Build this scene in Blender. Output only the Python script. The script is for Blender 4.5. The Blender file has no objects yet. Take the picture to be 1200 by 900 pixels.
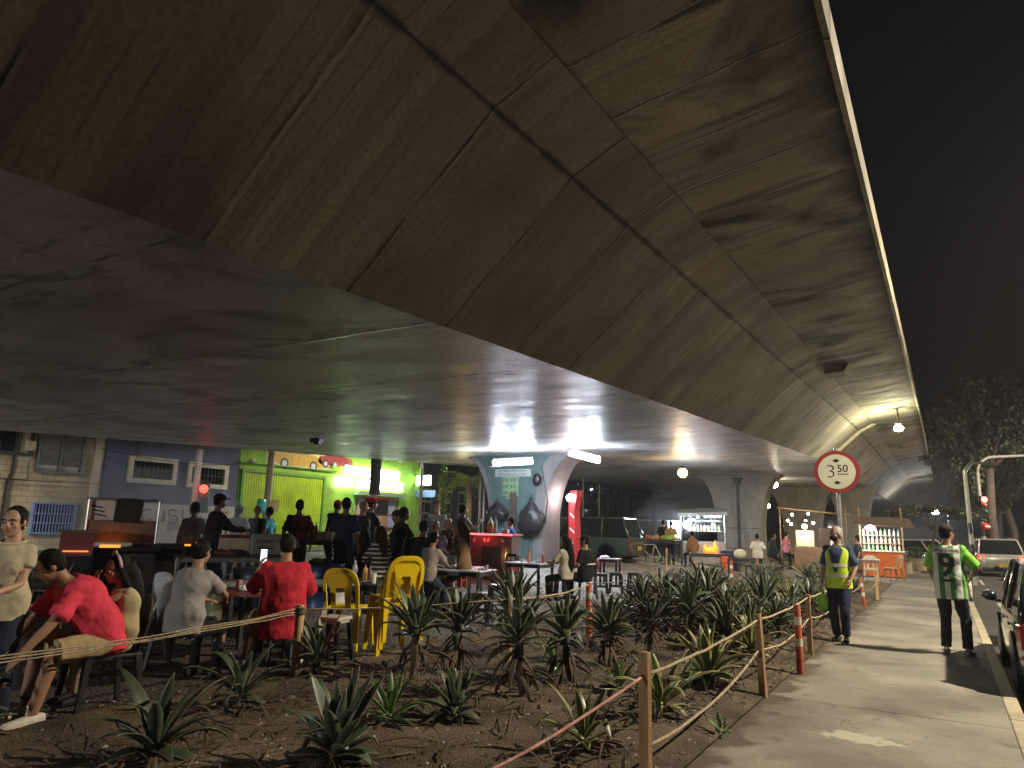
import bpy, bmesh, math, random
import numpy as np
from mathutils import Vector, Matrix, noise as mnoise
from mathutils.bvhtree import BVHTree
R=math.radians
random.seed(7)
scn=bpy.context.scene
col=scn.collection
# ------------------------------------------------------------------ camera geometry
FPX=832.0; ROLL=R(1.5); PITCH=R(11.3); YAW=R(31.07); EYE=1.55
def cam_dir(px,py):
    u=(px-600)/FPX; v=(450-py)/FPX
    c,s=math.cos(ROLL),math.sin(ROLL); x=u*c-v*s; z=u*s+v*c
    c,s=math.cos(PITCH),math.sin(PITCH); y=c-z*s; z=s+z*c
    c,s=math.cos(YAW),math.sin(YAW)
    return Vector((x*c-y*s, x*s+y*c, z))      # X = across the bridge, Y = along it
def sm(a,b,x):
    t=max(0.0,min(1.0,(x-a)/(b-a))); return t*t*(3-2*t)
def zg(t,s=0):                                # lie of the land under the bridge
    return 0.30*sm(-7.5,-12,t)
def P(px,py,dz=0.0):                          # ground point seen at a pixel
    r=cam_dir(px,py); z=dz
    for _ in range(12):
        k=(z-EYE)/r.z; z=zg(r.x*k)+dz
    return Vector((r.x*k,r.y*k,z))
def AT(px,py,t=None,s=None):                  # point on a vertical plane
    r=cam_dir(px,py); k=t/r.x if t is not None else s/r.y
    return Vector((r.x*k,r.y*k,EYE+r.z*k))
# ------------------------------------------------------------------ tagging
def tag(o,label=None,cat=None,group=None,kind=None):
    if label: o['label']=label
    if cat: o['category']=cat
    if group: o['group']=group
    if kind: o['kind']=kind
    return o
def thing(name,label,cat,loc=(0,0,0),rz=0.0,group=None,scale=1.0):
    o=bpy.data.objects.new(name,None); col.objects.link(o)
    o.empty_display_size=.1
    o.location=loc; o.rotation_euler=(0,0,rz); o.scale=(scale,)*3
    return tag(o,label,cat,group)
def dup(root,loc,rz=0.0,label=None,group=None,scale=None,cat=None):
    r=root.copy(); col.objects.link(r); r.location=loc; r.rotation_euler=(0,0,rz)
    if scale: r.scale=(scale,)*3
    if label: r['label']=label
    if group: r['group']=group
    if cat: r['category']=cat
    for ch in list(root.children):
        c=ch.copy(); col.objects.link(c); c.parent=r
        for g in list(ch.children):
            d=g.copy(); col.objects.link(d); d.parent=c
    return r
# ------------------------------------------------------------------ materials
def srgb(r,g,b):
    f=lambda c:(c/255/12.92 if c/255<=.04045 else ((c/255+.055)/1.055)**2.4)
    return (f(r),f(g),f(b))
MATS={}
def nd(nt,t,**kw):
    n=nt.nodes.new(t)
    for k,v in kw.items(): setattr(n,k,v)
    return n
def mat(name,c,rough=.6,metal=0,var=.25,scale=6.0,bump=0.0,bscale=None,coat=0,spec=.5,stretch=None,trans=0,alpha=None):
    if name in MATS: return MATS[name]
    m=bpy.data.materials.new(name); m.use_nodes=True; nt=m.node_tree
    b=nt.nodes['Principled BSDF']
    tc=nd(nt,'ShaderNodeTexCoord'); src=tc.outputs['Object']
    if stretch:
        mp=nd(nt,'ShaderNodeMapping'); mp.inputs['Scale'].default_value=stretch
        nt.links.new(src,mp.inputs['Vector']); src=mp.outputs[0]
    n=nd(nt,'ShaderNodeTexNoise'); n.inputs['Scale'].default_value=scale; n.inputs['Detail'].default_value=4
    nt.links.new(src,n.inputs['Vector'])
    mr=nd(nt,'ShaderNodeMapRange'); mr.inputs['From Min'].default_value=.25; mr.inputs['From Max'].default_value=.75
    mr.inputs['To Min'].default_value=1-var; mr.inputs['To Max'].default_value=1+var
    nt.links.new(n.outputs[0],mr.inputs['Value'])
    mx=nd(nt,'ShaderNodeVectorMath',operation='SCALE'); mx.inputs[0].default_value=c[:3]
    nt.links.new(mr.outputs[0],mx.inputs['Scale']); nt.links.new(mx.outputs[0],b.inputs['Base Color'])
    b.inputs['Roughness'].default_value=rough; b.inputs['Metallic'].default_value=metal
    b.inputs['Specular IOR Level'].default_value=spec
    if coat: b.inputs['Coat Weight'].default_value=coat; b.inputs['Coat Roughness'].default_value=.08
    if trans: b.inputs['Transmission Weight'].default_value=trans
    if bump:
        n2=nd(nt,'ShaderNodeTexNoise'); n2.inputs['Scale'].default_value=bscale or scale*4; n2.inputs['Detail'].default_value=3
        nt.links.new(src,n2.inputs['Vector'])
        bp=nd(nt,'ShaderNodeBump'); bp.inputs['Strength'].default_value=bump; bp.inputs['Distance'].default_value=.02
        nt.links.new(n2.outputs[0],bp.inputs['Height']); nt.links.new(bp.outputs[0],b.inputs['Normal'])
    m['_c']=list(c[:3]); MATS[name]=m; return m
def emit(name,c,strength):
    if name in MATS: return MATS[name]
    m=bpy.data.materials.new(name); m.use_nodes=True; b=m.node_tree.nodes['Principled BSDF']
    b.inputs['Base Color'].default_value=(*c,1); b.inputs['Emission Color'].default_value=(*c,1)
    b.inputs['Emission Strength'].default_value=strength; MATS[name]=m; return m
def glass(name,c=(.01,.012,.014),rough=.06):
    if name in MATS: return MATS[name]
    m=mat(name,c,rough,var=.1,spec=.8); return m
# ------------------------------------------------------------------ mesh builder
class MB:
    def __init__(s): s.v=[]; s.f=[]; s.m=[]; s.uv={}; s.M=Matrix.Identity(4); s.mi=0
    def add(s,vs,fs):
        o=len(s.v); s.v+= [tuple(s.M@Vector(v)) for v in vs]
        for f in fs: s.f.append(tuple(i+o for i in f)); s.m.append(s.mi)
        return s
    def box(s,c,d,rz=0.0,rx=0.0,ry=0.0,taper=1.0):
        hx,hy,hz=d[0]/2,d[1]/2,d[2]/2
        vs=[Vector((x*(taper if z>0 else 1),y*(taper if z>0 else 1),z)) for z in(-hz,hz) for x,y in((-hx,-hy),(hx,-hy),(hx,hy),(-hx,hy))]
        m=Matrix.Rotation(rz,3,'Z')@Matrix.Rotation(ry,3,'Y')@Matrix.Rotation(rx,3,'X'); c=Vector(c)
        return s.add([m@v+c for v in vs],[(3,2,1,0),(4,5,6,7),(0,1,5,4),(1,2,6,5),(2,3,7,6),(3,0,4,7)])
    def cone(s,p0,p1,r0,r1=None,n=10,caps=True):
        r1=r0 if r1 is None else r1; p0=Vector(p0);p1=Vector(p1); d=(p1-p0)
        if d.length<1e-6: return s
        d.normalize(); a=d.orthogonal().normalized(); b=d.cross(a)
        vs=[];
        for p,r in((p0,r0),(p1,r1)):
            for k in range(n):
                an=2*math.pi*k/n; vs.append(p+a*r*math.cos(an)+b*r*math.sin(an))
        fs=[(k,(k+1)%n,n+(k+1)%n,n+k) for k in range(n)]
        if caps: fs+=[tuple(range(n-1,-1,-1)),tuple(range(n,2*n))]
        return s.add(vs,fs)
    def tube(s,pts,r,n=8,cap=True):
        pts=[Vector(p) for p in pts]; N=len(pts); rr=r if isinstance(r,(list,tuple)) else [r]*N
        vs=[]; prev=None
        for i,p in enumerate(pts):
            d=(pts[min(i+1,N-1)]-pts[max(i-1,0)]).normalized()
            if prev is None: a=d.orthogonal().normalized()
            else:
                a=(prev-d*prev.dot(d)); a=a.normalized() if a.length>1e-5 else d.orthogonal().normalized()
            prev=a; b=d.cross(a)
            for k in range(n):
                an=2*math.pi*k/n; vs.append(p+a*rr[i]*math.cos(an)+b*rr[i]*math.sin(an))
        fs=[(i*n+k,i*n+(k+1)%n,(i+1)*n+(k+1)%n,(i+1)*n+k) for i in range(N-1) for k in range(n)]
        if cap: fs+=[tuple(range(n-1,-1,-1)),tuple(range((N-1)*n,N*n))]
        return s.add(vs,fs)
    def lathe(s,prof,n=16,c=(0,0,0)):
        c=Vector(c); vs=[]; 
        for r,z in prof:
            for k in range(n):
                an=2*math.pi*k/n; vs.append(c+Vector((r*math.cos(an),r*math.sin(an),z)))
        N=len(prof)
        fs=[(i*n+k,i*n+(k+1)%n,(i+1)*n+(k+1)%n,(i+1)*n+k) for i in range(N-1) for k in range(n)]
        fs+=[tuple(range(n-1,-1,-1)),tuple(range((N-1)*n,N*n))]
        return s.add(vs,fs)
    def ell(s,c,r,n=12,m=8,rot=None):
        c=Vector(c); vs=[(0,0,-1)]
        for i in range(1,m):
            ph=-math.pi/2+math.pi*i/m
            for k in range(n):
                an=2*math.pi*k/n; vs.append((math.cos(ph)*math.cos(an),math.cos(ph)*math.sin(an),math.sin(ph)))
        vs.append((0,0,1)); q=[]
        for v in vs:
            w=Vector((v[0]*r[0],v[1]*r[1],v[2]*r[2]))
            if rot is not None: w=rot@w
            q.append(w+c)
        fs=[(0,1+(k+1)%n,1+k) for k in range(n)]
        for i in range(m-2):
            a=1+i*n
            fs+=[(a+k,a+(k+1)%n,a+n+(k+1)%n,a+n+k) for k in range(n)]
        t=1+(m-2)*n
        fs+=[(t+k,t+(k+1)%n,len(vs)-1) for k in range(n)]
        return s.add(q,fs)
    def prism(s,poly,axis,a,b):      # poly of 2-D points extruded along axis 0/1/2 from a to b
        def mk(p,h):
            if axis==0: return (h,p[0],p[1])
            if axis==1: return (p[0],h,p[1])
            return (p[0],p[1],h)
        n=len(poly); vs=[mk(p,a) for p in poly]+[mk(p,b) for p in poly]
        fs=[(k,(k+1)%n,n+(k+1)%n,n+k) for k in range(n)]+[tuple(range(n-1,-1,-1)),tuple(range(n,2*n))]
        return s.add(vs,fs)
    def loft(s,rings,cap=True):
        n=len(rings[0]); N=len(rings); vs=[v for r in rings for v in r]
        fs=[(i*n+k,i*n+(k+1)%n,(i+1)*n+(k+1)%n,(i+1)*n+k) for i in range(N-1) for k in range(n)]
        if cap: fs+=[tuple(range(n-1,-1,-1)),tuple(range((N-1)*n,N*n))]
        return s.add(vs,fs)
    def build(s,name,mats,parent=None,smooth=False,bevel=0,fix=True,auto=None):
        me=bpy.data.meshes.new(name); me.from_pydata(s.v,[],s.f)
        ml=mats if isinstance(mats,(list,tuple)) else [mats]
        for m in ml: me.materials.append(m)
        if len(ml)>1: me.polygons.foreach_set('material_index',s.m)
        if fix:
            bm=bmesh.new(); bm.from_mesh(me); bmesh.ops.recalc_face_normals(bm,faces=bm.faces); bm.to_mesh(me); bm.free()
        if smooth:
            me.polygons.foreach_set('use_smooth',[True]*len(me.polygons))
            if auto: me.set_sharp_from_angle(angle=R(auto))
        me.update()
        o=bpy.data.objects.new(name,me); col.objects.link(o)
        if parent: o.parent=parent
        if bevel:
            b=o.modifiers.new('bevel','BEVEL'); b.width=bevel; b.segments=2; b.limit_method='ANGLE'
        return o
def struct(o): o['kind']='structure'; return o
def text_mesh(txt,size,align='CENTER',bold=0.0,extrude=0.0):
    cu=bpy.data.curves.new('txt','FONT'); cu.body=txt; cu.size=size; cu.align_x=align; cu.align_y='CENTER'
    cu.offset=bold; cu.extrude=extrude; cu.resolution_u=3
    o=bpy.data.objects.new('txt',cu); col.objects.link(o)
    dg=bpy.context.evaluated_depsgraph_get(); me=bpy.data.meshes.new_from_object(o.evaluated_get(dg))
    vs=[tuple(v.co) for v in me.vertices]; fs=[tuple(p.vertices) for p in me.polygons]
    bpy.data.objects.remove(o); bpy.data.curves.remove(cu); bpy.data.meshes.remove(me)
    return vs,fs
# ------------------------------------------------------------------ common materials
M_white=mat('white_paint',(.7,.7,.68),.5,var=.1)
M_black=mat('black_plastic',(.012,.012,.013),.35,var=.2)
M_dark=mat('dark_plastic',(.022,.022,.024),.4,var=.3)
M_steel=mat('galvanised_steel',(.45,.45,.46),.38,metal=.9,var=.2)
M_dsteel=mat('sooty_steel',(.05,.048,.046),.5,metal=.6,var=.4)
M_red=mat('red_paint',(.5,.02,.02),.4,var=.15)
M_yel=mat('yellow_plastic',(.85,.60,.012),.35,var=.12,scale=3)
M_wood=mat('raw_timber',(.33,.20,.10),.75,var=.35,scale=5,stretch=(6,6,.6),bump=.3)
M_rubber=mat('tyre_rubber',(.012,.012,.012),.8,var=.2)
M_chrome=mat('bright_metal',(.6,.6,.62),.2,metal=1,var=.1)
M_paper=mat('white_paper',(.75,.74,.72),.7,var=.1)
M_glass=glass('dark_glass')
M_card=mat('cardboard',(.33,.2,.1),.8,var=.2)

# ------------------------------------------------------------------ concrete of the bridge
def concrete(name,c,board=.62,rough=.55,stain=.6,seamv=None,aniso=1.0):
    m=bpy.data.materials.new(name); m.use_nodes=True; nt=m.node_tree; L=nt.links.new
    b=nt.nodes['Principled BSDF']
    uv=nd(nt,'ShaderNodeUVMap'); sp=nd(nt,'ShaderNodeSeparateXYZ'); L(uv.outputs[0],sp.inputs[0])
    U,V=sp.outputs[0],sp.outputs[1]
    def math_(op,a,bv=None,cv=None):
        n=nd(nt,'ShaderNodeMath',operation=op)
        for i,x in enumerate((a,bv,cv)):
            if x is None: continue
            if isinstance(x,(int,float)): n.inputs[i].default_value=x
            else: L(x,n.inputs[i])
        return n.outputs[0]
    def noise(su,sv,sc,det=4,dis=0):
        cb=nd(nt,'ShaderNodeCombineXYZ'); L(math_('MULTIPLY',U,su),cb.inputs[0]); L(math_('MULTIPLY',V,sv),cb.inputs[1])
        n=nd(nt,'ShaderNodeTexNoise'); n.inputs['Scale'].default_value=sc; n.inputs['Detail'].default_value=det
        n.inputs['Distortion'].default_value=dis; L(cb.outputs[0],n.inputs['Vector']); return n.outputs[0]
    def rng(x,a,b_,c_,d):
        n=nd(nt,'ShaderNodeMapRange'); L(x,n.inputs[0])
        for i,v in enumerate((a,b_,c_,d)): n.inputs[i+1].default_value=v
        return n.outputs[0]
    wob=math_('MULTIPLY',math_('SUBTRACT',noise(.15,1,1.3,3),.5),.10)
    uu=math_('ADD',U,wob)
    fb=math_('DIVIDE',uu,board); fr=math_('FRACT',fb); cell=math_('FLOOR',fb)
    edge=math_('MINIMUM',fr,math_('SUBTRACT',1.0,fr))
    wn=nd(nt,'ShaderNodeTexWhiteNoise',noise_dimensions='1D'); L(cell,wn.inputs['W'])
    broken=rng(noise(.5,1.2,1.5,4),.36,.56,.12,1)
    gmask=math_('MULTIPLY',math_('MULTIPLY',rng(edge,0.004,.020,1,0),rng(wn.outputs[0],.1,.5,.35,1)),broken)
    pw=.16
    fp_=math_('FRACT',math_('DIVIDE',uu,pw)); pe=math_('MINIMUM',fp_,math_('SUBTRACT',1.0,fp_))
    wn2=nd(nt,'ShaderNodeTexWhiteNoise',noise_dimensions='1D'); L(math_('FLOOR',math_('DIVIDE',uu,pw)),wn2.inputs['W'])
    fine=math_('MULTIPLY',math_('MULTIPLY',rng(pe,.02,.12,1,0),rng(wn2.outputs[0],.25,.95,.0,.6)),rng(noise(.8,1.5,1.6,4),.36,.56,.15,1))
    plank=rng(wn2.outputs[0],0,1,1-.15*aniso,1+.08*aniso)
    panel=rng(wn.outputs[0],0,1,1-.16*aniso,1.10)
    streak=rng(noise(9,.45 if aniso>.6 else 4,1.6,8),.3,.7,.92,1.07)
    grain=rng(noise(16,12,2.2,8,.3),.3,.7,.80,1.16)
    st=rng(noise(.7,.55,1.1,9,.9),.50,.66,0,1)
    st2=math_('MAXIMUM',rng(noise(3.0,.30 if aniso>.6 else 1.6,1.4,9,.5),.53,.61,0,1.0),rng(noise(11,.8 if aniso>.6 else 6,1.3,9,.6),.56,.64,0,.75))
    near=rng(edge,.02,.32,1,.18)
    st2=math_('MULTIPLY',st2,near)
    big=rng(noise(.5,.5,1.0,8,.4),.3,.7,.74,1.18)
    tot=math_('MULTIPLY',math_('MULTIPLY',math_('MULTIPLY',plank,panel),math_('MULTIPLY',streak,big)),grain)
    dirt=math_('MAXIMUM',math_('MULTIPLY',math_('MAXIMUM',st,st2),stain),math_('MAXIMUM',gmask,fine))
    if seamv is not None:
        for sv,w,amt in seamv:
            d=math_('ABSOLUTE',math_('SUBTRACT',V,sv))
            nn=rng(noise(2.2,.4,1.2,5),.3,.75,.15,1.9)
            dirt=math_('MAXIMUM',dirt,math_('MULTIPLY',rng(math_('DIVIDE',d,nn),0,w,1,0),amt))
    tot=math_('MULTIPLY',tot,math_('SUBTRACT',1.0,math_('MULTIPLY',dirt,.88)))
    vm=nd(nt,'ShaderNodeVectorMath',operation='SCALE'); vm.inputs[0].default_value=c; L(tot,vm.inputs['Scale'])
    L(vm.outputs[0],b.inputs['Base Color'])
    L(rng(noise(1,.5,2.0,4),.3,.7,rough-.1,rough+.15),b.inputs['Roughness']); b.inputs['Specular IOR Level'].default_value=.35 if aniso>.6 else .6
    bp=nd(nt,'ShaderNodeBump'); bp.inputs['Strength'].default_value=.55 if aniso>.6 else .22; bp.inputs['Distance'].default_value=.02
    hgt=math_('SUBTRACT',math_('ADD',math_('MULTIPLY',streak,.4),math_('MULTIPLY',plank,.5)),math_('MULTIPLY',gmask,1.2))
    L(hgt,bp.inputs['Height']); L(bp.outputs[0],b.inputs['Normal'])
    MATS[name]=m; return m

def zb(s):                        # rise of the bridge along its length
    return .0404*s if s<29.5 else .0404*29.5+.004*(s-29.5)
HB=1.55+EYE
# cross-section, right half: (t, z above bottom slab)
SEC=[(-3.73,0),(-2.465,1.15),(-1.99,1.40),(-.45,1.65)]
CEN=-11.17
def bridge():
    root=thing('overpass','long stained concrete road overpass roofing the food court','bridge')
    mb_=concrete('slab_concrete',(.42,.425,.435),2.4,.40,.75,aniso=.3)
    mw=concrete('web_concrete',(.35,.315,.265),1.25,.78,.42,seamv=[(1.709,.05,1.0)])
    mcn=concrete('cantilever_concrete',(.41,.38,.315),.78,.8,.95,seamv=[(2.24,.04,.8),(3.80,.40,1.0)])
    mf=concrete('fascia_concrete',(.38,.34,.24),1.6,.7,.35)
    ss=[-40,-30,-22,-16,-12]+[x*2.0 for x in range(-5,15)]+[29.5]+[31+4*k for k in range(0,14)]+[95,115,140]
    def strip(name,pts,m,v0=0.0,sub=1):
        vs=[];fs=[];uvs=[]
        P2=[];vv=[]
        acc=v0
        for i in range(len(pts)-1):
            a,b=pts[i],pts[i+1]; ln=math.hypot(b[0]-a[0],b[1]-a[1])
            for k in range(sub):
                P2.append((a[0]+(b[0]-a[0])*k/sub,a[1]+(b[1]-a[1])*k/sub)); vv.append(acc+ln*k/sub)
            acc+=ln
        P2.append(pts[-1]); vv.append(acc); n=len(P2)
        for s in ss:
            for (t,z) in P2: vs.append((t,s,HB+zb(s)+z))
        for i in range(len(ss)-1):
            for k in range(n-1):
                fs.append((i*n+k,i*n+k+1,(i+1)*n+k+1,(i+1)*n+k))
        me=bpy.data.meshes.new(name); me.from_pydata(vs,[],fs); me.materials.append(m)
        ul=me.uv_layers.new(name='UVMap')
        for p in me.polygons:
            for li,vi in zip(p.loop_indices,p.vertices):
                ul.data[li].uv=(ss[vi//n],vv[vi%n])
        o=bpy.data.objects.new(name,me); col.objects.link(o); o.parent=root
        return o
    mir=lambda p:(2*CEN-p[0],p[1])
    strip('bottom_slab',[mir(SEC[0]),SEC[0]],mb_,sub=4)
    strip('web',[SEC[0],SEC[1]],mw,sub=3)
    strip('haunch',[SEC[1],SEC[2]],mw,v0=1.709)
    strip('cantilever_slab',[SEC[2],(-1.2,1.53),(-.45,1.65)],mcn,v0=2.24)
    strip('web',[mir(SEC[1]),mir(SEC[0])],mw,sub=3)
    strip('cantilever_slab',[mir(SEC[3]),mir(SEC[2]),mir(SEC[1])],mcn,v0=2.24)
    strip('fascia',[(-.45,1.65),(-.45,1.61),(-.405,1.61),(-.395,1.86),(-.62,1.92),(-.62,2.1)],mf)
    strip('fascia',[mir(p) for p in [(-.45,1.65),(-.45,1.61),(-.405,1.61),(-.395,1.86),(-.62,1.92),(-.62,2.1)]],mf)
    strip('road_deck',[(-.62,2.1),mir((-.62,2.1))],mat('deck_asphalt',(.05,.05,.05),.9))
    # drain box cast under the cantilever
    d=MB(); s0=17.2; z0=HB+zb(s0)
    d.prism([(-2.03,z0+1.27),(-1.62,z0+1.29),(-1.45,z0+1.56),(-1.98,z0+1.46)],1,s0-.32,s0+.32)
    d.build('drain_box',mat('drain_concrete',(.25,.2,.15),.7,var=.4,bump=.4),root,bevel=.02)
    # open joint where the two spans meet
    j=MB(); z0=HB+zb(29.5)
    j.prism([(SEC[0][0]-.02,z0-.03),(SEC[1][0],z0+1.11),(SEC[2][0],z0+1.36),(-1.85,z0+1.33),(-2.36,z0+1.06),(-3.68,z0-.12)],1,29.44,29.52)
    j.build('joint_lip',mat('joint_pale',(.55,.5,.38),.6,var=.3),root)  # end lip coloured paler and yellower than the girder concrete
    return root
bridge()

def pier(t,s,label,shaft,top,thick,z0,mtl,notch=True):
    zt=HB+zb(s)-.01
    root=thing('bridge_pier',label,'pier',(t,s,z0))
    H=zt-z0
    N=14; prof=[]
    for i in range(N+1):
        k=i/N; z=H*k
        f=max(0,(k-.42)/.58); w=shaft/2+(top-shaft)/2*(1-math.sqrt(max(0,1-f**2)))**.85
        prof.append((w,z))
    m=MB()
    for i in range(N):
        (w0,a),(w1,b)=prof[i],prof[i+1]; th0=thick/2; 
        vs=[(-w0,-th0,a),(w0,-th0,a),(w0,th0,a),(-w0,th0,a),(-w1,-th0,b),(w1,-th0,b),(w1,th0,b),(-w1,th0,b)]
        fs=[(0,1,5,4),(1,2,6,5),(2,3,7,6),(3,0,4,7)]
        if i==0: fs.append((3,2,1,0))
        if i==N-1: fs.append((4,5,6,7))
        m.add(vs,fs)
    m.build('shaft',mtl,root)
    if notch:
        g=MB()
        g.box((0,-thick/2-.012,H*.45),(.16,.02,H*.86)); 
        g.prism([(-.3,H*.965),(.3,H*.965),(0,H*.84)],1,-thick/2-.02,-thick/2+.0)
        g.build('central_groove',mat('groove_dark',(.06,.055,.05),.9,var=.3),root)
        h=MB()
        for kz in(.18,.40): h.box((0,-thick/2-.004,H*kz),(shaft*.98,.006,.03))
        h.build('pour_line',mat('groove_dark',(.06,.055,.05),.9),root)
    return root,H,prof
M_pier=mat('pier_concrete',(.15,.147,.145),.75,var=.25,scale=3,bump=.35,bscale=14,stretch=(1,1,.4))
pr,PH,pp=pier(-12.6,22.0,'first flared bridge pier with teal painted face under the white tube lights',2.15,4.25,1.25,.25,M_pier,notch=False)
fp=MB()
pts=[(-(w*.86),z) for w,z in pp]+[((w*.66),z) for w,z in reversed(pp)]
fp.prism([(x,z) for x,z in pts if z>.0],1,-.635,-.628)
fp.build('painted_face',mat('teal_wall_paint',(.06,.105,.10),.55,var=.2,scale=2.5,bump=.1),pr)
c=MB(); c.tube([(1.0,-.65,3.3),(1.25,-.65,2.2),(1.18,-.66,1.4)],.02); c.build('conduit',M_dark,pr)
# ------------------------------------------------------------------ ground
def ground_mat(name,c1,c2,scale,pebble=0.0,pscale=40,rough=.9,bump=.6,c3=None):
    m=bpy.data.materials.new(name); m.use_nodes=True; nt=m.node_tree; L=nt.links.new; b=nt.nodes['Principled BSDF']
    tc=nd(nt,'ShaderNodeTexCoord')
    n=nd(nt,'ShaderNodeTexNoise'); n.inputs['Scale'].default_value=scale; n.inputs['Detail'].default_value=7; L(tc.outputs['Object'],n.inputs['Vector'])
    r=nd(nt,'ShaderNodeValToRGB'); r.color_ramp.elements[0].position=.32; r.color_ramp.elements[1].position=.68
    r.color_ramp.elements[0].color=(*c1,1); r.color_ramp.elements[1].color=(*c2,1); L(n.outputs[0],r.inputs[0])
    out=r.outputs[0]; h=n.outputs[0]
    if pebble:
        v=nd(nt,'ShaderNodeTexVoronoi'); v.inputs['Scale'].default_value=pscale; L(tc.outputs['Object'],v.inputs['Vector'])
        wn=nd(nt,'ShaderNodeSeparateColor'); L(v.outputs['Color'],wn.inputs[0])
        mr=nd(nt,'ShaderNodeMapRange'); mr.inputs[3].default_value=1-pebble; mr.inputs[4].default_value=1+pebble; L(wn.outputs[0],mr.inputs[0])
        vm=nd(nt,'ShaderNodeVectorMath',operation='SCALE'); L(out,vm.inputs[0]); L(mr.outputs[0],vm.inputs['Scale']); out=vm.outputs[0]
        h2=nd(nt,'ShaderNodeMath',operation='SUBTRACT'); L(n.outputs[0],h2.inputs[0]); L(v.outputs['Distance'],h2.inputs[1]); h=h2.outputs[0]
    L(out,b.inputs['Base Color']); b.inputs['Roughness'].default_value=rough; b.inputs['Specular IOR Level'].default_value=.35
    bp=nd(nt,'ShaderNodeBump'); bp.inputs['Strength'].default_value=bump; bp.inputs['Distance'].default_value=.03; L(h,bp.inputs['Height']); L(bp.outputs[0],b.inputs['Normal'])
    MATS[name]=m; return m
M_asph=ground_mat('asphalt',(.032,.031,.03),(.065,.06,.056),1.2,.35,90,.8,.35)
M_gravel=ground_mat('grey_gravel',(.12,.115,.11),(.26,.25,.235),.8,.55,26,.9,.9)
M_soil=ground_mat('dry_soil',(.032,.025,.018),(.155,.118,.076),1.1,.35,55,.95,.45)
M_conc=ground_mat('pavement_concrete',(.17,.158,.13),(.33,.305,.25),1.0,.16,150,.8,.35)
def pave_detail(m):
    nt=m.node_tree; L=nt.links.new; b=nt.nodes['Principled BSDF']; src=b.inputs['Base Color'].links[0].from_socket
    tc=[n for n in nt.nodes if n.type=='TEX_COORD'][0]; sp=nd(nt,'ShaderNodeSeparateXYZ'); L(tc.outputs['Object'],sp.inputs[0])
    def M(op,a,b_=None):
        n=nd(nt,'ShaderNodeMath',operation=op)
        for i,x in enumerate((a,b_)):
            if x is None: continue
            if isinstance(x,(int,float)): n.inputs[i].default_value=x
            else: L(x,n.inputs[i])
        return n.outputs[0]
    def N(sc,det=6,dis=0):
        n=nd(nt,'ShaderNodeTexNoise'); n.inputs['Scale'].default_value=sc; n.inputs['Detail'].default_value=det; n.inputs['Distortion'].default_value=dis; L(tc.outputs['Object'],n.inputs['Vector']); return n.outputs[0]
    def Rg(x,a,b_,c,d):
        n=nd(nt,'ShaderNodeMapRange'); L(x,n.inputs[0])
        for i,v in enumerate((a,b_,c,d)): n.inputs[i+1].default_value=v
        return n.outputs[0]
    def mix(f,c1,c2):
        n=nd(nt,'ShaderNodeMix',data_type='RGBA'); L(f,n.inputs['Factor']); L(c1,n.inputs['A']) ; n.inputs['B'].default_value=(*c2,1); return n.outputs['Result']
    out=mix(Rg(N(.9,8,.5),.50,.68,0,.55),src,(.085,.075,.06))
    out=mix(Rg(N(4,7,.6),.60,.72,0,.5),out,(.09,.08,.065))
    v=nd(nt,'ShaderNodeTexVoronoi'); v.inputs['Scale'].default_value=2.6; L(tc.outputs['Object'],v.inputs['Vector'])
    out=mix(Rg(v.outputs['Distance'],.05,.075,.6,0),out,(.05,.045,.04))
    # hairline cracks
    vc=nd(nt,'ShaderNodeTexVoronoi',feature='DISTANCE_TO_EDGE'); vc.inputs['Scale'].default_value=.42
    ad=nd(nt,'ShaderNodeVectorMath',operation='ADD'); nn=nd(nt,'ShaderNodeTexNoise'); nn.inputs['Scale'].default_value=2.5; nn.inputs['Detail'].default_value=6; L(tc.outputs['Object'],nn.inputs['Vector']); L(tc.outputs['Object'],ad.inputs[0]); L(nn.outputs['Color'],ad.inputs[1]); L(ad.outputs[0],vc.inputs['Vector'])
    out=mix(M('MULTIPLY',Rg(vc.outputs['Distance'],.0,.006,.7,0),Rg(N(.5,3),.48,.56,0,1)),out,(.04,.035,.03))
    # soil washed over the edge of the bed
    e=M('ADD',Rg(sp.outputs[0],-1.62,-1.05,.62,0),M('MULTIPLY',M('SUBTRACT',N(3,7),.5),1.1))
    out=mix(Rg(e,.36,.52,0,.85),out,(.085,.062,.04))
    # dried pale spill
    dx=M('DIVIDE',M('SUBTRACT',sp.outputs[0],SPX),.46); dy=M('DIVIDE',M('SUBTRACT',sp.outputs[1],SPY),.22)
    rr=M('SQRT',M('ADD',M('POWER',dx,2),M('POWER',dy,2)))
    e=M('ADD',M('SUBTRACT',1.0,rr),M('MULTIPLY',M('SUBTRACT',N(7,8,1.2),.5),1.9))
    out=mix(Rg(e,.30,.55,0,.9),out,(.50,.46,.37))
    L(out,b.inputs['Base Color'])
_c=P(1008,866); SPX,SPY=_c.x,_c.y
pave_detail(M_conc)
M_drive=ground_mat('driveway_concrete',(.10,.09,.075),(.19,.17,.14),.6,.15,70,.85,.3)
M_dirt=ground_mat('packed_dirt',(.13,.10,.06),(.24,.19,.11),.7,.25,40,.95,.5)
def sheet(name,ts,ss,zf,m,smooth=True):
    vs=[(t,s,zf(t,s)) for s in ss for t in ts]; n=len(ts)
    fs=[(i*n+k,i*n+k+1,(i+1)*n+k+1,(i+1)*n+k) for i in range(len(ss)-1) for k in range(n-1)]
    b=MB(); b.add(vs,fs); return struct(b.build(name,m,smooth=smooth,fix=False))
def lin(a,b,n): return [a+(b-a)*i/(n-1) for i in range(n)]
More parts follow.
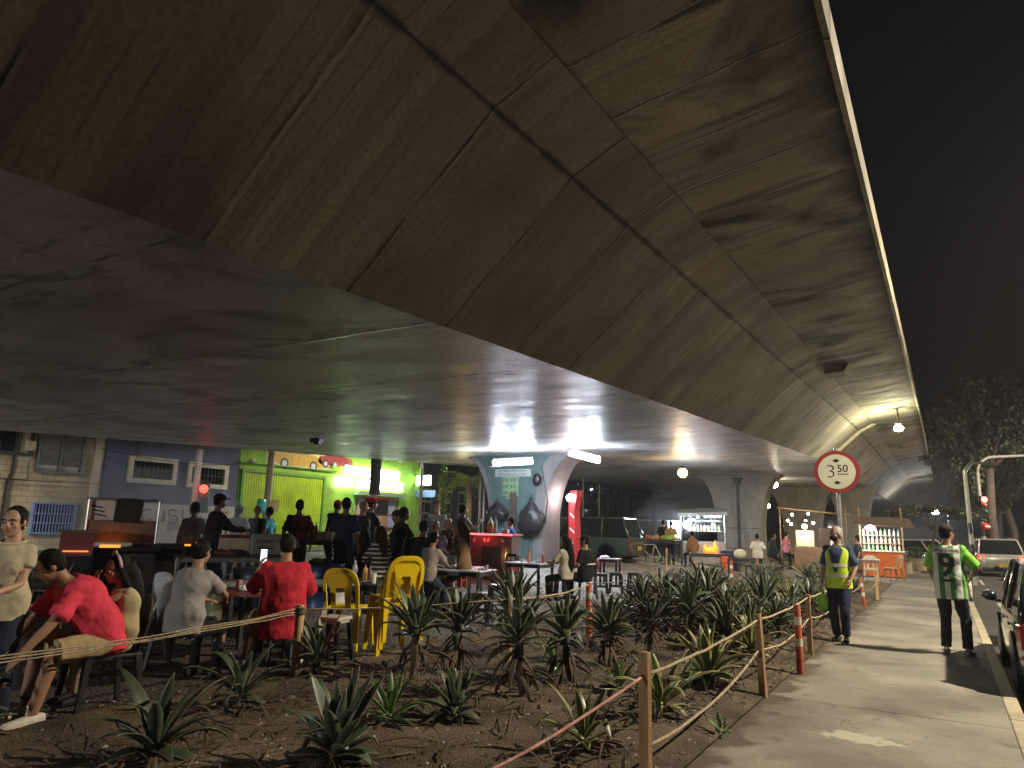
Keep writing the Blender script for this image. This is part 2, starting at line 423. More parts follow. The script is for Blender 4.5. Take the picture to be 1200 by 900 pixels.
sheet('ground',[-400,-150,-60,-30]+lin(-12.4,-7.2,14)+[.50,.505,30,150,400],[-150,-40,0,30,60,150,400,900],
      lambda t,s:(zg(t)-.05 if t<.502 else -.13),M_asph,False)
def bumps(t,s):
    a=mnoise.noise(Vector((t*.9,s*.9,0)))*.05+mnoise.noise(Vector((t*2.6,s*2.6,4)))*.022+mnoise.noise(Vector((t*7,s*7,9)))*.012
    return a
def soil_z(t,s):
    e=min(1,max(0,(-1.60-t)/.35)); e2=min(1,max(0,(t+9.3)/1.2))
    return zg(t)+.012+(bumps(t,s)+.05)*e*e2
def S0(t,s): return soil_z(t,s) if -9.3<t<-1.6 and -3<s<27 and t>-5.9 else zg(t)+.02
ss=[]; x=-3.0
while x<27: ss.append(x); x+=.05+.006*max(0,x)
ts=[]; x=-6.0
while x<-1.6: ts.append(x); x+=.055
ts.append(-1.6)
sheet('planting_bed_soil',ts,ss,lambda t,s:soil_z(t,s)*1.0 if t>-5.8 else zg(t)-.01,M_soil)
# yard: soil near the camera turning into grey gravel further on
def yard_mat():
    m=M_gravel.copy(); m.name='yard_gravel'; nt=m.node_tree; L=nt.links.new; b=nt.nodes['Principled BSDF']
    src=b.inputs['Base Color'].links[0].from_socket
    tc=[n for n in nt.nodes if n.type=='TEX_COORD'][0]
    n=nd(nt,'ShaderNodeTexNoise'); n.inputs['Scale'].default_value=.5; n.inputs['Detail'].default_value=6; L(tc.outputs['Object'],n.inputs['Vector'])
    sp=nd(nt,'ShaderNodeSeparateXYZ'); L(tc.outputs['Object'],sp.inputs[0])
    ad=nd(nt,'ShaderNodeMath',operation='MULTIPLY_ADD'); L(n.outputs[0],ad.inputs[0]); ad.inputs[1].default_value=4.0; L(sp.outputs[1],ad.inputs[2])
    mr=nd(nt,'ShaderNodeMapRange'); mr.inputs[1].default_value=9.0; mr.inputs[2].default_value=12.0; L(ad.outputs[0],mr.inputs[0])
    mx=nd(nt,'ShaderNodeMix',data_type='RGBA'); L(mr.outputs[0],mx.inputs['Factor']); mx.inputs['A'].default_value=(.06,.046,.034,1); L(src,mx.inputs['B'])
    L(mx.outputs['Result'],b.inputs['Base Color']); return m
sheet('gravel_yard',lin(-24,-12.2,8)+lin(-12,-7,12)+[-6.3,-5.7],lin(-4,27.2,60),lambda t,s:zg(t)+.006+.012*mnoise.noise(Vector((t,s,1))),yard_mat())
sheet('cross_street_dirt',lin(-24,-12.2,4)+lin(-12,-7,8)+[-4.0,-2.2],lin(27.5,34.5,8),lambda t,s:zg(t)+.004,M_dirt)
sheet('far_island_dirt',lin(-12,-7,6)+[-4,-1.0],lin(34.9,60,8),lambda t,s:zg(t)+.012,M_dirt)
sheet('driveway',[-1.6,.36],[22.02,36.0],lambda t,s:-.004,M_drive)
sheet('service_road_apron',[-5.7,-1.6],[27.3,36.0],lambda t,s:.0+.012,M_drive)
pv=MB(); 
for a,b in((-6,1.2),(1.21,4.4),(4.41,7.6),(7.61,10.8),(10.81,14.0),(14.01,17.2),(17.21,22.0)):
    pv.box((-.62,(a+b)/2,-.075),(1.97,b-a,.15))
struct(pv.build('pavement',M_conc,bevel=.004))
kb=MB(); 
y=-6.0
while y<36: kb.box((.43,y+.495,-.09),(.125,.985,.185)); y+=1.0
struct(kb.build('kerb',ground_mat('kerb_paint',(.30,.26,.17),(.46,.41,.29),1.5,.15,60,.7,.3),bevel=.01))
k2=MB()
for i in range(16):
    k2.box((-12.4+i*.62,27.35,zg(-12.4+i*.62)+.04),(.6,.16,.12))
struct(k2.build('yard_kerb',mat('old_kerb',(.32,.30,.27),.8,var=.3),bevel=.015))
# lane line of the road, pieces of it in view
ll=MB()
for k in range(8): ll.add([(1.05,14+k*6,-.124),(1.15,14+k*6,-.124),(1.15,17.5+k*6,-.124),(1.05,17.5+k*6,-.124)],[(0,1,2,3)])
struct(ll.build('road_marking',mat('road_paint',(.5,.46,.36),.7,var=.3,scale=12),fix=False))

# ------------------------------------------------------------------ street front (plane t = -28, facing the food court)
FX=-28.0; FZ=.25
def brick(name,c,mortar,w=.42,h=.2,var=.25):
    m=bpy.data.materials.new(name); m.use_nodes=True; nt=m.node_tree; L=nt.links.new; b=nt.nodes['Principled BSDF']
    tc=nd(nt,'ShaderNodeTexCoord'); sp=nd(nt,'ShaderNodeSeparateXYZ'); L(tc.outputs['Object'],sp.inputs[0])
    cb=nd(nt,'ShaderNodeCombineXYZ'); L(sp.outputs[1],cb.inputs[0]); L(sp.outputs[2],cb.inputs[1])
    bt=nd(nt,'ShaderNodeTexBrick'); L(cb.outputs[0],bt.inputs[0]); bt.inputs['Scale'].default_value=1; bt.inputs['Brick Width'].default_value=w; bt.inputs['Row Height'].default_value=h
    bt.inputs['Mortar Size'].default_value=.012; bt.inputs['Color1'].default_value=(*c,1); bt.inputs['Color2'].default_value=(*[x*.8 for x in c],1); bt.inputs['Mortar'].default_value=(*mortar,1)
    n=nd(nt,'ShaderNodeTexNoise'); n.inputs['Scale'].default_value=.9; n.inputs['Detail'].default_value=7; L(tc.outputs['Object'],n.inputs['Vector'])
    mr=nd(nt,'ShaderNodeMapRange'); mr.inputs[1].default_value=.3; mr.inputs[2].default_value=.7; mr.inputs[3].default_value=1-var; mr.inputs[4].default_value=1+var; L(n.outputs[0],mr.inputs[0])
    vm=nd(nt,'ShaderNodeVectorMath',operation='SCALE'); L(bt.outputs[0],vm.inputs[0]); L(mr.outputs[0],vm.inputs['Scale']); L(vm.outputs[0],b.inputs['Base Color'])
    b.inputs['Roughness'].default_value=.8
    bp=nd(nt,'ShaderNodeBump'); bp.inputs['Strength'].default_value=.4; bp.inputs['Distance'].default_value=.01; L(bt.outputs['Fac'],bp.inputs['Height']); bp.invert=True; L(bp.outputs[0],b.inputs['Normal'])
    return m
def fbox(m,s0,s1,z0,z1,d=.05,off=0.0):           # box standing proud of the facade plane
    m.box((FX+off+d/2,(s0+s1)/2,(z0+z1)/2),(d,abs(s1-s0),abs(z1-z0))); return m
def fpix(x0,y0,x1,y1):
    a=AT(x0,y0,t=FX); b=AT(x1,y1,t=FX); return a.y,b.y,b.z,a.z
def window(parent,s0,s1,z0,z1,fm,frame=.14,bars=0,hbars=0,bm=None,pane=None,depth=.1):
    f=MB()
    fbox(f,s0,s1,z1-frame,z1,depth,.003); fbox(f,s0,s1,z0,z0+frame,depth,.003)
    fbox(f,s0,s0+frame,z0+frame,z1-frame,depth,.003); fbox(f,s1-frame,s1,z0+frame,z1-frame,depth,.003)
    w=f.build('window',fm,parent,bevel=.006)
    p=MB(); fbox(p,s0+frame,s1-frame,z0+frame,z1-frame,.012,.004); p.build('pane',pane or M_glass,w)
    if bars:
        g=MB()
        for k in range(bars):
            y=s0+frame+(s1-s0-2*frame)*(k+.5)/bars; g.box((FX+.07,y,(z0+z1)/2),(.022,.03,z1-z0-2*frame))
        for k in range(hbars):
            z=z0+frame+(z1-z0-2*frame)*(k+1)/(hbars+1); g.box((FX+.085,(s0+s1)/2,z),(.022,s1-s0-2*frame,.035))
        g.build('grille',bm or M_dsteel,w)
    return w
M_cream=brick('cream_block_paint',(.50,.44,.30),(.28,.24,.16),.42,.21)
M_bluew=brick('blue_brick_paint',(.145,.168,.27),(.10,.115,.185),.24,.085,.35)
M_green=brick('lime_wall_paint',(.22,.40,.04),(.16,.31,.035),.6,.3,.3)
def building(name,label,s0,s1,z1,m,depth=9):
    r=thing(name,label,'building',(FX,(s0+s1)/2,FZ))
    b=MB(); b.box((-depth/2,0,(z1-FZ)/2-.2),(depth,s1-s0-.01,z1-FZ+.4)); b.build('wall',m,r)
    return r
class Off:                                        # parts given in world coordinates under a placed thing
    pass
def reparent_world(root):
    inv=Matrix.Translation(-Vector(root.location))
    for ch in root.children:
        if not ch.get('_loc'): ch.matrix_parent_inverse=inv
# cream building
cr=building('cream_building','cream painted block building with grey louvres above a blue barred window',3.5,15.70,7.2,M_cream)
cr_wall=cr.children[0]; cr_wall['_loc']=1
s0,s1,z0,z1=fpix(47,510,93,552); z1+=.25
lv=MB(); fbox(lv,s0,s1,z0,z1,.03,.003)
for k in range(15):
    z=z0+.16+(z1-z0-.2)*k/15; lv.box((FX+.055,(s0+s1)/2,z),(.012,s1-s0-.06,.085),ry=.5)
w=lv.build('louvre_window',mat('grey_louvre',(.30,.30,.27),.45,metal=.4,var=.25),cr)
g=MB()
for y in(s0,(s0+s1)/2,s1): fbox(g,y-.035,y+.035,z0-.05,z1,.12,.003)
fbox(g,s0-.03,s1+.03,z0-.14,z0-.06,.14,.003); g.build('frame',mat('louvre_frame',(.15,.15,.15),.5,metal=.5),w)
s0,s1,z0,z1=fpix(38,588,85,623)
w=window(cr,s0,s1,z0-.1,z1,mat('blue_metal',(.16,.25,.50),.45,var=.15),.07,13,2,mat('blue_metal',(.2,.3,.5),.45))
s0,s1,z0,z1=fpix(-40,505,36,535)
w=window(cr,s0,s1,z0,z1+.4,M_dsteel,.12,3,0)
tr=MB(); s_,_,_,_=fpix(111,520,125,560)
fbox(tr,s_,15.60,FZ,7.1,.012,.003); tr.build('pink_band',mat('faded_pink_paint',(.48,.22,.14),.8,var=.3),cr)
tr=MB(); fbox(tr,15.28,15.55,FZ,7.1,.09,.02); tr.build('downpipe',mat('white_pipe',(.6,.56,.46),.6,var=.25,scale=2),cr)
s_=AT(30,560,t=FX).y
tr=MB(); fbox(tr,s_-.45,s_,2.9,7,.03,.003); fbox(tr,s_-9,s_,2.72,2.9,.05,.003); tr.build('cornice',M_cream,cr)
tr=MB(); tr.tube([(FX+.06,s_-.52,7),(FX+.06,s_-.5,2.95),(FX+.07,s_-.62,2.6),(FX+.07,s_-.62,FZ)],.045); tr.build('drainpipe',M_dsteel,cr)
tr=MB(); fbox(tr,s_-.2,s_+.12,3.75,4.1,.12,.035); tr.build('meter_box',mat('cream_box',(.55,.5,.36),.6),cr,bevel=.01)
reparent_world(cr)
# blue building
bl=building('blue_building','blue brick house with two white framed windows over a white graffiti band',15.72,22.0,7.4,M_bluew); bl.children[0]['_loc']=1
M_wfr=mat('white_window_trim',(.62,.58,.48),.6,var=.15)
for px in((151,533,204,569),(220,541,264,574)):
    s0,s1,z0,z1=fpix(*px); w=window(bl,s0,s1,z0,z1,M_wfr,.2,9,1,M_dsteel,depth=.13)
band=MB(); zt=AT(200,591,t=FX).z; fbox(band,15.73,21.99,FZ,zt,.015,.003); band.build('white_band',mat('whitewash',(.60,.58,.54),.8,var=.2,scale=1.5),bl)
gr=MB(); 
def stroke(pts,r=.035):
    q=[(FX+.022,y,z) for y,z in pts]; gr.tube(q,r,5)
yb=AT(165,590,t=FX).y; h=zt-.45
def arc(cy,cz,ry,rz,a0,a1,n=10): return [(cy+ry*math.cos(R(a0+(a1-a0)*i/n)),cz+rz*math.sin(R(a0+(a1-a0)*i/n))) for i in range(n+1)]
stroke(arc(yb+.3,h-.02,.22,.26,40,330)); stroke(arc(yb+.9,h+.02,.16,.28,180,380)); stroke([(yb+1.05,h+.22),(yb+1.1,h-.28)])
stroke(arc(yb+1.45,h+.1,.2,.14,30,200)+arc(yb+1.5,h-.15,.2,.14,120,-120)); stroke([(yb+1.9,h+.25),(yb+1.95,h-.2),(yb+2.3,h-.25),(yb+2.25,h+.22)])
stroke([(yb+3.0,h+.3),(yb+2.55,h+.02),(yb+3.3,h-.25)]); stroke([(yb+3.25,h+.18),(yb+4.2,h+.2)]); stroke([(yb+3.35,h+.2),(yb+3.5,h-.2)])
gr.build('graffiti',mat('spray_paint',(.22,.06,.05),.6,var=.2),bl)
po=MB(); s_=AT(128,600,t=FX).y; fbox(po,s_,s_+1.0,zt-.95,zt-.1,.02,.02); po.build('poster',mat('pale_poster',(.6,.6,.56),.7,var=.1),bl)
po=MB(); s_=AT(197,610,t=FX).y; fbox(po,s_,s_+.5,zt-1.1,zt-.55,.02,.02); po.build('poster',mat('grey_poster',(.33,.35,.38),.7,var=.3,scale=9),bl)
reparent_world(bl)
# green shop
gs=building('green_shop','lime green shop with a wide ribbed gate and glowing white lettering',22.02,35.4,5.75,M_green); gs.children[0]['_loc']=1
s0,s1,z0,z1=fpix(286,552,378,562); z1=3.72
M_gate=mat('lime_gate_paint',(.30,.46,.012),.45,var=.3,scale=1.4)
gt=MB(); 
n=34
for k in range(n):
    y0=s0+(s1-s0)*k/n; fbox(gt,y0+.01,y0+(s1-s0)/n-.01,FZ,z1,.03,.012)
fbox(gt,s0,s1,FZ,z1,.01,.003); fbox(gt,s0,s1,1.9,1.98,.055,.003)
g_=gt.build('gate',M_gate,gs)
gf=MB(); fbox(gf,s0-.15,s0-.01,FZ,z1+.15,.1,.003); fbox(gf,s1+.01,s1+.15,FZ,z1+.15,.1,.003); fbox(gf,s0,s1,z1+.01,z1+.15,.1,.003); fbox(gf,s0-.3,s1+1.0,z1+.42,z1+.47,.12,.003)
gf.build('frame',mat('dark_green_frame',(.10,.26,.02),.5),g_)
# painted cars above the gate
mu=MB(); ym=AT(335,535,t=FX).y; zm=4.28
fbox(mu,s0+1.2,s1+.6,z1+.5,5.2,.006,.003); mu.build('mural_panel',mat('mural_ground',(.42,.44,.18),.7,var=.3,scale=3),gs)
def carpaint(yc,zc,L_,colr,name,flip=1):
    b=MB(); body=[(-.5,-.06),(-.5,.02),(-.46,.07),(-.3,.10),(-.16,.19),(.1,.2),(.26,.11),(.44,.07),(.5,.0),(.48,-.08),(-.4,-.09)]
    b.add([(FX+.014,yc+p[0]*L_*flip,zc+p[1]*L_) for p in body],[tuple(range(len(body)))])
    o=b.build('painted_car',mat(name,colr,.5,var=.25,scale=4),gs,fix=False)
    b=MB()
    b.add([(FX+.018,yc+p[0]*L_*flip,zc+p[1]*L_) for p in [(-.26,.10),(-.14,.17),(.08,.18),(.2,.11)]],[(0,1,2,3)])
    for wx in(-.3,.3): b.add([(FX+.019,yc+wx*L_+.085*L_*math.cos(a*math.pi/6),zc-.07*L_+.085*L_*math.sin(a*math.pi/6)) for a in range(12)],[tuple(range(12))])
    b.build('painted_glass_and_wheels',mat('mural_black',(.02,.02,.025),.5),o,fix=False)
    b=MB()
    for wx in(-.3,.3): b.add([(FX+.022,yc+wx*L_+.05*L_*math.cos(a*math.pi/6),zc-.07*L_+.05*L_*math.sin(a*math.pi/6)) for a in range(12)],[tuple(range(12))])
    b.build('painted_rims',mat('mural_grey',(.4,.4,.42),.5),o,fix=False)
carpaint(ym+.9,4.55,3.2,(.42,.25,.02),'mural_yellow'); carpaint(ym+3.5,4.72,2.6,(.22,.03,.03),'mural_red')
# glowing channel letters (two overexposed lines)
M_neon=emit('white_green_neon',(.78,1.0,.72),24)
def letters(y0,y1,z0,z1,n,parent,seed):
    rnd=random.Random(seed); b=MB(); w=(y1-y0)/n
    for k in range(n):
        if rnd.random()<.06: continue
        a=y0+w*k+.02; e=y0+w*(k+1)-.02; t=.1; x=FX+.12; h=z1-z0; zc=(z0+z1)/2
        kind=rnd.choice('OEHNUB')
        b.box((x,a+t/2,zc),(.08,t,h))
        if kind in 'OHNUB': b.box((x,e-t/2,zc),(.08,t,h))
        if kind in 'OEB': b.box((x,(a+e)/2,z1-t/2),(.078,e-a-.004,t*.98))
        if kind in 'OEUB': b.box((x,(a+e)/2,z0+t/2),(.078,e-a-.004,t*.98))
        if kind in 'EHNB': b.box((x,(a+e)/2,zc),(.078,e-a-.004,t*.9))
    return b.build('lit_letters',M_neon,parent)
a=AT(404,545,t=FX);b=AT(466,557,t=FX); letters(a.y,b.y,4.08,4.55,12,gs,3)
a=AT(392,558,t=FX);b=AT(431,568,t=FX); letters(a.y,b.y,3.42,3.90,8,gs,5)
a=AT(433,560,t=FX);b=AT(470,570,t=FX); letters(a.y,b.y,3.42,3.90,7,gs,9)
# shop counter opening, posters
s0,s1,z0,z1=fpix(414,574,466,612); z1=3.0
w=window(gs,s0,s1,.9,z1,mat('green_trim',(.2,.42,.12),.5),.12,pane=mat('shop_poster',(.30,.17,.10),.5,var=.5,scale=1.2))
aw=MB(); fbox(aw,s0-.05,s1+.05,z1+.02,z1+.25,.5,.003); aw.build('awning',mat('striped_awning',(.20,.3,.2),.6,var=.3),gs)
for k,(ya,yb_,za,zb_,cc) in enumerate(((.4,1.4,2.0,2.8,(.36,.36,.38)),(3.0,3.6,1.2,2.7,(.26,.26,.42)))):
    po=MB(); fbox(po,s0+ya,s0+yb_,za,zb_,.02,.02); po.build('poster',mat('poster%d'%k,cc,.6,var=.4,scale=4),gs)
tp=MB(); fbox(tp,26.0,31.0,5.15,5.75,.03,.003)
tp.build('vent_strip',mat('dark_vents',(.03,.04,.03),.7),gs)
rw=MB(); rw.prism([(FX-9,FZ),(FX,FZ),(FX,4.9),(FX-.6,5.75),(FX-9,5.75)],1,35.41,35.6); rw.build('gable_wall',M_green,gs)
sd=MB()
sd.box((FX+.75,35.0,4.15),(1.1,.1,.62)); sd.build('side_sign',emit('side_neon',(.8,1,.75),14),gs,bevel=.05)
br=MB(); br.box((FX+.1,35.0,4.5),(.3,.05,.05)); br.box((FX+.1,35.0,3.9),(.3,.05,.05)); br.build('bracket',M_dsteel,gs)
sd=MB(); sd.box((FX+.8,35.2,3.35),(1.5,.06,.42)); sd.build('blue_banner',mat('blue_banner',(.12,.17,.45),.5,var=.3,scale=4),gs)
for y_,z_ in((22.6,4.25),(27.9,4.55),(33.3,5.2)):
    fl=MB(); fl.box((FX+.2,y_,z_),(.14,.2,.14),ry=-.5); fl.box((FX+.08,y_,z_+.03),(.16,.04,.04)); fl.build('floodlight',mat('flood_grey',(.4,.4,.4),.4,metal=.5),gs)
reparent_world(gs)
# dark house beyond
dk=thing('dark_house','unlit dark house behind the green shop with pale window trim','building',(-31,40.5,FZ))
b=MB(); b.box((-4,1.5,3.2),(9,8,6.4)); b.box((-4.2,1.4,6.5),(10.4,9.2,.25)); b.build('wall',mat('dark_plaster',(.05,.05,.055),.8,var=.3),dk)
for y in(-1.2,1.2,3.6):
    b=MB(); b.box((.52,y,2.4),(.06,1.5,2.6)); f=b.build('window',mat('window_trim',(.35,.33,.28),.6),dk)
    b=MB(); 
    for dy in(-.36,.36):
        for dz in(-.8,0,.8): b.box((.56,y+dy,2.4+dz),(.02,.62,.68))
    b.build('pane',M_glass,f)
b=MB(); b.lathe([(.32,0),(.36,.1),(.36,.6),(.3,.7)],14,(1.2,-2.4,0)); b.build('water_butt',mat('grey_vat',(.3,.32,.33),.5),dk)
# utility poles and street lamps along that street
def upole(px,py,t,h,label,r=.17,m=None,s=None):
    g=AT(px,py,t=t); r_=thing('utility_pole',label,'pole',(t,g.y,FZ))
    b=MB(); b.lathe([(r,0),(r*.8,h*.6),(r*.62,h)],12); b.build('shaft',m or mat('pole_concrete',(.42,.33,.24),.8,var=.2,scale=2),r_)
    b=MB(); 
    for z in(h-.6,h-1.1): b.box((0,0,z),(.1,1.6,.09))
    for z in(h-.6,h-1.1):
        for y in(-.7,-.3,.3,.7): b.lathe([(.03,0),(.05,.05),(.03,.12)],8,(0,y,z+.05))
    b.build('crossarm',M_dsteel,r_); return r_
u1=upole(313,590,-25.0,9.0,'broad concrete utility pole standing before the lime green gate')
b=MB(); b.box((.2,.25,1.9),(.06,.34,.5)); b.build('notice',mat('wood_notice',(.5,.33,.18),.7),u1)
b=MB(); b.lathe([(.16,0),(.2,.1),(.2,.5),(.14,.6)],12,(.1,-.38,1.55)); b.build('turquoise_bin',mat('turquoise_plastic',(.03,.5,.45),.4),u1)
u2=upole(438,590,-23.5,9.0,'cluttered utility pole with a dark screen box before the shop lettering')
b=MB(); b.box((.28,-.1,2.0),(.3,1.35,.75)); b.build('screen_box',M_black,u2,bevel=.02)
b=MB(); b.box((.28,-.1,2.42),(.4,1.5,.09)); b.build('red_hood',M_red,u2)
b=MB(); b.lathe([(.26,0),(.26,3.2)],10,(0,0,2.6)); b.build('cable_bundle',mat('cable_black',(.03,.03,.05),.7,var=.5,scale=9),u2)
# overhead wires
def wire(a,b,sag,label,r=.012,mtl=None,cat='cable'):
    a=Vector(a);b=Vector(b); n=24; pts=[a.lerp(b,k/n)-Vector((0,0,sag*4*(k/n)*(1-k/n))) for k in range(n+1)]
    m=MB(); m.tube(pts,r,5); return tag(m.build('cable',mtl or M_black,smooth=True),label,cat)
wire((-27.8,15.4,4.1),(-27.8,22.4,4.1),.25,'thin black cable looping between blue house windows and gate')
wire((-27.8,2,2.9),(-27.8,15.9,2.75),.12,'grey cable sagging across the cream block wall')
wire((-25,AT(313,590,t=-25).y,8.2),(-23.5,AT(438,590,t=-23.5).y,8.2),.3,'overhead line between the two utility poles')
# ------------------------------------------------------------------ lamps
def lamp(kind,loc,power,c=(1,1,1),size=.1,parent=None,name='lamp_light',**kw):
    l=bpy.data.lights.new(name,kind); l.energy=power; l.color=c
    if kind in('POINT','SPOT'): l.shadow_soft_size=size
    if kind=='AREA': l.size=size; 
    for k,v in kw.items(): setattr(l,k,v)
    o=bpy.data.objects.new(name,l); col.objects.link(o); o.location=loc
    if parent: o.parent=parent
    return o
WARM=(1.0,.84,.60); COOL=(.78,.86,1.0)
# tube lights on the first pier
def tube_light(a,b,label,w=.15,power=700,strength=75):
    a=Vector(a);b=Vector(b); mid=(a+b)/2; d=b-a
    r=thing('tube_light',label,'lamp',mid)
    m=MB(); q=d/2; m.cone(-q,q,w/2,w/2,12)
    m.build('tube',emit('cool_tube_glow',(.86,.9,1.0),strength),r)
    h=MB(); up=Vector((0,0,1)); h.cone(-q*1.04+up*.11,q*1.04+up*.11,.045,.045,8)
    for e in(-1,1): h.cone(q*e*.96,q*e*.96+up*.11,.04,.04,8)
    h.build('housing',M_white,r)
    for k in(-.33,.33):
        lamp('POINT',q*k*2+Vector((0,0,-.0)),power,COOL,.12,r)
    return r
T1=tube_light(AT(579,543,s=18.7),AT(623,541,s=18.7),'long white tube light glowing above the menu boards on the pier')
T2=tube_light(AT(668,531,s=18.0),AT(702,540,s=18.8),'tilted white tube light hanging from the slab right of the pier')
# ------------------------------------------------------------------ agave-like bedding plants
def leaf_mat(name,mid,edge,ew,rough=.42):
    m=bpy.data.materials.new(name); m.use_nodes=True; nt=m.node_tree; L=nt.links.new; b=nt.nodes['Principled BSDF']
    uv=nd(nt,'ShaderNodeUVMap'); sp=nd(nt,'ShaderNodeSeparateXYZ'); L(uv.outputs[0],sp.inputs[0])
    a=nd(nt,'ShaderNodeMath',operation='SUBTRACT'); L(sp.outputs[0],a.inputs[0]); a.inputs[1].default_value=.5
    ab=nd(nt,'ShaderNodeMath',operation='ABSOLUTE'); L(a.outputs[0],ab.inputs[0])
    mr=nd(nt,'ShaderNodeMapRange'); mr.inputs[1].default_value=.5-ew; mr.inputs[2].default_value=.5-ew+.05; L(ab.outputs[0],mr.inputs[0])
    mx=nd(nt,'ShaderNodeMix',data_type='RGBA'); L(mr.outputs[0],mx.inputs['Factor']); mx.inputs['A'].default_value=(*mid,1); mx.inputs['B'].default_value=(*edge,1)
    tc=nd(nt,'ShaderNodeTexCoord'); n=nd(nt,'ShaderNodeTexNoise'); n.inputs['Scale'].default_value=9; n.inputs['Detail'].default_value=5; L(tc.outputs['Object'],n.inputs['Vector'])
    oi=nd(nt,'ShaderNodeObjectInfo')
    m2=nd(nt,'ShaderNodeMapRange'); m2.inputs[1].default_value=.25; m2.inputs[2].default_value=.75; m2.inputs[3].default_value=.65; m2.inputs[4].default_value=1.35; L(n.outputs[0],m2.inputs[0])
    m3=nd(nt,'ShaderNodeMapRange'); m3.inputs[3].default_value=.75; m3.inputs[4].default_value=1.25; L(oi.outputs['Random'],m3.inputs[0])
    mm=nd(nt,'ShaderNodeMath',operation='MULTIPLY'); L(m2.outputs[0],mm.inputs[0]); L(m3.outputs[0],mm.inputs[1])
    vm=nd(nt,'ShaderNodeVectorMath',operation='SCALE'); L(mx.outputs['Result'],vm.inputs[0]); L(mm.outputs[0],vm.inputs['Scale']); L(vm.outputs[0],b.inputs['Base Color'])
    b.inputs['Roughness'].default_value=rough
    MATS[name]=m; return m
M_leaf=leaf_mat('agave_leaf',(.055,.074,.042),(.095,.108,.06),.10)
M_leafv=leaf_mat('variegated_leaf',(.045,.075,.025),(.34,.30,.10),.17)
M_leafg=leaf_mat('young_leaf',(.07,.14,.03),(.12,.2,.05),.1)
M_dead=leaf_mat('dead_leaf',(.055,.038,.024),(.09,.065,.04),.2,.8)
M_stem=mat('agave_stem',(.085,.06,.04),.85,var=.4,scale=12,bump=.5,bscale=30)
def blade(vs,fs,uvs,rnd,origin,az,el,L,w,droop,twist=0.0,fold=.35,segs=8):
    o=len(vs); p=Vector(origin); e=el; st=L/segs
    kink=rnd.randint(3,6) if rnd.random()<.13 else -1
    for i in range(segs+1):
        t=i/segs
        if i==kink: e-=rnd.uniform(.7,1.5)
        wid=w*(.55+.45*min(1,t/.35))*(1-max(0,(t-.45)/.55)**1.7)+.002
        d=Vector((math.cos(az)*math.cos(e),math.sin(az)*math.cos(e),math.sin(e)))
        side=Vector((-math.sin(az),math.cos(az),0)); up=side.cross(d)*-1
        tw=twist*t; s2=side*math.cos(tw)+up*math.sin(tw); u2=up*math.cos(tw)-side*math.sin(tw)
        fo=fold*(1-.5*t)
        vs.append(p+s2*wid*.5+u2*wid*fo*.5); vs.append(p-u2*wid*.10); vs.append(p-s2*wid*.5+u2*wid*fo*.5)
        uvs+= [(0,t),(.5,t),(1,t)]
        p=p+d*st; e-=droop*(.35+1.3*t)/segs
        if p.z<.015 and e<0: e=max(e,-.03)
    for i in range(segs):
        a=o+i*3
        fs.append((a,a+1,a+4,a+3)); fs.append((a+1,a+2,a+5,a+4))
def leaf_obj(name,m,data,parent):
    vs,fs,uvs=data; me=bpy.data.meshes.new(name); me.from_pydata([tuple(v) for v in vs],[],fs); me.materials.append(m)
    ul=me.uv_layers.new(name='UVMap')
    idx=[l.vertex_index for l in me.loops]
    for i,vi in enumerate(idx): ul.data[i].uv=uvs[vi]
    me.polygons.foreach_set('use_smooth',[True]*len(me.polygons))
    o=bpy.data.objects.new(name,me); col.objects.link(o); o.parent=parent
    so=o.modifiers.new('thick','SOLIDIFY'); so.thickness=.006; so.offset=0
    return o
def agave(seed,n,L,w,stem,m,dead=8,spread=1.0,label='',cat='plant',droop=.9):
    rnd=random.Random(seed); r=thing('agave_plant',label,cat)
    z0=stem
    data=([],[],[])
    for k in range(n):
        q=(k+.5)/n; az=k*2.39996+rnd.uniform(-.25,.25)
        el=R(84)-q*R(78)*spread+rnd.uniform(-.14,.14)
        l=L*(.62+.5*math.sin(math.pi*min(1,q*1.05+.1)))*rnd.uniform(.8,1.12)
        wd=w*rnd.uniform(.8,1.15)
        dr=droop*(.25+q*.95)*rnd.uniform(.5,1.5)
        if rnd.random()<.12: dr+=1.1
        blade(*data,rnd,(math.cos(az)*.025,math.sin(az)*.025,z0+.10*(1-q)),az,el,l,wd,dr,rnd.uniform(-.5,.5))
    leaf_obj('rosette',m,data,r)
    if dead:
        data=([],[],[])
        for k in range(dead):
            az=rnd.uniform(0,6.28); el=rnd.uniform(-1.2,.15) if stem>.2 else rnd.uniform(-.1,.25)
            blade(*data,rnd,(math.cos(az)*.03,math.sin(az)*.03,max(.03,z0*rnd.uniform(.45,1.0))),az,el,L*rnd.uniform(.5,.95),w*.6,rnd.uniform(.4,1.4),rnd.uniform(-1.5,1.5),.6)
        leaf_obj('dead_leaves',M_dead,data,r)
    if stem>.08:
        b=MB(); pts=[]; rr=[]
        dx,dy=rnd.uniform(-.08,.08),rnd.uniform(-.08,.08)
        for i in range(7):
            t=i/6; pts.append((dx*(1-t)**1.3,dy*(1-t)**1.3,-.06+(z0+.14)*t)); rr.append(.034*rnd.uniform(.8,1.25)+.012*t)
        b.tube(pts,rr,9); b.build('stem',M_stem,r,smooth=True)
    return r
PL='plants of the roped bed'
def soilz(p): return soil_z(p.x,p.y) if -5.8<p.x<-1.62 else zg(p.x)
def at_px(px,py):
    p=P(px,py); p.z=soilz(p)-.01; return p
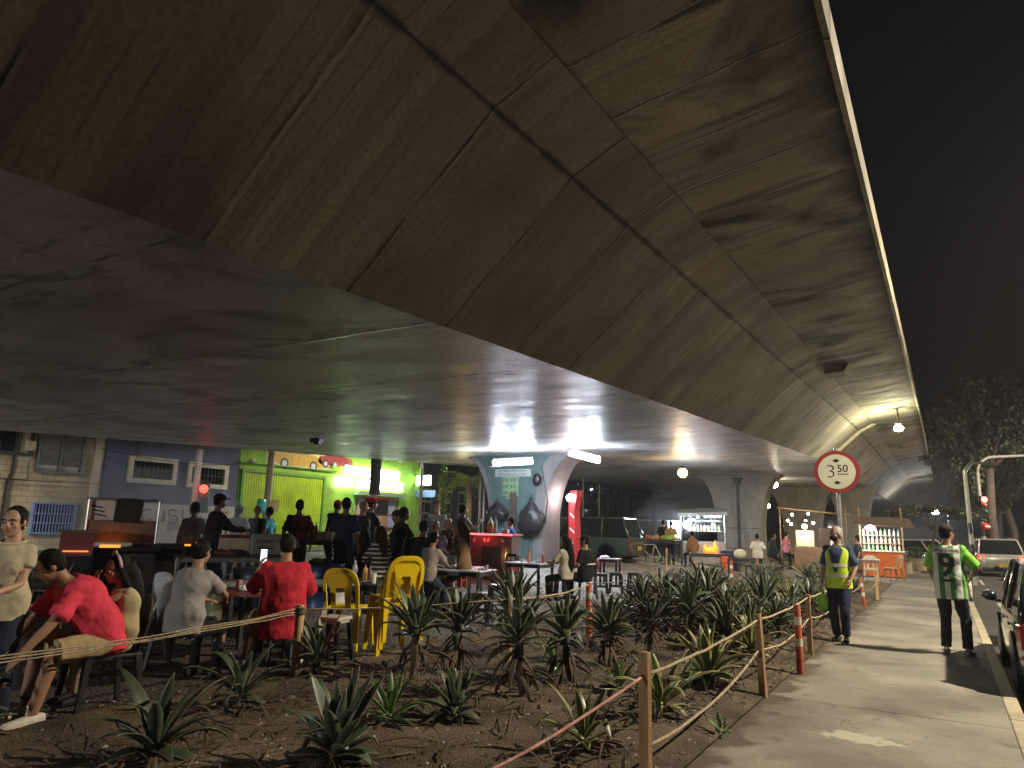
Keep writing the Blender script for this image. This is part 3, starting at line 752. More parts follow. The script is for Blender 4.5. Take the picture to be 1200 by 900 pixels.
# the near plants one can point to
near=[ # px,py,seed,n,L,w,stem,mat,label,scale,droop
 (178,905,11,15,.52,.085,.05,M_leaf,'dark long leaved agave at the bottom left edge in front of the plastic chair',.84,1.1),
 (390,915,12,20,.50,.105,.10,M_leaf,'big broad leaved agave in the foreground below the rope post',.76,.6),
 (-62,880,13,12,.48,.06,.05,M_leaf,'agave cut off by the left edge beside the white trainers',1,1.0),
 (532,852,14,15,.29,.062,.03,M_leaf,'small low stemless agave on bare soil left of the pink string',1,.6),
 (606,822,15,24,.43,.055,.46,M_leaf,'tall stemmed agave standing alone on a pale bare stem in mid bed',1,.75),
 (484,805,16,24,.40,.062,.42,M_leaf,'stemmed agave right in front of the stacked yellow chairs',1,.8),
 (535,792,17,20,.38,.06,.38,M_leaf,'stemmed agave right of the yellow chairs before the empty table',1,.8),
 (600,772,18,20,.44,.07,.50,M_leaf,'stemmed agave whose head overlaps the white topped table of the couple',1,.6),
 (660,806,19,22,.36,.06,.40,M_leaf,'leaning stemmed agave left of the orange striped post',1,.8),
 (712,787,20,26,.38,.06,.36,M_leaf,'broad headed agave under the orange striped post by the couple',1,.8),
 (764,772,21,18,.28,.045,.34,M_leaf,'slim little agave on a thin dark stem left of the thicket',1,.8),
 (648,797,22,10,.20,.05,.02,M_leafg,'bright green seedling agave in the middle of the bed',1,.5),
 (684,890,23,11,.34,.055,.03,M_leafv,'yellow edged agave in front of the nearest wooden stake',1,.8),
 (725,640+175,24,8,.24,.05,.02,M_leafg,'young green shoot plant just left of the nearest wooden stake',1,.4),
 (830,812,25,20,.50,.075,.05,M_leafv,'yellow striped agave sprawling behind the lower rope',1,1.2),
 (775,845,26,14,.42,.06,.03,M_leafv,'drooping striped agave right of the nearest wooden stake',1,1.4),
 (880,775,27,18,.44,.06,.05,M_leafv,'striped agave between the second stake and the orange post',1,1.2),
 (827,740,28,30,.50,.062,.42,M_leaf,'largest agave of the thicket rising against the gravel',1.05,.8),
 (970,690+38,29,18,.45,.06,.05,M_leaf,'upright agave just left of the man in the yellow vest',1,.6),
 (940,668,30,16,.50,.06,.22,M_leaf,'pale agave near the string light stall left of the yellow vest man',1,.8),
 (1002,700,31,12,.40,.06,.1,M_leaf,'agave partly hidden behind the man in the yellow vest',1,.8),
 (280,838,32,14,.36,.05,.08,M_leaf,'thin dark agave on the dark soil left of the wooden rope post',1,1.1),
 (370,800,33,12,.36,.06,.12,M_leaf,'shadowy agave right behind the wooden rope post',1,.8),
 (455,862,34,12,.28,.04,.03,M_leafg,'narrow leaved agave right of the big foreground agave',1,.6),
]
for (px,py,sd,n,L_,w_,st,m_,lb,sc,dr) in near:
    a=agave(sd,int(n*1.25),L_*1.10,w_*1.2,st,m_,dead=8 if st<.2 else 14,label=lb,droop=dr); a.location=at_px(px,py); a.scale=(sc,)*3; a['group']=PL
# the thicket: repeats of four kinds
protos=[agave(50,34,.50,.066,.18,M_leaf,10,label='x'),agave(51,28,.48,.072,.05,M_leaf,10,label='x',droop=1.1),agave(52,34,.46,.062,.32,M_leaf,12,label='x'),agave(53,22,.54,.075,.06,M_leafv,8,label='x',droop=1.2)]
rnd=random.Random(99)
LB=['grey green agave with a short stem crowded in the thicket between the rope fences','low sprawling grey agave crowded in the thicket between the rope fences','stemmed grey green agave crowded in the thicket between the rope fences','yellow striped agave crowded in the thicket between the rope fences']
used=[False]*4; spots=[]
tries=0
while len(spots)<44 and tries<4000:
    tries+=1
    s=rnd.uniform(8.3,17.5); t=rnd.uniform(-5.2,-2.05)
    lo=-2.9-min(2.6,max(0,(s-8.5))*.55)
    if t<lo and rnd.random()<.93: continue
    if any((t-a)**2+(s-b)**2<.30**2 for a,b in spots): continue
    spots.append((t,s))
for i in range(10): spots.append((rnd.uniform(-5.2,-2.2),rnd.uniform(18.0,25.5)))
for i,(t,s) in enumerate(spots):
    k=rnd.choice([0,0,1,1,2,2,3]); loc=(t,s,soil_z(t,s)-.01); sc=rnd.uniform(.7,1.2)
    if not used[k]: o=protos[k]; o.location=loc; o.rotation_euler.z=rnd.uniform(0,6); o.scale=(sc,)*3; used[k]=True
    else: o=dup(protos[k],loc,rnd.uniform(0,6),scale=sc)
    o['label']=LB[k]; o['group']=PL
# litter, clods and chips of the bed
def litter():
    rnd=random.Random(5); b=MB()
    for i in range(5200):
        s=.8+18*rnd.random()**1.6; t=rnd.uniform(-6.2,-1.5) if rnd.random()<.9 else rnd.uniform(-9,-6)
        if t>-1.62: t=-1.62-rnd.random()*.1
        z=S0(t,s); r=rnd.choice([.008,.012,.018,.028,.04])*rnd.uniform(.6,1.1)
        a=rnd.uniform(0,6.28); f=rnd.uniform(.2,.7); b.mi=rnd.choice([0,0,0,1,1,2,3])
        if b.mi==3: r=min(r,.014)
        c,s_=math.cos(a)*r,math.sin(a)*r; h=r*f
        q=rnd.uniform(.5,1.3)
        b.add([(t+c,s+s_,z),(t-s_*q,s+c*q,z+h*.2),(t-c,s-s_,z),(t+s_*q,s-c*q,z-.004),(t+c*.2,s,z+h)],[(0,1,4),(1,2,4),(2,3,4),(3,0,4)])
    o=b.build('soil_litter',[mat('clod',(.07,.048,.03),.95,var=.4),mat('brown_leaf',(.12,.075,.035),.9,var=.4),mat('stone_chip',(.22,.2,.17),.85,var=.3),mat('pale_chip',(.5,.47,.42),.8,var=.2)],fix=False)
    tag(o,kind='stuff')
    b=MB(); rnd=random.Random(6)
    for i in range(1000):
        s=1.5+17*rnd.random()**1.1; t=rnd.uniform(-5.2,-1.75); z=S0(t,s)
        a=rnd.uniform(0,6.28); L=rnd.uniform(.08,.42); w=.012; p=[]
        bow=rnd.uniform(-.3,.3); lift=rnd.uniform(.0,.12)
        vs=[];n=5
        for k in range(n+1):
            u=k/n; aa=a+bow*u; x=t+math.cos(aa)*L*u; y=s+math.sin(aa)*L*u
            x=max(-5.6,min(-1.58,x)); zz=S0(x,y)+.012+lift*math.sin(math.pi*u)
            nx,ny=-math.sin(aa)*w*(1-u*.7),math.cos(aa)*w*(1-u*.7)
            vs+= [(x+nx,y+ny,zz),(x,y,zz+.008),(x-nx,y-ny,zz)]
        fs=[]
        for k in range(n):
            q=k*3; fs+=[(q,q+1,q+4,q+3),(q+1,q+2,q+5,q+4)]
        b.add(vs,fs)
    o=b.build('fallen_leaves',mat('dry_fallen_leaf',(.075,.05,.032),.8,var=.5,scale=3),fix=False); tag(o,kind='stuff')
litter()
w=agave(77,9,.10,.03,0,M_leafg,0,label='tiny bright green weed on the soil at the pavement edge'); w.name='weed'; w['category']='weed'; w.location=at_px(845,862)

# ------------------------------------------------------------------ stakes and ropes of the fences
def stake(px,py,h,label,r=.035,kind='square',lean=(0,0),z=None):
    p=P(px,py); p.z=S0(p.x,p.y)-.05
    o=thing('fence_stake',label,'stake',p,random.uniform(0,1),'fence stakes of the roped bed'); o.rotation_euler=(lean[0],lean[1],random.uniform(-.3,.3))
    b=MB()
    if kind=='square': b.box((0,0,h/2),(r*2,r*1.5,h),taper=.95); b.build('post',M_wood,o,bevel=.005)
    elif kind=='round': b.lathe([(r,0),(r*.95,h*.5),(r*.9,h-.02),(r*.7,h)],12); b.build('post',mat('round_timber',(.46,.30,.13),.7,var=.35,scale=3,stretch=(4,4,.5),bump=.3),o,smooth=True,auto=40)
    elif kind=='orange':
        r*=.78
        b.lathe([(r,0),(r,h-.01),(r*.8,h)],14); b.build('post',mat('orange_post_paint',(.38,.075,.025),.6,var=.4,scale=8),o,smooth=True,auto=40)
        for zz in(h*.42,h*.72):
            q=MB(); q.lathe([(r+.002,zz),(r+.002,zz+h*.11)],14); q.build('white_band',mat('white_reflector',(.65,.6,.52),.4,var=.3,scale=10),o,smooth=True,auto=40)
    return o,p+Vector((lean[1]*h,-lean[0]*h,h))
tops={}
def S(k,*a,**kw): o,t=stake(*a,**kw); tops[k]=t; return o
S('a',757,925,.82,'nearest square wooden stake holding the pink string beside the pavement')
S('b',895,817,.80,'second wooden stake of the pavement rope, before the orange post',lean=(0,-.04))
S('o1',938,790,.78,'dark orange post with a pale band beside the second wooden stake pair',r=.05,kind='orange')
S('c',950,768,.80,'square wooden stake just right of the dark orange post',r=.032)
S('d',986,730,.75,'short stake behind the legs of the man in the yellow vest',r=.03)
S('o2',1014,712,.66,'orange and white post right of the yellow vest man',r=.045,kind='orange',lean=(0,-.1))
S('p2',1028,703,.62,'pale pink post right of the orange and white post',r=.045,kind='round')
S('e',345,800,.70,'thick round timber post with a wrapped rope knot before the red shirt man',r=.045,kind='round')
S('f',596,795,.80,'thin timber pole hidden in the stemmed agaves',r=.025,kind='round')
S('o3',690,752,.78,'orange and white striped post beside the couple table',r=.055,kind='orange')
S('g',779,705,1.15,'leaning slim pole wrapped with tape in the middle of the gravel edge',r=.028,kind='round',lean=(0,.06))
S('o4',816,690,.75,'orange banded post hidden in the big agave',r=.05,kind='orange')
S('o5',858,690,.8,'orange topped post right of the big agave',r=.05,kind='orange')
S('o6',888,684,.75,'red and white post before the man in the white tee',r=.05,kind='orange')
S('w',100,855,.0001+.62,'low wooden stake at the left end of the rope behind the leaning man',r=.03) if False else None
M_rope=mat('old_rope',(.38,.30,.20),.9,var=.4,scale=30,bump=.5,bscale=60)
M_tape=mat('pink_tape',(.45,.22,.18),.7,var=.5,scale=14)
def rope(pts,sag,r,name,label,m=M_rope,cat='rope',strands=1):
    b=MB(); allp=[]
    for i in range(len(pts)-1):
        a,c=Vector(pts[i]),Vector(pts[i+1]); n=14
        for k in range(n+(1 if i==len(pts)-2 else 0)):
            u=k/n; allp.append(a.lerp(c,u)-Vector((0,0,sag*4*u*(1-u))))
    for st in range(strands):
        q=[p+Vector((mnoise.noise(p*3+Vector((st*9,0,0)))*.012,0,mnoise.noise(p*3+Vector((0,st*7,0)))*.02-st*.018)) for p in allp]
        b.tube(q,r,6)
    return tag(b.build(name,m,smooth=True),label,cat)
dz=lambda k,f: tops[k]-Vector((0,0,f))
rope([tops['a']-Vector((.35,1.9,.45)),dz('a',.14)],.03,.009,'string','pink tape string rising from the lower edge to the nearest stake',M_tape,'string')
rope([dz('a',.14),dz('b',.06),dz('c',.04),dz('d',.04)],.03,.011,'rope','upper taut rope along the pavement stakes')
rope([dz('a',.56),dz('b',.34),dz('c',.30),dz('d',.30)],.09,.011,'rope','lower sagging rope along the pavement stakes')
rope([dz('d',.1),dz('o2',.15),dz('p2',.2)],.12,.01,'rope','slack rope between the posts right of the yellow vest man')
p_=AT(-40,775,t=-5.6)
rope([p_,dz('e',.04)],.03,.006,'rope','triple strand rope running left from the knotted timber post',strands=3)
rope([dz('e',.05),tops['e'].lerp(tops['f'],.55)+Vector((0,0,-.06)),dz('f',.03)],.01,.008,'rope','thin rope running past the stacked yellow chairs')
rope([dz('f',.03),dz('o3',.02)],.06,.011,'rope','rope between hidden pole and orange striped post')
rope([dz('o3',.02),dz('g',.55)],.02,.008,'rope','rope from orange striped post to the leaning pole',M_black)
rope([dz('g',.12),dz('o4',.05),dz('o5',.05),dz('o6',.05)],.04,.01,'rope','dark rope line along the far side of the bed',M_dsteel)
b=MB(); e=tops['e']
for k in range(3): b.tube([e+Vector((.052*math.cos(a*.6),.052*math.sin(a*.6),-.03-.022*k)) for a in range(12)],.013,6)
tag(b.build('rope_knot',mat('dirty_rope',(.13,.10,.06),.9,var=.4),smooth=True),'dirty rope wound around the top of the round timber post','rope')
# ------------------------------------------------------------------ people
SK={'light':mat('skin_light',(.48,.28,.19),.5,var=.08,scale=12),'tan':mat('skin_tan',(.33,.18,.11),.5,var=.08,scale=12),
    'brown':mat('skin_brown',(.16,.08,.05),.5,var=.08,scale=12),'dark':mat('skin_dark',(.07,.038,.025),.45,var=.08,scale=12)}
HAIRM=mat('dark_hair',(.008,.006,.005),.7,var=.5,scale=30,stretch=(1,1,.15),spec=.15,bump=.5,bscale=70)
HAIRG=mat('grey_hair',(.32,.31,.30),.6,var=.3,scale=40)
HAIRB=mat('brown_hair',(.03,.018,.011),.7,var=.5,scale=30,spec=.15,bump=.5,bscale=70)
EYEW=mat('eye_white',(.6,.58,.55),.3,var=.02); EYEB=mat('eye_dark',(.01,.007,.005),.2,var=.02)
LIP=mat('lips',(.30,.11,.09),.45,var=.1)
FOLD=bpy.data.textures.new('cloth_folds','CLOUDS'); FOLD.noise_scale=.15; FOLD.noise_depth=2
def cloth(name,c,var=.18,rough=.85):
    return mat('cloth_'+name,c,rough,var=var,scale=7,bump=.9,bscale=5.5,spec=.25)
def _ring(c,a,b,r,f,e=2.2,n=26):
    out=[]
    for k in range(n):
        t=2*math.pi*k/n; ct,st=math.cos(t),math.sin(t)
        x=math.copysign(abs(ct)**(2/e),ct)*a; y=math.copysign(abs(st)**(2/e),st)*b
        out.append(c+r*x+f*y)
    return out
def _cat(rings,k=4):
    out=[]; N=len(rings)
    for i in range(N-1):
        a,b,c,d=rings[max(i-1,0)],rings[i],rings[i+1],rings[min(i+2,N-1)]
        for j in range(k):
            t=j/k; t2=t*t; t3=t2*t
            out.append([(q*2+(r-p)*t+(p*2-q*5+r*4-s)*t2+(q*3-p-r*3+s)*t3)*.5 for p,q,r,s in zip(a,b,c,d)])
    out.append(rings[-1]); return out
def _limb(m,pts,rad,n=18,sub=4):
    q=[];rr=[]
    for i in range(len(pts)-1):
        for j in range(sub):
            u=j/sub; q.append(Vector(pts[i]).lerp(Vector(pts[i+1]),u)); rr.append(rad[i]+(rad[i+1]-rad[i])*u)
    q.append(Vector(pts[-1])); rr.append(rad[-1]); m.tube(q,rr,n)
def _ik(a,t,l1,l2,pole):
    a=Vector(a);t=Vector(t); d=t-a; L=min(d.length,(l1+l2)*.995)
    if d.length<1e-5: d=Vector((0,.01,-1))
    dn=d.normalized(); x=(l1*l1-l2*l2+L*L)/(2*L); h=math.sqrt(max(1e-6,l1*l1-x*x))
    p=Vector(pole); p=p-dn*p.dot(dn); p=p.normalized() if p.length>1e-4 else Vector((0,-1,0))
    return a+dn*x+p*h, a+dn*L
def vox(o,v,it=6,f=.5):
    r=o.modifiers.new('surface','REMESH'); r.mode='VOXEL'; r.voxel_size=v; r.use_smooth_shade=True
    s=o.modifiers.new('soft','SMOOTH'); s.factor=f; s.iterations=it
    return o
def hand(m,w,d,n,side,curl,k=1.0):
    d=d.normalized(); n=(n-d*n.dot(d)).normalized(); s=d.cross(n)*side
    rings=[]
    for t,a,b in((-.01,.026,.02),(.03,.036,.017),(.07,.042,.015),(.095,.038,.012)):
        rings.append(_ring(w+d*t*k,a*k,b*k,s,n,2.6,10))
    m.loft(rings)
    for i,(o,l) in enumerate(((-.031,.062),(-.0105,.074),(.0105,.079),(.031,.070))):
        p=w+d*.088*k+s*o*k; q=[p]; dd=d.copy(); c=0
        for seg in(.42,.33,.25):
            c+=curl*(.55+.12*i); dd=(d*math.cos(c)+n*math.sin(c)); p=p+dd*l*seg*k; q.append(p)
        m.tube(q,[.0098*k,.0092*k,.0085*k,.007*k],7)
    p=w+d*.025*k+s*.032*k; q=[p]
    for a,l in((.75,.035),(.45,.03),(.25,.024)):
        p=p+(d*math.cos(a)+s*math.sin(a)+n*.25).normalized()*l*k; q.append(p)
    m.tube(q,[.013*k,.0115*k,.0105*k,.008*k],7)
def person(label,loc,face,H=1.70,seat=None,lean=0.0,hunch=0.0,side=0.0,twist=0.0,head=(0,0),arms=None,legs=None,
           girth=1.0,belly=0.0,skin='tan',hair='short',hairm=None,shirt=None,sleeve=.75,trousers=None,shorts=False,shoes=None,
           cap=None,fem=False,v=.02,child=False,extra=None,group=None,loose=.012,hem=-.06,face_detail=False):
    k=H/1.7; m=MB(); hs=k**.35 if not child else .93
    hz=(seat+.085*k) if seat is not None else .90*k
    hip=Vector((0,0,hz))
    def frame(l):
        u=Vector((math.sin(side),math.sin(l)*math.cos(side),math.cos(l)*math.cos(side))).normalized()
        return u
    cr,srn=math.cos(twist),math.sin(twist)
    sp=[]; p=hip.copy(); r0=Vector((1,0,0))
    lv=[lean*.8,lean,lean+hunch*.5,lean+hunch]; dl=[.13*k,.14*k,.13*k,.12*k]
    pts=[hip]; ups=[frame(lean*.8)]
    for l,d in zip(lv,dl):
        p=p+frame(l)*d; pts.append(p.copy()); ups.append(frame(l))
    def basis(i):
        u=ups[i]; tw=twist*i/4; r=Vector((math.cos(tw),math.sin(tw),0)); r=(r-u*r.dot(u)).normalized(); f=u.cross(r); return r,f
    sw=.172 if fem else .195
    # spine stations: below hip, hip, waist, chest, shoulder
    g=girth; by=1+belly
    dims=[(.150*g,.105*g),(.165*g*(1.06 if fem else 1),.112*g*by**.5),(.135*g*(.92 if fem else 1)*(1+belly*.5),.100*g*by),(.158*g,.118*g*by**.4),(sw*.86*(.5+.5*g),.085*g)]
    dims=[(a*k,b*k) for a,b in dims]
    def torso(M,inf,lo=-.07,top=True):
        rings=[]
        r,f=basis(0); rings.append(_ring(hip+ups[0]*lo*k,dims[0][0]+inf,dims[0][1]+inf,r,f))
        for i in range(5):
            r,f=basis(i); c=pts[i]+f*(belly*.035 if i in(1,2) else 0)
            rings.append(_ring(c,dims[i][0]+inf,dims[i][1]+inf,r,f))
        r,f=basis(4); rings.append(_ring(pts[4]+ups[4]*.045*k,.085*k+inf,.062*k+inf,r,f))
        if top: rings.append(_ring(pts[4]+ups[4]*.07*k,.058*k+inf*.6,.052*k+inf*.6,r,f))
        M.loft(_cat(rings))
    torso(m,0)
    if fem and not child:
        r,f=basis(3)
        for s in(-1,1): m.ell(pts[3]+r*s*.07*k+f*.085*k-ups[3]*.02,(.062*k,.06*k,.065*k),10,7)
    # head
    nb=pts[4]+ups[4]*.05*k
    hp=lean*.45+hunch*.5+head[1]; hu=Vector((math.sin(side*.5),math.sin(hp),math.cos(hp))).normalized()
    yaw=twist+head[0]
    nd_=(ups[4]+hu).normalized()
    hf0=Vector((-math.sin(yaw),math.cos(yaw),0)); hf=(hf0-hu*hf0.dot(hu)).normalized(); hr=hf.cross(hu)
    hb=nb+nd_*.065*k
    hc=hb+hu*.105*hs+hf*.018*hs
    _limb(m,[nb-ups[4]*.03,hb+hu*.05],[.058*k,.052*k],12)
    rot=Matrix((hr,hf,hu)).transposed()
    W=lambda x,y,z: hc+rot@(Vector((x,y,z))*hs)
    m.ell(W(0,-.008,.022),(.074*hs,.094*hs,.093*hs),16,12,rot)
    m.ell(W(0,.026,-.042),(.056*hs,.066*hs,.072*hs),14,10,rot)
    m.ell(W(0,.066,-.088),(.026*hs,.024*hs,.022*hs),8,6,rot)
    m.tube([W(0,.086,.012),W(0,.106,-.022),W(0,.100,-.034)],[.010*hs,.014*hs,.010*hs],8)
    m.ell(W(0,.100,-.031),(.019*hs,.012*hs,.010*hs),8,6,rot)
    m.ell(W(0,.070,.030),(.056*hs,.022*hs,.012*hs),10,6,rot)
    for s in(-1,1):
        m.ell(W(s*.075,-.004,-.012),(.010*hs,.022*hs,.034*hs),8,6,rot)
        m.ell(W(s*.040,.062,-.030),(.022*hs,.018*hs,.020*hs),8,6,rot)
    m.ell(W(0,.082,-.060),(.024*hs,.012*hs,.010*hs),8,6,rot)
    # arms
    arms=arms or {}
    info={}
    for s,nm in((-1,'L'),(1,'R')):
        r,f=basis(4)
        sh=pts[4]+r*s*(sw-.035)*k*(.6+.4*g)-ups[4]*.012*k
        spec=arms.get(nm,{}); tgt=spec.get('to'); 
        if tgt is None: tgt=sh+Vector((s*.09,.04,-.50*k))
        else:
            tgt=Vector(tgt)
            if spec.get('rel',True): tgt=sh+tgt
        pole=spec.get('pole',(s*.5,-.6,-.5))
        el,wr=_ik(sh,tgt,.285*k,.255*k,pole)
        a=.85+.15*g
        ar=(.047*k*a*(.85 if fem else 1),.040*k*a*(.85 if fem else 1),.026*k)
        _limb(m,[sh-r*s*.02,sh.lerp(el,.35),el,el.lerp(wr,.35),wr],[ar[0],ar[0]*1.03,ar[1]*.88,ar[1]*.92,ar[2]],12)
        m.ell(sh,(ar[0]*1.12,)*3,10,8)
        fd=(wr-el).normalized(); pn=Vector(spec.get('palm',(-s,0,0)))
        if abs(fd.dot(pn.normalized()))>.95: pn=Vector((0,1,0))
        hand(m,wr,fd,pn,s,spec.get('curl',.45),k if not child else k*.95)
        info[nm]=(sh,el,wr,ar,fd)
    # legs
    legs=legs or {}; feet={}
    for s,nm in((-1,'L'),(1,'R')):
        r,f=basis(0); hj=hip+r*s*.088*k-ups[0]*.02*k
        if nm in legs: an=Vector(legs[nm])
        elif seat is not None: an=Vector((s*.12,.40*k,.08))
        else: an=Vector((s*.10,0.0,.08))
        pole=(s*.15,1,.6) if seat is not None else (s*.1,1,0)
        kn,an=_ik(hj,an,.42*k,.415*k,pole)
        gl=.8+.2*g
        lr=(.082*k*gl,.055*k*gl,.036*k)
        _limb(m,[hj,hj.lerp(kn,.5),kn,kn.lerp(an,.3),an],[lr[0],lr[0]*.88,lr[1],lr[1]*1.02,lr[2]],12)
        fdir=Vector((s*.18,1,0)).normalized() if seat is None else Vector(((an-hj).x*.6,max(.25,(an-hj).y),0)).normalized()
        fdir=Vector(legs[nm+'d']).normalized() if nm+'d' in legs else fdir
        gz=max(0.0,an.z-.08)
        fs_=Vector((fdir.y,-fdir.x,0))
        m.loft([_ring(an+fdir*d*k+Vector((0,0,dz)),a*k,b*k,fs_,Vector((0,0,1)),2.5,10) for d,dz,a,b in((-.065,-.045,.022,.022),(-.03,-.04,.032,.036),(.05,-.045,.036,.034),(.13,-.058,.042,.02),(.18,-.063,.030,.012))])
        feet[nm]=(hj,kn,an,lr,fdir,fs_)
    body=m.build('person',SK[skin],smooth=True,fix=False); vox(body,v,4)
    body.location=loc; body.rotation_euler=(0,0,face); tag(body,label,'person',group)
    def piece(nm,M,mt,vv=None,it=8):
        o=M.build(nm,mt,body,smooth=True,fix=False); vox(o,vv or v,it)
        if nm in('shirt','trousers') and v<=.017:
            d=o.modifiers.new('folds','DISPLACE'); d.texture=FOLD; d.texture_coords='LOCAL'; d.strength=.036 if nm=='shirt' else .028; d.mid_level=.5
        return o
    out={'body':body}
    if shirt:
        M=MB(); torso(M,loose*1.3+.004,lo=hem,top=False)
        if fem and not child:
            r,f=basis(3)
            for s in(-1,1): M.ell(pts[3]+r*s*.07*k+f*.088*k-ups[3]*.02,(.070*k,.067*k,.072*k),10,7)
        if sleeve>0:
            for s,nm in((-1,'L'),(1,'R')):
                sh,el,wr,ar,fd=info[nm]; r,f=basis(4); i2=loose+.006
                if sleeve<=1: _limb(M,[sh-r*s*.03,sh.lerp(el,.4*sleeve),sh.lerp(el,sleeve)],[ar[0]+i2,ar[0]*1.03+i2,ar[1]+i2+.012],14)
                else: _limb(M,[sh-r*s*.03,sh.lerp(el,.5),el,wr.lerp(el,.06)],[ar[0]+i2,ar[0]+i2,ar[1]+i2,ar[2]+i2+.004],14)
                M.ell(sh,((ar[0]+i2)*1.05,)*3,10,8)
        out['shirt']=piece('shirt',M,shirt)
    if trousers:
        M=MB(); r,f=basis(0)
        M.loft([_ring(hip+ups[0]*z*k,a+.010,b+.010,r,f) for z,a,b in((-.09,dims[0][0]*.93,dims[0][1]*.93),(0,dims[0][0],dims[0][1]),(.06,dims[0][0]*.6+dims[1][0]*.4-.004,dims[0][1]*.6+dims[1][1]*.4-.004),(.09,dims[0][0]*.4+dims[1][0]*.6-.006,dims[0][1]*.4+dims[1][1]*.6-.006))])
        for nm in 'LR':
            hj,kn,an,lr,fdir,fs_=feet[nm]; i2=.016 if not fem else .006
            if shorts: _limb(M,[hj,hj.lerp(kn,.5),kn.lerp(hj,.02)],[lr[0]+i2,lr[0]*.93+i2+.006,lr[1]+i2+.024],14)
            else: _limb(M,[hj,hj.lerp(kn,.5),kn,kn.lerp(an,.5),an+(kn-an).normalized()*.015],[lr[0]+i2,lr[0]*.9+i2,lr[1]+i2,lr[1]*.9+i2,lr[2]+i2+.016],14)
        out['trousers']=piece('trousers',M,trousers)
    if shoes is None: shoes=mat('black_shoe',(.015,.014,.014),.5,var=.2)
    if shoes:
        for nm in 'LR':
            hj,kn,an,lr,fdir,fs_=feet[nm]; M=MB()
            M.loft([_ring(an+fdir*d*k+Vector((0,0,dz)),a*k,b,fs_,Vector((0,0,1)),2.8,12) for d,dz,a,b in((-.085,-.040,.028,.038),(-.05,-.036,.040,.044),(.03,-.042,.043,.040),(.11,-.052,.048,.030),(.17,-.058,.042,.024),(.205,-.062,.026,.016))])
            out['shoe'+nm]=piece('shoe',M,shoes,min(v,.013),1)
    # hair and caps
    hm=hairm or HAIRM
    if hair!='bald' or cap:
        M=MB()
        if hair!='bald':
            M.ell(W(0,-.022,.030),(.082*hs,.094*hs,.098*hs),16,12,rot); M.ell(W(0,-.042,-.012),(.076*hs,.066*hs,.075*hs),14,10,rot)
            for s in(-1,1): M.ell(W(s*.066,.015,.012),(.014*hs,.024*hs,.034*hs),8,6,rot)
        if hair in('long','longside'):
            M.tube([W(0,-.07,.03),W(0,-.105,-.08)*.5+W(0,-.1,-.08)*.5,W(.0,-.115,-.20),W(0,-.125,-.33),W(0,-.12,-.42)],[.075*hs,.085*hs,.088*hs,.075*hs,.03*hs],12)
            for s in(-1,1): M.tube([W(s*.072,.0,.01),W(s*.082,-.02,-.10),W(s*.075,-.06,-.22)],[.022*hs,.03*hs,.02*hs],8)
        if hair=='bun': M.ell(W(0,-.125,.045),(.045*hs,.04*hs,.045*hs),12,8)
        if hair=='pony': M.tube([W(0,-.1,.07),W(.0,-.16,.02),W(.02,-.17,-.12),W(.02,-.15,-.24)],[.03*hs,.04*hs,.035*hs,.012*hs],9)
        if hair!='bald': out['hair']=piece('hair',M,hm,min(v,.012),2)
    if cap:
        M=MB(); M.ell(W(0,-.012,.052),(.086*hs,.106*hs,.075*hs),16,12,rot)
        M.loft([_ring(W(0,y,z),a*hs,.006*hs,hr,hu,2,12) for y,z,a in((.06,.052,.070),(.11,.050,.068),(.145,.042,.055),(.165,.036,.030))])
        out['cap']=piece('cap',M,cap,.009,1)
    if face_detail:
        e=MB(); 
        for s in(-1,1): e.ell(W(s*.031,.0765,-.004),(.0125*hs,.011*hs,.0075*hs),10,8,rot)
        o1=e.build('eyes',EYEW,body,smooth=True,fix=False)
        e=MB()
        for s in(-1,1): e.ell(W(s*.031,.0855,-.004),(.0062*hs,.005*hs,.0066*hs),8,6,rot)
        e.build('irises',EYEB,body,smooth=True,fix=False)
        e=MB()
        for s in(-1,1): e.tube([W(s*.014,.092,.020),W(s*.032,.090,.026),W(s*.050,.076,.020)],[.0035*hs,.0042*hs,.0025*hs],6)
        e.build('eyebrows',hm,body,smooth=True,fix=False)
        e=MB(); e.ell(W(0,.0915,-.0605),(.023*hs,.006*hs,.0085*hs),10,6,rot); e.build('lips',LIP,body,smooth=True,fix=False)
    out.update(W=W,rot=rot,hs=hs,info=info,feet=feet,pts=pts,ups=ups,basis=basis,hip=hip,hf=hf,hu=hu,hr=hr)
    return out
def va(p): return math.atan2(p[1],p[0])-math.pi/2      # heading that faces straight away from the camera
def at_d(px,py,d):
    r=cam_dir(px,py); k=d/math.hypot(r.x,r.y); return Vector((r.x*k,r.y*k,EYE+r.z*k))
def stand_at(px,pytop,d,lo=1.5,hi=1.86):
    q=at_d(px,pytop,d); g=zg(q.x); H=max(lo,min(hi,q.z-g)); return Vector((q.x,q.y,g+.015)),H/1.03
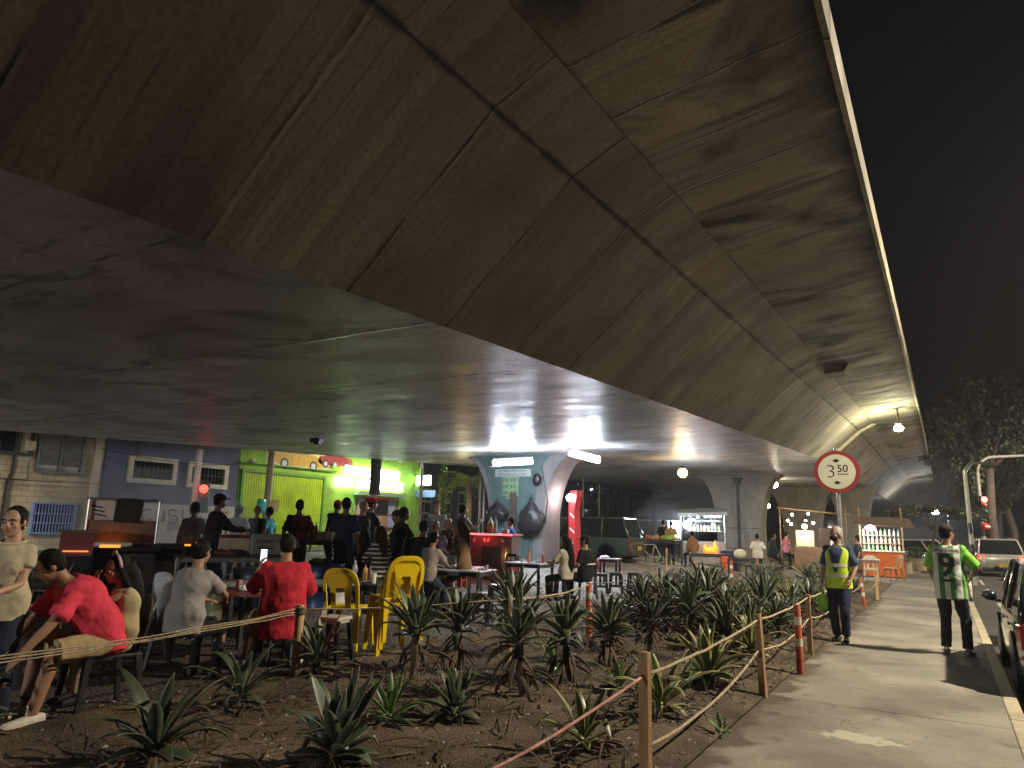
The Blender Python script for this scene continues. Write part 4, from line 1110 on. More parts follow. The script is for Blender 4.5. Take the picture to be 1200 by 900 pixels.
# ------------------------------------------------------------------ tables, chairs, stools
def mono_chair(label,m,loc,rz,group=None,scale=1.0,panel='splat'):
    r=thing('plastic_chair',label,'chair',loc,rz,group,scale)
    b=MB()
    b.loft([[Vector((x*a,y,z)) for x,y,z in ((-.21,-.2,.445),(-.205,.2,.455),(-.16,.225,.44),(.16,.225,.44),(.205,.2,.455),(.21,-.2,.445))] for a in(1,)]+
           [[Vector((x,y,z-.022)) for x,y,z in ((-.215,-.2,.445),(-.21,.205,.455),(-.16,.232,.435),(.16,.232,.435),(.21,.205,.455),(.215,-.2,.445))]])
    b.box((0,.21,.41),(.36,.02,.05)); b.build('seat',m,r,bevel=.006)
    k=MB()
    def pt(x,h,d): return Vector((x,-.20-d-(h-.43)*.24+.10*(x/.2)**2*.25,h))
    N=22; ring=[]
    for i in range(N+1):
        a=math.pi*i/N
        ox=.215*math.copysign(abs(math.cos(a))**.6,math.cos(a)); oh=.62+.26*abs(math.sin(a))**.65
        ix=ox*.80; ih=.62+(oh-.62)*.80
        ring.append((ox,oh,ix,ih))
    ring=[(.205,.43,.165,.43)]+ring+[(-.205,.43,-.165,.43)]
    vs=[];fs=[]
    for (ox,oh,ix,ih) in ring: vs+=[pt(ox,oh,0),pt(ix,ih,0),pt(ox,oh,.022),pt(ix,ih,.022)]
    for i in range(len(ring)-1):
        a=i*4; c=a+4
        fs+=[(a,a+1,c+1,c),(a+2,c+2,c+3,a+3),(a,c,c+2,a+2),(a+1,a+3,c+3,c+1)]
    k.add(vs,fs)
    def panelq(pts,d0=.004,d1=.018): 
        n=len(pts); k.add([pt(x,h,d0) for x,h in pts]+[pt(x,h,d1) for x,h in pts],[tuple(range(n)),tuple(range(2*n-1,n-1,-1))]+[(i,(i+1)%n,n+(i+1)%n,n+i) for i in range(n)])
    if panel=='splat':
        panelq([(-.168,.80),(.168,.80),(.125,.66),(-.125,.66)]); panelq([(-.15,.80),(-.10,.842),(.10,.842),(.15,.80)])
        for s in(-1,1): panelq([(s*.125,.66),(s*.05,.66),(s*.055,.43),(s*.115,.43)])
        panelq([(-.09,.47),(.09,.47),(.09,.43),(-.09,.43)])
        for s in(-1,1): panelq([(s*.165,.80),(s*.168,.70),(s*.15,.72)])
    else:
        panelq([(-.17,.80),(.17,.80),(.168,.46),(-.168,.46)]); panelq([(-.165,.80),(-.12,.842),(.12,.842),(.165,.80)])
    k.build('backrest',m,r,bevel=.004)
    for sx in(-1,1):
        for sy in(-1,1):
            l=MB(); x0,y0=sx*.185,sy*.185; x1,y1=sx*.215,(.235 if sy>0 else -.245)
            rings=[]
            for z,x,y,w in((.44,x0,y0,.034),(.22,(x0+x1)/2,(y0+y1)/2,.026),(0,x1,y1,.02)):
                rings.append([Vector((x-w,y-w*.8,z)),Vector((x+w,y-w*.8,z)),Vector((x+w,y+w*.8,z)),Vector((x-w,y+w*.8,z))])
            l.loft(rings); l.build('leg',m,r,bevel=.004)
    return r
def stool(label,m,loc,rz,h=.45,group=None,top=None):
    r=thing('plastic_stool',label,'stool',loc,rz,group)
    b=MB(); b.box((0,0,h-.02),(.29,.29,.04),taper=.94); b.box((0,0,h-.055),(.27,.27,.03)); b.build('seat',top or m,r,bevel=.012)
    for sx in(-1,1):
        for sy in(-1,1):
            l=MB(); rings=[]
            for z,o,w in((h-.04,.115,.026),(h*.5,.132,.022),(0,.155,.02)):
                x,y=sx*o,sy*o; rings.append([Vector((x-w,y-w,z)),Vector((x+w,y-w,z)),Vector((x+w,y+w,z)),Vector((x-w,y+w,z))])
            l.loft(rings); l.build('leg',m,r,bevel=.004)
    b=MB(); z=h*.35
    for s in(-1,1): b.box((0,s*.137,z),(.25,.015,.03)); b.box((s*.137,0,z+.035),(.015,.25,.03))
    b.build('stretcher',m,r); return r
def table(label,loc,rz,m_top,m_leg,w=.8,d=.8,h=.74,group=None,round_=False):
    r=thing('table',label,'table',loc,rz,group)
    b=MB()
    if round_:
        b.lathe([(w/2-.02,h-.035),(w/2,h-.03),(w/2,h-.005),(w/2-.01,h)],28); b.build('tabletop',m_top,r,smooth=True,auto=40)
        l=MB(); l.lathe([(.24,0),(.24,.02),(.06,.06),(.055,h-.06),(.2,h-.036)],16); l.build('leg',m_leg,r,smooth=True,auto=40)
        return r
    b.box((0,0,h-.015),(w,d,.03)); b.build('tabletop',m_top,r,bevel=.008)
    b=MB()
    for s in(-1,1): b.box((0,s*(d/2-.05),h-.065),(w-.14,.02,.07)); b.box((s*(w/2-.05),0,h-.065),(.02,d-.14,.07))
    b.build('apron',m_leg,r)
    for sx in(-1,1):
        for sy in(-1,1):
            l=MB(); l.box((sx*(w/2-.055),sy*(d/2-.055),(h-.032)/2),(.055,.055,h-.032)); l.build('leg',m_leg,r,bevel=.004)
    return r
def bottle(label,loc,c,h=.24,r=.035,cap=M_white,kind='water',group=None,band=None):
    o=thing('bottle',label,'bottle',loc,0,group)
    b=MB()
    if kind=='water': b.lathe([(r*.9,0),(r,.01),(r,h*.3),(r*.9,h*.34),(r,h*.4),(r,h*.62),(r*.8,h*.74),(r*.38,h*.88),(r*.36,h*.93)],14)
    else: b.lathe([(r*.9,0),(r,.01),(r,h*.6),(r*.85,h*.7),(r*.45,h*.78),(r*.4,h*.8)],14)
    b.build('body',c,o,smooth=True,auto=50)
    b=MB()
    if kind=='water': b.lathe([(r*.42,h*.925),(r*.42,h)],12)
    else: b.lathe([(r*.45,h*.795),(r*.3,h*.84),(r*.12,h)],12)
    b.build('cap',cap,o,smooth=True,auto=50)
    if band: b=MB(); b.lathe([(r*1.015,h*.40),(r*1.015,h*.6)],14); b.build('label_band',band,o,smooth=True,auto=50)
    return o
def cup(label,loc,m=M_white,h=.10,r=.036):
    b=MB(); b.lathe([(r*.75,0),(r,h),(r*.92,h),(r*.7,.006)],14); o=b.build('cup',m,smooth=True,auto=50); o.location=loc; return tag(o,label,'cup')
def heap(name,label,cat,loc,r,m,n=9,seed=1,flat=.5):
    rnd=random.Random(seed); b=MB()
    for i in range(n):
        a=rnd.uniform(0,6.28); d=r*rnd.uniform(0,.8); q=r*rnd.uniform(.25,.5)
        b.ell((math.cos(a)*d,math.sin(a)*d,q*flat*.8),(q*rnd.uniform(.7,1.3),q*rnd.uniform(.7,1.3),q*flat),8,6,Matrix.Rotation(rnd.uniform(0,3),3,'Z')@Matrix.Rotation(rnd.uniform(-.4,.4),3,'X'))
    o=b.build(name,m,smooth=True); vox(o,max(.006,r*.06),1); o.location=loc; return tag(o,label,cat)
def plate(label,loc,m=M_white,r=.11,food=None,seed=1):
    o=thing('plate',label,'plate',loc); b=MB(); b.lathe([(r*.6,0),(r,.018),(r*.98,.022),(r*.6,.006)],20); b.build('dish',m,o,smooth=True)
    if food:
        rnd=random.Random(seed); b=MB()
        for i in range(8):
            a=rnd.uniform(0,6.28); d=r*.4*rnd.random(); b.ell((math.cos(a)*d,math.sin(a)*d,.022),(.035,.025,.018),7,5,Matrix.Rotation(rnd.uniform(0,3),3,'Z'))
        b.build('food',food,o,smooth=True)
    return o
def on(px,py,h): return P(px,py,h)                     # point at height h over the ground
def gp(px,py): p=P(px,py); p.z=S0(p.x,p.y); return p
M_food=mat('grilled_food',(.20,.08,.03),.6,var=.5,scale=20,bump=.4)
M_ttop=mat('worn_white_tabletop',(.42,.44,.48),.25,var=.2,scale=3)
M_dtop=mat('dark_tabletop',(.05,.05,.055),.25,var=.3,scale=3)
M_greyp=mat('grey_plastic',(.11,.11,.115),.4,var=.2)
M_pet=mat('clear_bottle',(.35,.38,.42),.1,var=.1,spec=.9)
# yellow chairs
mono_chair('yellow plastic chair standing alone with its back to the camera',M_yel,gp(405,760),R(20),'yellow chairs beside the sauce bottle table',1.10)
y0=gp(456,770)
yl=['lowest yellow plastic chair of the stack, its legs on the soil','middle yellow plastic chair of the stack of three','topmost yellow plastic chair of the stack of three']
for i in range(3):
    mono_chair(yl[i],M_yel,y0+Vector((.045*i,-.03*i,.085*i)),R(58)+.05*i,'yellow chairs beside the sauce bottle table',1.08)
for nm,x,y,rz,lb in(('cushion',416,757,R(-30),''),): pass
# tables
t1=table('round red rimmed table between the grey tee woman and the red shirt man',on(308,692,.74)-Vector((0,0,.74)),0,mat('red_rim_top',(.20,.05,.045),.3,var=.3),M_black,w=.92,round_=True)
p=t1.location; z=p.z+.742
heap('napkins','crumpled white napkins heaped on the red rimmed table','napkins',p+Vector((-.22,-.05,.742)),.10,M_paper,10,3,.7)
plate('plate of leftovers on the red rimmed table',p+Vector((-.03,-.12,.742)),M_white,.15,M_food,2)
plate('second plate with scraps at the right of the red rimmed table',p+Vector((.17,.0,.742)),M_white,.12,M_food,5)
bottle('pinkish water bottle on the red rimmed table',p+Vector((-.12,.12,.742)),mat('pink_bottle',(.55,.35,.42),.15,var=.1),.25,.04)
bottle('clear soda bottle with a red label on the red rimmed table',p+Vector((.04,.13,.742)),M_pet,.27,.035,M_white,'water',band=M_red)
cup('pink drink cup beside the grey tee woman',p+Vector((-.36,-.05,.742)),mat('pink_cup',(.6,.25,.28),.3))
t2=table('dark table with the sauce bottles behind the single yellow chair',on(432,681,.74)-Vector((0,0,.74)),R(5),M_dtop,M_black,.85,.75)
p=t2.location+Vector((0,0,.742))
bottle('clear water bottle tallest on the sauce bottle table',p+Vector((-.18,-.1,0)),M_pet,.27,.04)
bottle('yellow mustard squeeze bottle with red tip on the dark table',p+Vector((-.02,-.06,0)),mat('mustard',(.55,.33,.06),.35),.24,.034,mat('red_cap',(.5,.02,.04),.4),'sauce')
bottle('dark brown sauce squeeze bottle on the dark table',p+Vector((.08,-.08,0)),mat('brown_sauce',(.10,.035,.02),.35),.22,.032,mat('brown_cap',(.12,.05,.03),.4),'sauce')
cup('white paper cup at the right end of the sauce bottle table',p+Vector((.26,-.2,0)),M_white,.13,.045)
plate('plate of food scraps in front of the sauce bottles',p+Vector((.05,-.24,0)),mat('grey_plate',(.3,.3,.3),.4),.16,M_food,8)
t3=table('empty white topped table with a napkin heap, in front of the brown haired woman',on(545,667,.74)-Vector((0,0,.74)),R(12),M_ttop,M_black,.95,.85)
heap('napkins','grey and pink napkin heap on the right corner of the empty white table','napkins',t3.location+Vector((.28,.08,.742)),.10,mat('dingy_paper',(.40,.34,.34),.8,var=.3),9,7,.6)
cup('small clear cup beside the napkin heap on the empty white table',t3.location+Vector((.40,.12,.742)),M_pet,.09,.033)
t4=table('white topped table of the couple on the gravel',on(621,659,.74)-Vector((0,0,.74)),R(2),M_ttop,M_black,.9,.8)
p=t4.location+Vector((0,0,.742))
bottle('red sauce bottle on the couple table',p+Vector((.27,.12,0)),mat('red_sauce',(.45,.05,.06),.35),.24,.035,M_white,'sauce')
heap('napkins','white napkins on the left of the couple table','napkins',p+Vector((-.15,-.05,0)),.10,M_paper,8,12,.8)
bottle('slim orange sauce bottle standing tall on the couple table',p+Vector((.0,-.05,0)),mat('orange_sauce',(.5,.22,.13),.4),.32,.033,mat('pink_cap',(.6,.3,.3),.4),'sauce')
cup('glass cup on the couple table',p+Vector((.2,-.05,0)),M_pet,.10,.036); plate('plate at the back of the couple table',p+Vector((.1,.22,0)),M_white,.12,M_food,4)
t5=table('small side table with a plastic bag right of the black cap man',on(715,654,.74)-Vector((0,0,.74)),R(10),M_ttop,M_black,.55,.55)
heap('plastic_bag','white plastic bag with blue contents on the small side table','bag',t5.location+Vector((-.12,-.05,.742)),.15,mat('bag_white',(.55,.56,.66),.4,var=.2),10,5,.5)
b=MB(); q=t5.location+Vector((-.26,-.2,.73)); b.tube([q,q+Vector((-.02,-.05,-.12)),q+Vector((.02,-.04,-.3)),q+Vector((-.03,-.02,-.42))],[.02,.03,.025,.012],8); tag(b.build('red_ribbon',M_red,smooth=True),'red plastic strip dangling from the small side table','strip')
t6=table('crowded dark table of the seated group before the red counter',on(528,646,.74)-Vector((0,0,.74)),R(15),mat('blue_grey_top',(.16,.18,.22),.3,var=.2),M_black,1.15,.8)
p=t6.location+Vector((0,0,.742))
for i,(dx,dy) in enumerate(((-.2,.0),(.1,.1),(.3,-.1))): plate(['plate on the left of the group table','plate in the middle of the group table','plate on the right of the group table'][i],p+Vector((dx,dy,0)),M_white,.11,M_food,20+i)
cup('white cup between the plates of the group table',p+Vector((-.03,-.1,0)),M_white)
t7=table('pale empty folding table behind the red shirt man\'s phone',on(282,655,.74)-Vector((0,0,.74)),R(0),mat('beige_top',(.34,.31,.25),.4,var=.2),M_dsteel,.95,.6)
heap('dark_bag','dark grey bag lying on the pale folding table','bag',t7.location+Vector((.28,.08,.742)),.15,mat('bag_dark',(.05,.05,.07),.6),9,9,.5)
t8=table('long grey topped table behind the single yellow chair',on(372,657,.74)-Vector((0,0,.74)),R(0),mat('grey_top',(.2,.2,.21),.4,var=.2),M_black,1.2,.6)
t9=table('small yellow topped table with cleaning bottles',on(476,640,.82)-Vector((0,0,.82)),R(0),M_yel,M_black,.6,.55,.82)
p=t9.location+Vector((0,0,.822))
bottle('white spray bottle at the left on the yellow table',p+Vector((-.14,0,0)),M_white,.34,.06,M_white); bottle('pale blue bottle on the yellow table',p+Vector((.03,.02,0)),mat('pale_blue',(.3,.5,.6),.3),.33,.055,M_white)
# stools
def st(px,py,rz,lb,m=M_black,h=.45,top=None): return stool(lb,m,gp(px,py),rz,h,None,top)
st(388,782,.2,'dark stool with a pale slatted seat right of the red shirt man',M_black,.47,mat('pale_seat',(.45,.42,.36),.5,var=.2))
st(336,779,.3,'black stool carrying the red shirt man')
st(562,728,.3,'black stool at the right end of the empty white table',M_black,.44,mat('mauve_seat',(.11,.06,.10),.4))
st(582,735,.5,'taller black stool stack beside the pale stake',M_black,.62)
q=gp(528,722); st(528,722,.1,'dark grey stool under the near edge of the empty white table',M_greyp)
st(523,700,.2,'grey blue stool behind the empty white table legs',mat('slate_plastic',(.10,.115,.15),.4))
st(536,690,.2,'small red stool under the group table',mat('red_plastic',(.5,.05,.03),.4),.40)
st(722,697,.3,'left black stool stack on the gravel by the small table',M_black,.50); st(744,697,.15,'right black stool stack on the gravel by the small table',M_black,.50)
st(704,697,.5,'black stool half hidden behind the orange striped post',M_black,.48)
st(483,720,.3,'black stool under the sauce bottle table\'s right end',M_black,.44)
mono_chair('dark plastic chair under the leaning man in the coral shirt',mat('dark_chair',(.028,.026,.026),.3,var=.2),gp(112,836),R(172),None,1.0,'panel')
mono_chair('grey plastic chair of the girl holding her nose',mat('grey_chair',(.09,.09,.09),.35,var=.2),gp(166,778),R(150),None,1.0)
mono_chair('black mesh backed chair of the woman in the grey tee',mat('mesh_chair',(.03,.034,.034),.5,var=.4,scale=60),gp(212,784),R(-62),None,1.08,'panel')
mono_chair('dark plastic chair of the man in the black cap',M_dark,gp(684,702),R(50),None,1.0,'panel')
mono_chair('empty dark chair beside the smoking grill cart at the far left',M_dark,gp(62,735),R(120),None,1.0,'panel')
# left edge table
tl=table('dark table at the left edge between the cream blouse girl and the leaning man',P(-60,820),R(40),M_dtop,M_black,.8,.8)
heap('helmet_bag','black bag heaped on the table at the left edge','bag',tl.location+Vector((.1,-.1,.742)),.2,M_black,9,6,.8)
# ------------------------------------------------------------------ people, near row first
def place(px,py,d): q=at_d(px,py,d); return Vector((q.x,q.y,zg(q.x)+.01))
def seated(label,px,py,face,H=1.68,seat=.45,d=10.0,**kw):
    """seated person at distance d whose head top shows at pixel (px,py)"""
    q=at_d(px,py,d); k=H/1.7; ln=kw.get('lean',0); hu=kw.get('hunch',0)
    base=Vector((q.x,q.y,S0(q.x,q.y))); up=(.085+.50*math.cos(ln*.95+hu*.4)+.37*math.cos(ln*.6+hu*.6))*k if not kw.get('child') else (.085+.50+.40)*k
    seat=max(.40,min(.66,q.z-base.z-up))
    fwd=Vector((-math.sin(face),math.cos(face),0)); base-=fwd*math.sin(ln+hu*.4)*.62*k
    if kw.get('legs') is None: kw['legs']={'L':(-.12,.40*k,.08),'R':(.12,.40*k,.08)}
    return person(label,base,face,H=H,seat=seat,**kw)
def fa(px,a):                      # heading: 0 away, 90 left, 180 towards the camera, -90 right
    r=cam_dir(px,600); return va(r)+R(a)
jean=cloth('jean',(.022,.028,.05)); blackc=cloth('black',(.012,.012,.014)); navy=cloth('navy',(.018,.025,.05)); khaki=cloth('khaki',(.40,.31,.17))
greyt=cloth('grey_tee',(.30,.28,.28)); coral=cloth('coral',(.72,.055,.10)); redt=cloth('red_tee',(.52,.025,.045)); white=cloth('white_tee',(.62,.62,.60))
burg=cloth('burgundy',(.10,.012,.02)); creamc=cloth('cream',(.55,.48,.34)); lilac=cloth('lilac',(.50,.36,.62)); tanc=cloth('tan_top',(.20,.12,.06))
teal=cloth('teal',(.10,.42,.42)); blue=cloth('blue_jacket',(.035,.10,.36)); greyb=cloth('boy_grey',(.26,.23,.20)); mint=cloth('mint_tee',(.45,.54,.48)); pink=cloth('pink_top',(.5,.16,.2))
dkg=cloth('dark_grey',(.04,.04,.045)); olive=cloth('olive',(.10,.09,.05))
capb=cloth('cap_black',(.012,.012,.014)); capr=cloth('cap_red',(.40,.02,.03)); capg=cloth('cap_grey',(.22,.2,.18))
M_sneak=mat('trainer_white',(.60,.57,.50),.6,var=.25,scale=20); M_skinshoe=mat('sandal',(.12,.08,.05),.7)
# leaning man in coral, seated sideways on the dark chair, looking down left
c_=gp(112,836)
f=fa(110,112)
coralman=person('man in a coral red shirt and khaki shorts leaning forward on a dark chair',c_+Vector((.0,.0,.0)),f,H=1.76,seat=.46,lean=.60,hunch=.22,head=(-.15,.25),
  arms={'R':{'to':(.06,.30,-.46),'pole':(.6,-.3,.1),'palm':(0,0,-1)},'L':{'to':(-.05,.36,-.44),'pole':(-.6,-.4,.1),'palm':(0,0,-1)}},
  legs={'L':(-.12,.50,.08),'R':(.16,.46,.09)},girth=1.08,belly=.15,skin='tan',hair='short',shirt=coral,sleeve=.85,trousers=khaki,shorts=True,shoes=M_sneak,v=.010,loose=.02,hem=-.09,face_detail=True)
o=coralman
b=MB(); hj,kn,an,lr,fd,fs_=o['feet']['R']; b.lathe([(.041,-.012),(.043,0),(.041,.012)],12,an+(kn-an).normalized()*.06); b.build('ankle_band',blackc,o['body'],smooth=True)
for nm in('L','R'):
    hj,kn,an,lr,fd,fs_=o['feet'][nm]; b=MB(); b.loft([_ring(an+fd*d+Vector((0,0,-.066)),a,.014,fs_,Vector((0,0,1)),3,12) for d,a in((-.095,.03),(-.05,.047),(.05,.05),(.13,.052),(.19,.04),(.215,.02))]); b.build('sole',mat('tan_sole',(.6,.42,.25),.6),o['body'],smooth=True)
    b=MB()
    for d in(.03,.055,.08,.105): b.box(an+fd*d+Vector((0,0,-.012-.25*(d-.03))),(.05,.008,.008),rz=math.atan2(fs_.y,fs_.x))
    b.build('laces',blackc,o['body'])
# girl in cream at the left edge
_l,_h=stand_at(22,599,6.7)
g1=person('young woman with tied back dark hair in a cream blouse at the left edge',_l,fa(20,160),H=_h,lean=.03,fem=True,skin='light',hair='bun',shirt=creamc,sleeve=.5,trousers=jean,head=(-.1,.08),
  arms={'L':{'to':(.12,.26,-.30)},'R':{'to':(-.10,.28,-.28)}},v=.0095,face_detail=True)
b=MB(); b.ell(g1['W'](.082,.0,-.045),(.009,.009,.012),8,6); b.ell(g1['W'](-.082,.0,-.045),(.009,.009,.012),8,6); b.build('earrings',mat('pearl',(.7,.66,.55),.25),g1['body'],smooth=True)
b=MB(); r,f_=g1['basis'](4); n_=g1['pts'][4]; b.tube([n_+Vector((.085*math.cos(a*.5236),.07*math.sin(a*.5236)+.01,.055-.02*math.sin(a*.5236))) for a in range(13)],.012,6); b.build('collar',creamc,g1['body'],smooth=True)
# girl pinching her nose
g2=seated('small long haired girl with a pale headband covering her nose',146,652,fa(150,105),d=6.9,H=1.32,seat=.46,lean=.08,hunch=.25,fem=True,child=True,skin='tan',hair='long',shirt=cloth('cream_dress',(.45,.38,.22)),sleeve=0,trousers=cloth('cream_skirt',(.45,.38,.22)),
  arms={'L':{'to':(.12,.21,.09),'pole':(-.3,.3,-1),'palm':(0,-1,0),'curl':.6},'R':{'to':(-.12,.21,.09),'pole':(.3,.3,-1),'palm':(0,-1,0),'curl':.6}},legs={'L':(-.08,.33,.10),'R':(.08,.33,.10)},v=.0095,head=(.1,.05),face_detail=True)
b=MB(); b.tube([g2['W'](.084*math.cos(R(a)),-.005,.03+.098*math.sin(R(a))) for a in range(-10,191,20)],.012,8); b.ell(g2['W'](.055,0,.135),(.035,.012,.022),8,6); b.ell(g2['W'](-.0,0,.145),(.035,.012,.022),8,6); b.build('headband',mat('pale_pink_band',(.55,.42,.46),.7),g2['body'],smooth=True)
# woman in the grey tee, from behind
g3=seated('woman with hair bun and grey tee, back turned at the red rimmed table',236,632,fa(236,-38),d=7.8,H=1.62,seat=.46,lean=.16,hunch=.15,fem=True,girth=1.12,skin='tan',hair='bun',shirt=greyt,sleeve=.8,trousers=blackc,
  arms={'L':{'to':(.05,.34,-.27),'pole':(-.7,-.4,-.4),'palm':(0,0,-1)},'R':{'to':(-.02,.34,-.27),'pole':(.9,-.2,-.3),'palm':(0,0,-1)}},v=.0105,loose=.014)
b=MB(); b.ell(g3['W'](.03,-.16,.07),(.012,.012,.012),8,6); b.ell(g3['W'](-.01,-.165,.05),(.008,.008,.008),8,6); b.build('hair_tie',mat('pink_tie',(.5,.05,.09),.5),g3['body'],smooth=True)
# heavy man in the red tee
g4=seated('broad man in a red tee seated back turned holding a phone',338,625,fa(338,6),d=8.1,H=1.80,seat=.45,lean=.04,hunch=.12,girth=1.16,belly=.28,skin='tan',hair='short',shirt=redt,sleeve=.95,trousers=khaki,shorts=True,loose=.022,hem=-.15,
  arms={'L':{'to':(-.06,.32,-.02),'pole':(-.4,-.1,-.9),'palm':(1,0,0),'curl':.5},'R':{'to':(-.02,.32,-.28),'pole':(.5,-.2,-.6),'palm':(-1,0,0)}},legs={'L':(-.30,.36,.08),'R':(.24,.36,.08)},v=.0105,shoes=M_sneak)
sh,el,wr,ar,fd=g4['info']['L']
ph=thing('phone','smartphone with a bright screen held up by the red shirt man','phone',Vector(g4['body'].location)+Matrix.Rotation(g4['body'].rotation_euler.z,3,'Z')@(wr+fd*.10+Vector((.015,.02,.05))),g4['body'].rotation_euler.z+.35)
b=MB(); b.box((0,0,0),(.078,.009,.16)); b.build('case',M_black,ph,bevel=.003)
b=MB(); b.box((0,-.0055,0),(.070,.002,.15)); b.build('screen',emit('screen_white',(.75,.88,1),1.6),ph)
b=MB()
for z in(-.05,-.025,0,.03,.055): b.box((.004*(z*50),-.0072,z),(.05,.001,.010))
b.build('screen_text',emit('screen_blue',(.10,.25,.5),.4),ph)
# the couple
g5=seated('woman with very long black hair in a beige tee seated at the couple table',663,627,fa(663,48),d=15.3,H=1.64,seat=.46,lean=.04,fem=True,skin='tan',hair='long',shirt=cloth('beige_tee',(.42,.38,.30)),sleeve=.8,trousers=blackc,head=(.25,.0),
  arms={'L':{'to':(.02,.36,-.22),'pole':(-.6,-.4,-.4),'palm':(0,0,-1)},'R':{'to':(-.06,.34,-.24),'pole':(.9,-.2,-.5),'palm':(0,0,-1)}},v=.012)
b=MB(); W=g5['W']; b.tube([W(0,-.09,-.1),W(0,-.13,-.3),W(.0,-.14,-.5),W(.01,-.13,-.66)],[.085,.095,.085,.03],12); vox(b.build('long_hair',HAIRM,g5['body'],smooth=True),.012,1)
g6=seated('bearded man in a black tee and black cap seated beside the long haired woman',686,627,fa(686,62),d=15.9,H=1.76,seat=.46,lean=.0,girth=1.1,skin='tan',hair='short',shirt=blackc,sleeve=.8,trousers=jean,cap=capb,head=(.35,0),
  arms={'L':{'to':(.05,.28,-.34),'palm':(0,0,-1)},'R':{'to':(.10,.20,-.40),'palm':(0,0,-1)}},v=.012,face_detail=True)
b=MB(); b.ell(g6['W'](0,.055,-.082),(.05,.045,.03),10,8); b.build('beard',HAIRM,g6['body'],smooth=True)
b=MB(); r,f_=g6['basis'](2); b.box(g6['pts'][2]-f_*.155,(.36,.01,.02)); b.build('back_stripe',M_white,g6['body'])
# middle tables
st_=bpy.data.materials.new('striped_cloth'); st_.use_nodes=True; nt=st_.node_tree; L=nt.links.new
tc=nd(nt,'ShaderNodeTexCoord'); sx=nd(nt,'ShaderNodeSeparateXYZ'); L(tc.outputs['Object'],sx.inputs[0])
mm=nd(nt,'ShaderNodeMath',operation='MULTIPLY'); L(sx.outputs[2],mm.inputs[0]); mm.inputs[1].default_value=13.5
fr=nd(nt,'ShaderNodeMath',operation='FRACT'); L(mm.outputs[0],fr.inputs[0]); gt=nd(nt,'ShaderNodeMath',operation='GREATER_THAN'); L(fr.outputs[0],gt.inputs[0]); gt.inputs[1].default_value=.45
mx=nd(nt,'ShaderNodeMix',data_type='RGBA'); L(gt.outputs[0],mx.inputs['Factor']); mx.inputs['A'].default_value=(.55,.52,.45,1); mx.inputs['B'].default_value=(.015,.015,.018,1)
L(mx.outputs['Result'],nt.nodes['Principled BSDF'].inputs['Base Color']); nt.nodes['Principled BSDF'].inputs['Roughness'].default_value=.85
def sit(*a,**kw): kw.setdefault('v',.016); return seated(*a,**kw)
ARM_T={'L':{'to':(.04,.33,-.24),'pole':(-.7,-.4,-.4),'palm':(0,0,-1)},'R':{'to':(-.04,.33,-.24),'pole':(.7,-.4,-.4),'palm':(0,0,-1)}}
ARM_F={'L':{'to':(.14,.22,.05),'pole':(-.4,.1,-1),'palm':(1,0,0)},'R':{'to':(.02,.30,-.25),'palm':(0,0,-1)}}
sit('wavy haired woman in a black and white striped top at the sauce table',447,616,fa(447,28),d=12.8,H=1.66,seat=.46,lean=.1,fem=True,skin='tan',hair='long',hairm=HAIRB,shirt=st_,sleeve=1.5,trousers=blackc,arms=ARM_T,v=.012)
a=sit('dark haired woman lifting a white cup opposite the striped top woman',428,617,fa(428,150),d=13.8,H=1.62,seat=.46,fem=True,skin='brown',hair='long',shirt=dkg,sleeve=.8,trousers=jean,arms=ARM_F)
sh,el,wr,ar,fd=a['info']['L']; q=Vector(a['body'].location)+Matrix.Rotation(a['body'].rotation_euler.z,3,'Z')@(wr+fd*.09)
cup('white square cup held by the dark haired woman',q,M_white,.12,.055)
sit('man in black with short hair seated behind the grey shirted boy',497,609,fa(497,-35),d=13,H=1.74,seat=.46,lean=.15,skin='brown',shirt=blackc,sleeve=.8,trousers=jean,arms=ARM_T)
sit('boy in a grey brown shirt seated with his back turned at the group table',508,624,fa(508,-40),d=12.3,H=1.48,seat=.46,lean=.2,skin='tan',shirt=greyb,sleeve=.8,trousers=jean,arms=ARM_T)
a=sit('bald man in a lilac shirt, back turned, behind the group table',511,609,fa(511,-15),d=14.3,H=1.70,seat=.46,lean=.1,skin='light',hair='bald',shirt=lilac,sleeve=.8,trousers=khaki,arms=ARM_T)
sit('woman in a brown top with glasses on her hair at the group table',541,610,fa(541,70),d=13.7,H=1.66,seat=.46,lean=.15,fem=True,skin='tan',hair='long',hairm=HAIRB,shirt=tanc,sleeve=1.5,trousers=blackc,arms=ARM_F)
sit('bald child in the background left of the tank top man',527,594,fa(527,150),d=17,H=1.5,seat=.62,skin='light',hair='bald',shirt=tanc,sleeve=.8,trousers=khaki)
sit('small child low between the lilac shirt man and the tank top man',529,618,fa(529,170),d=15.2,H=1.15,seat=.45,child=True,skin='light',hairm=HAIRB,shirt=mint,sleeve=.8,trousers=khaki)
sit('man in a blue jacket seated behind the red counter',599,605,fa(599,80),d=19.2,H=1.70,seat=.62,skin='light',shirt=blue,sleeve=1.5,trousers=jean,arms=ARM_T)
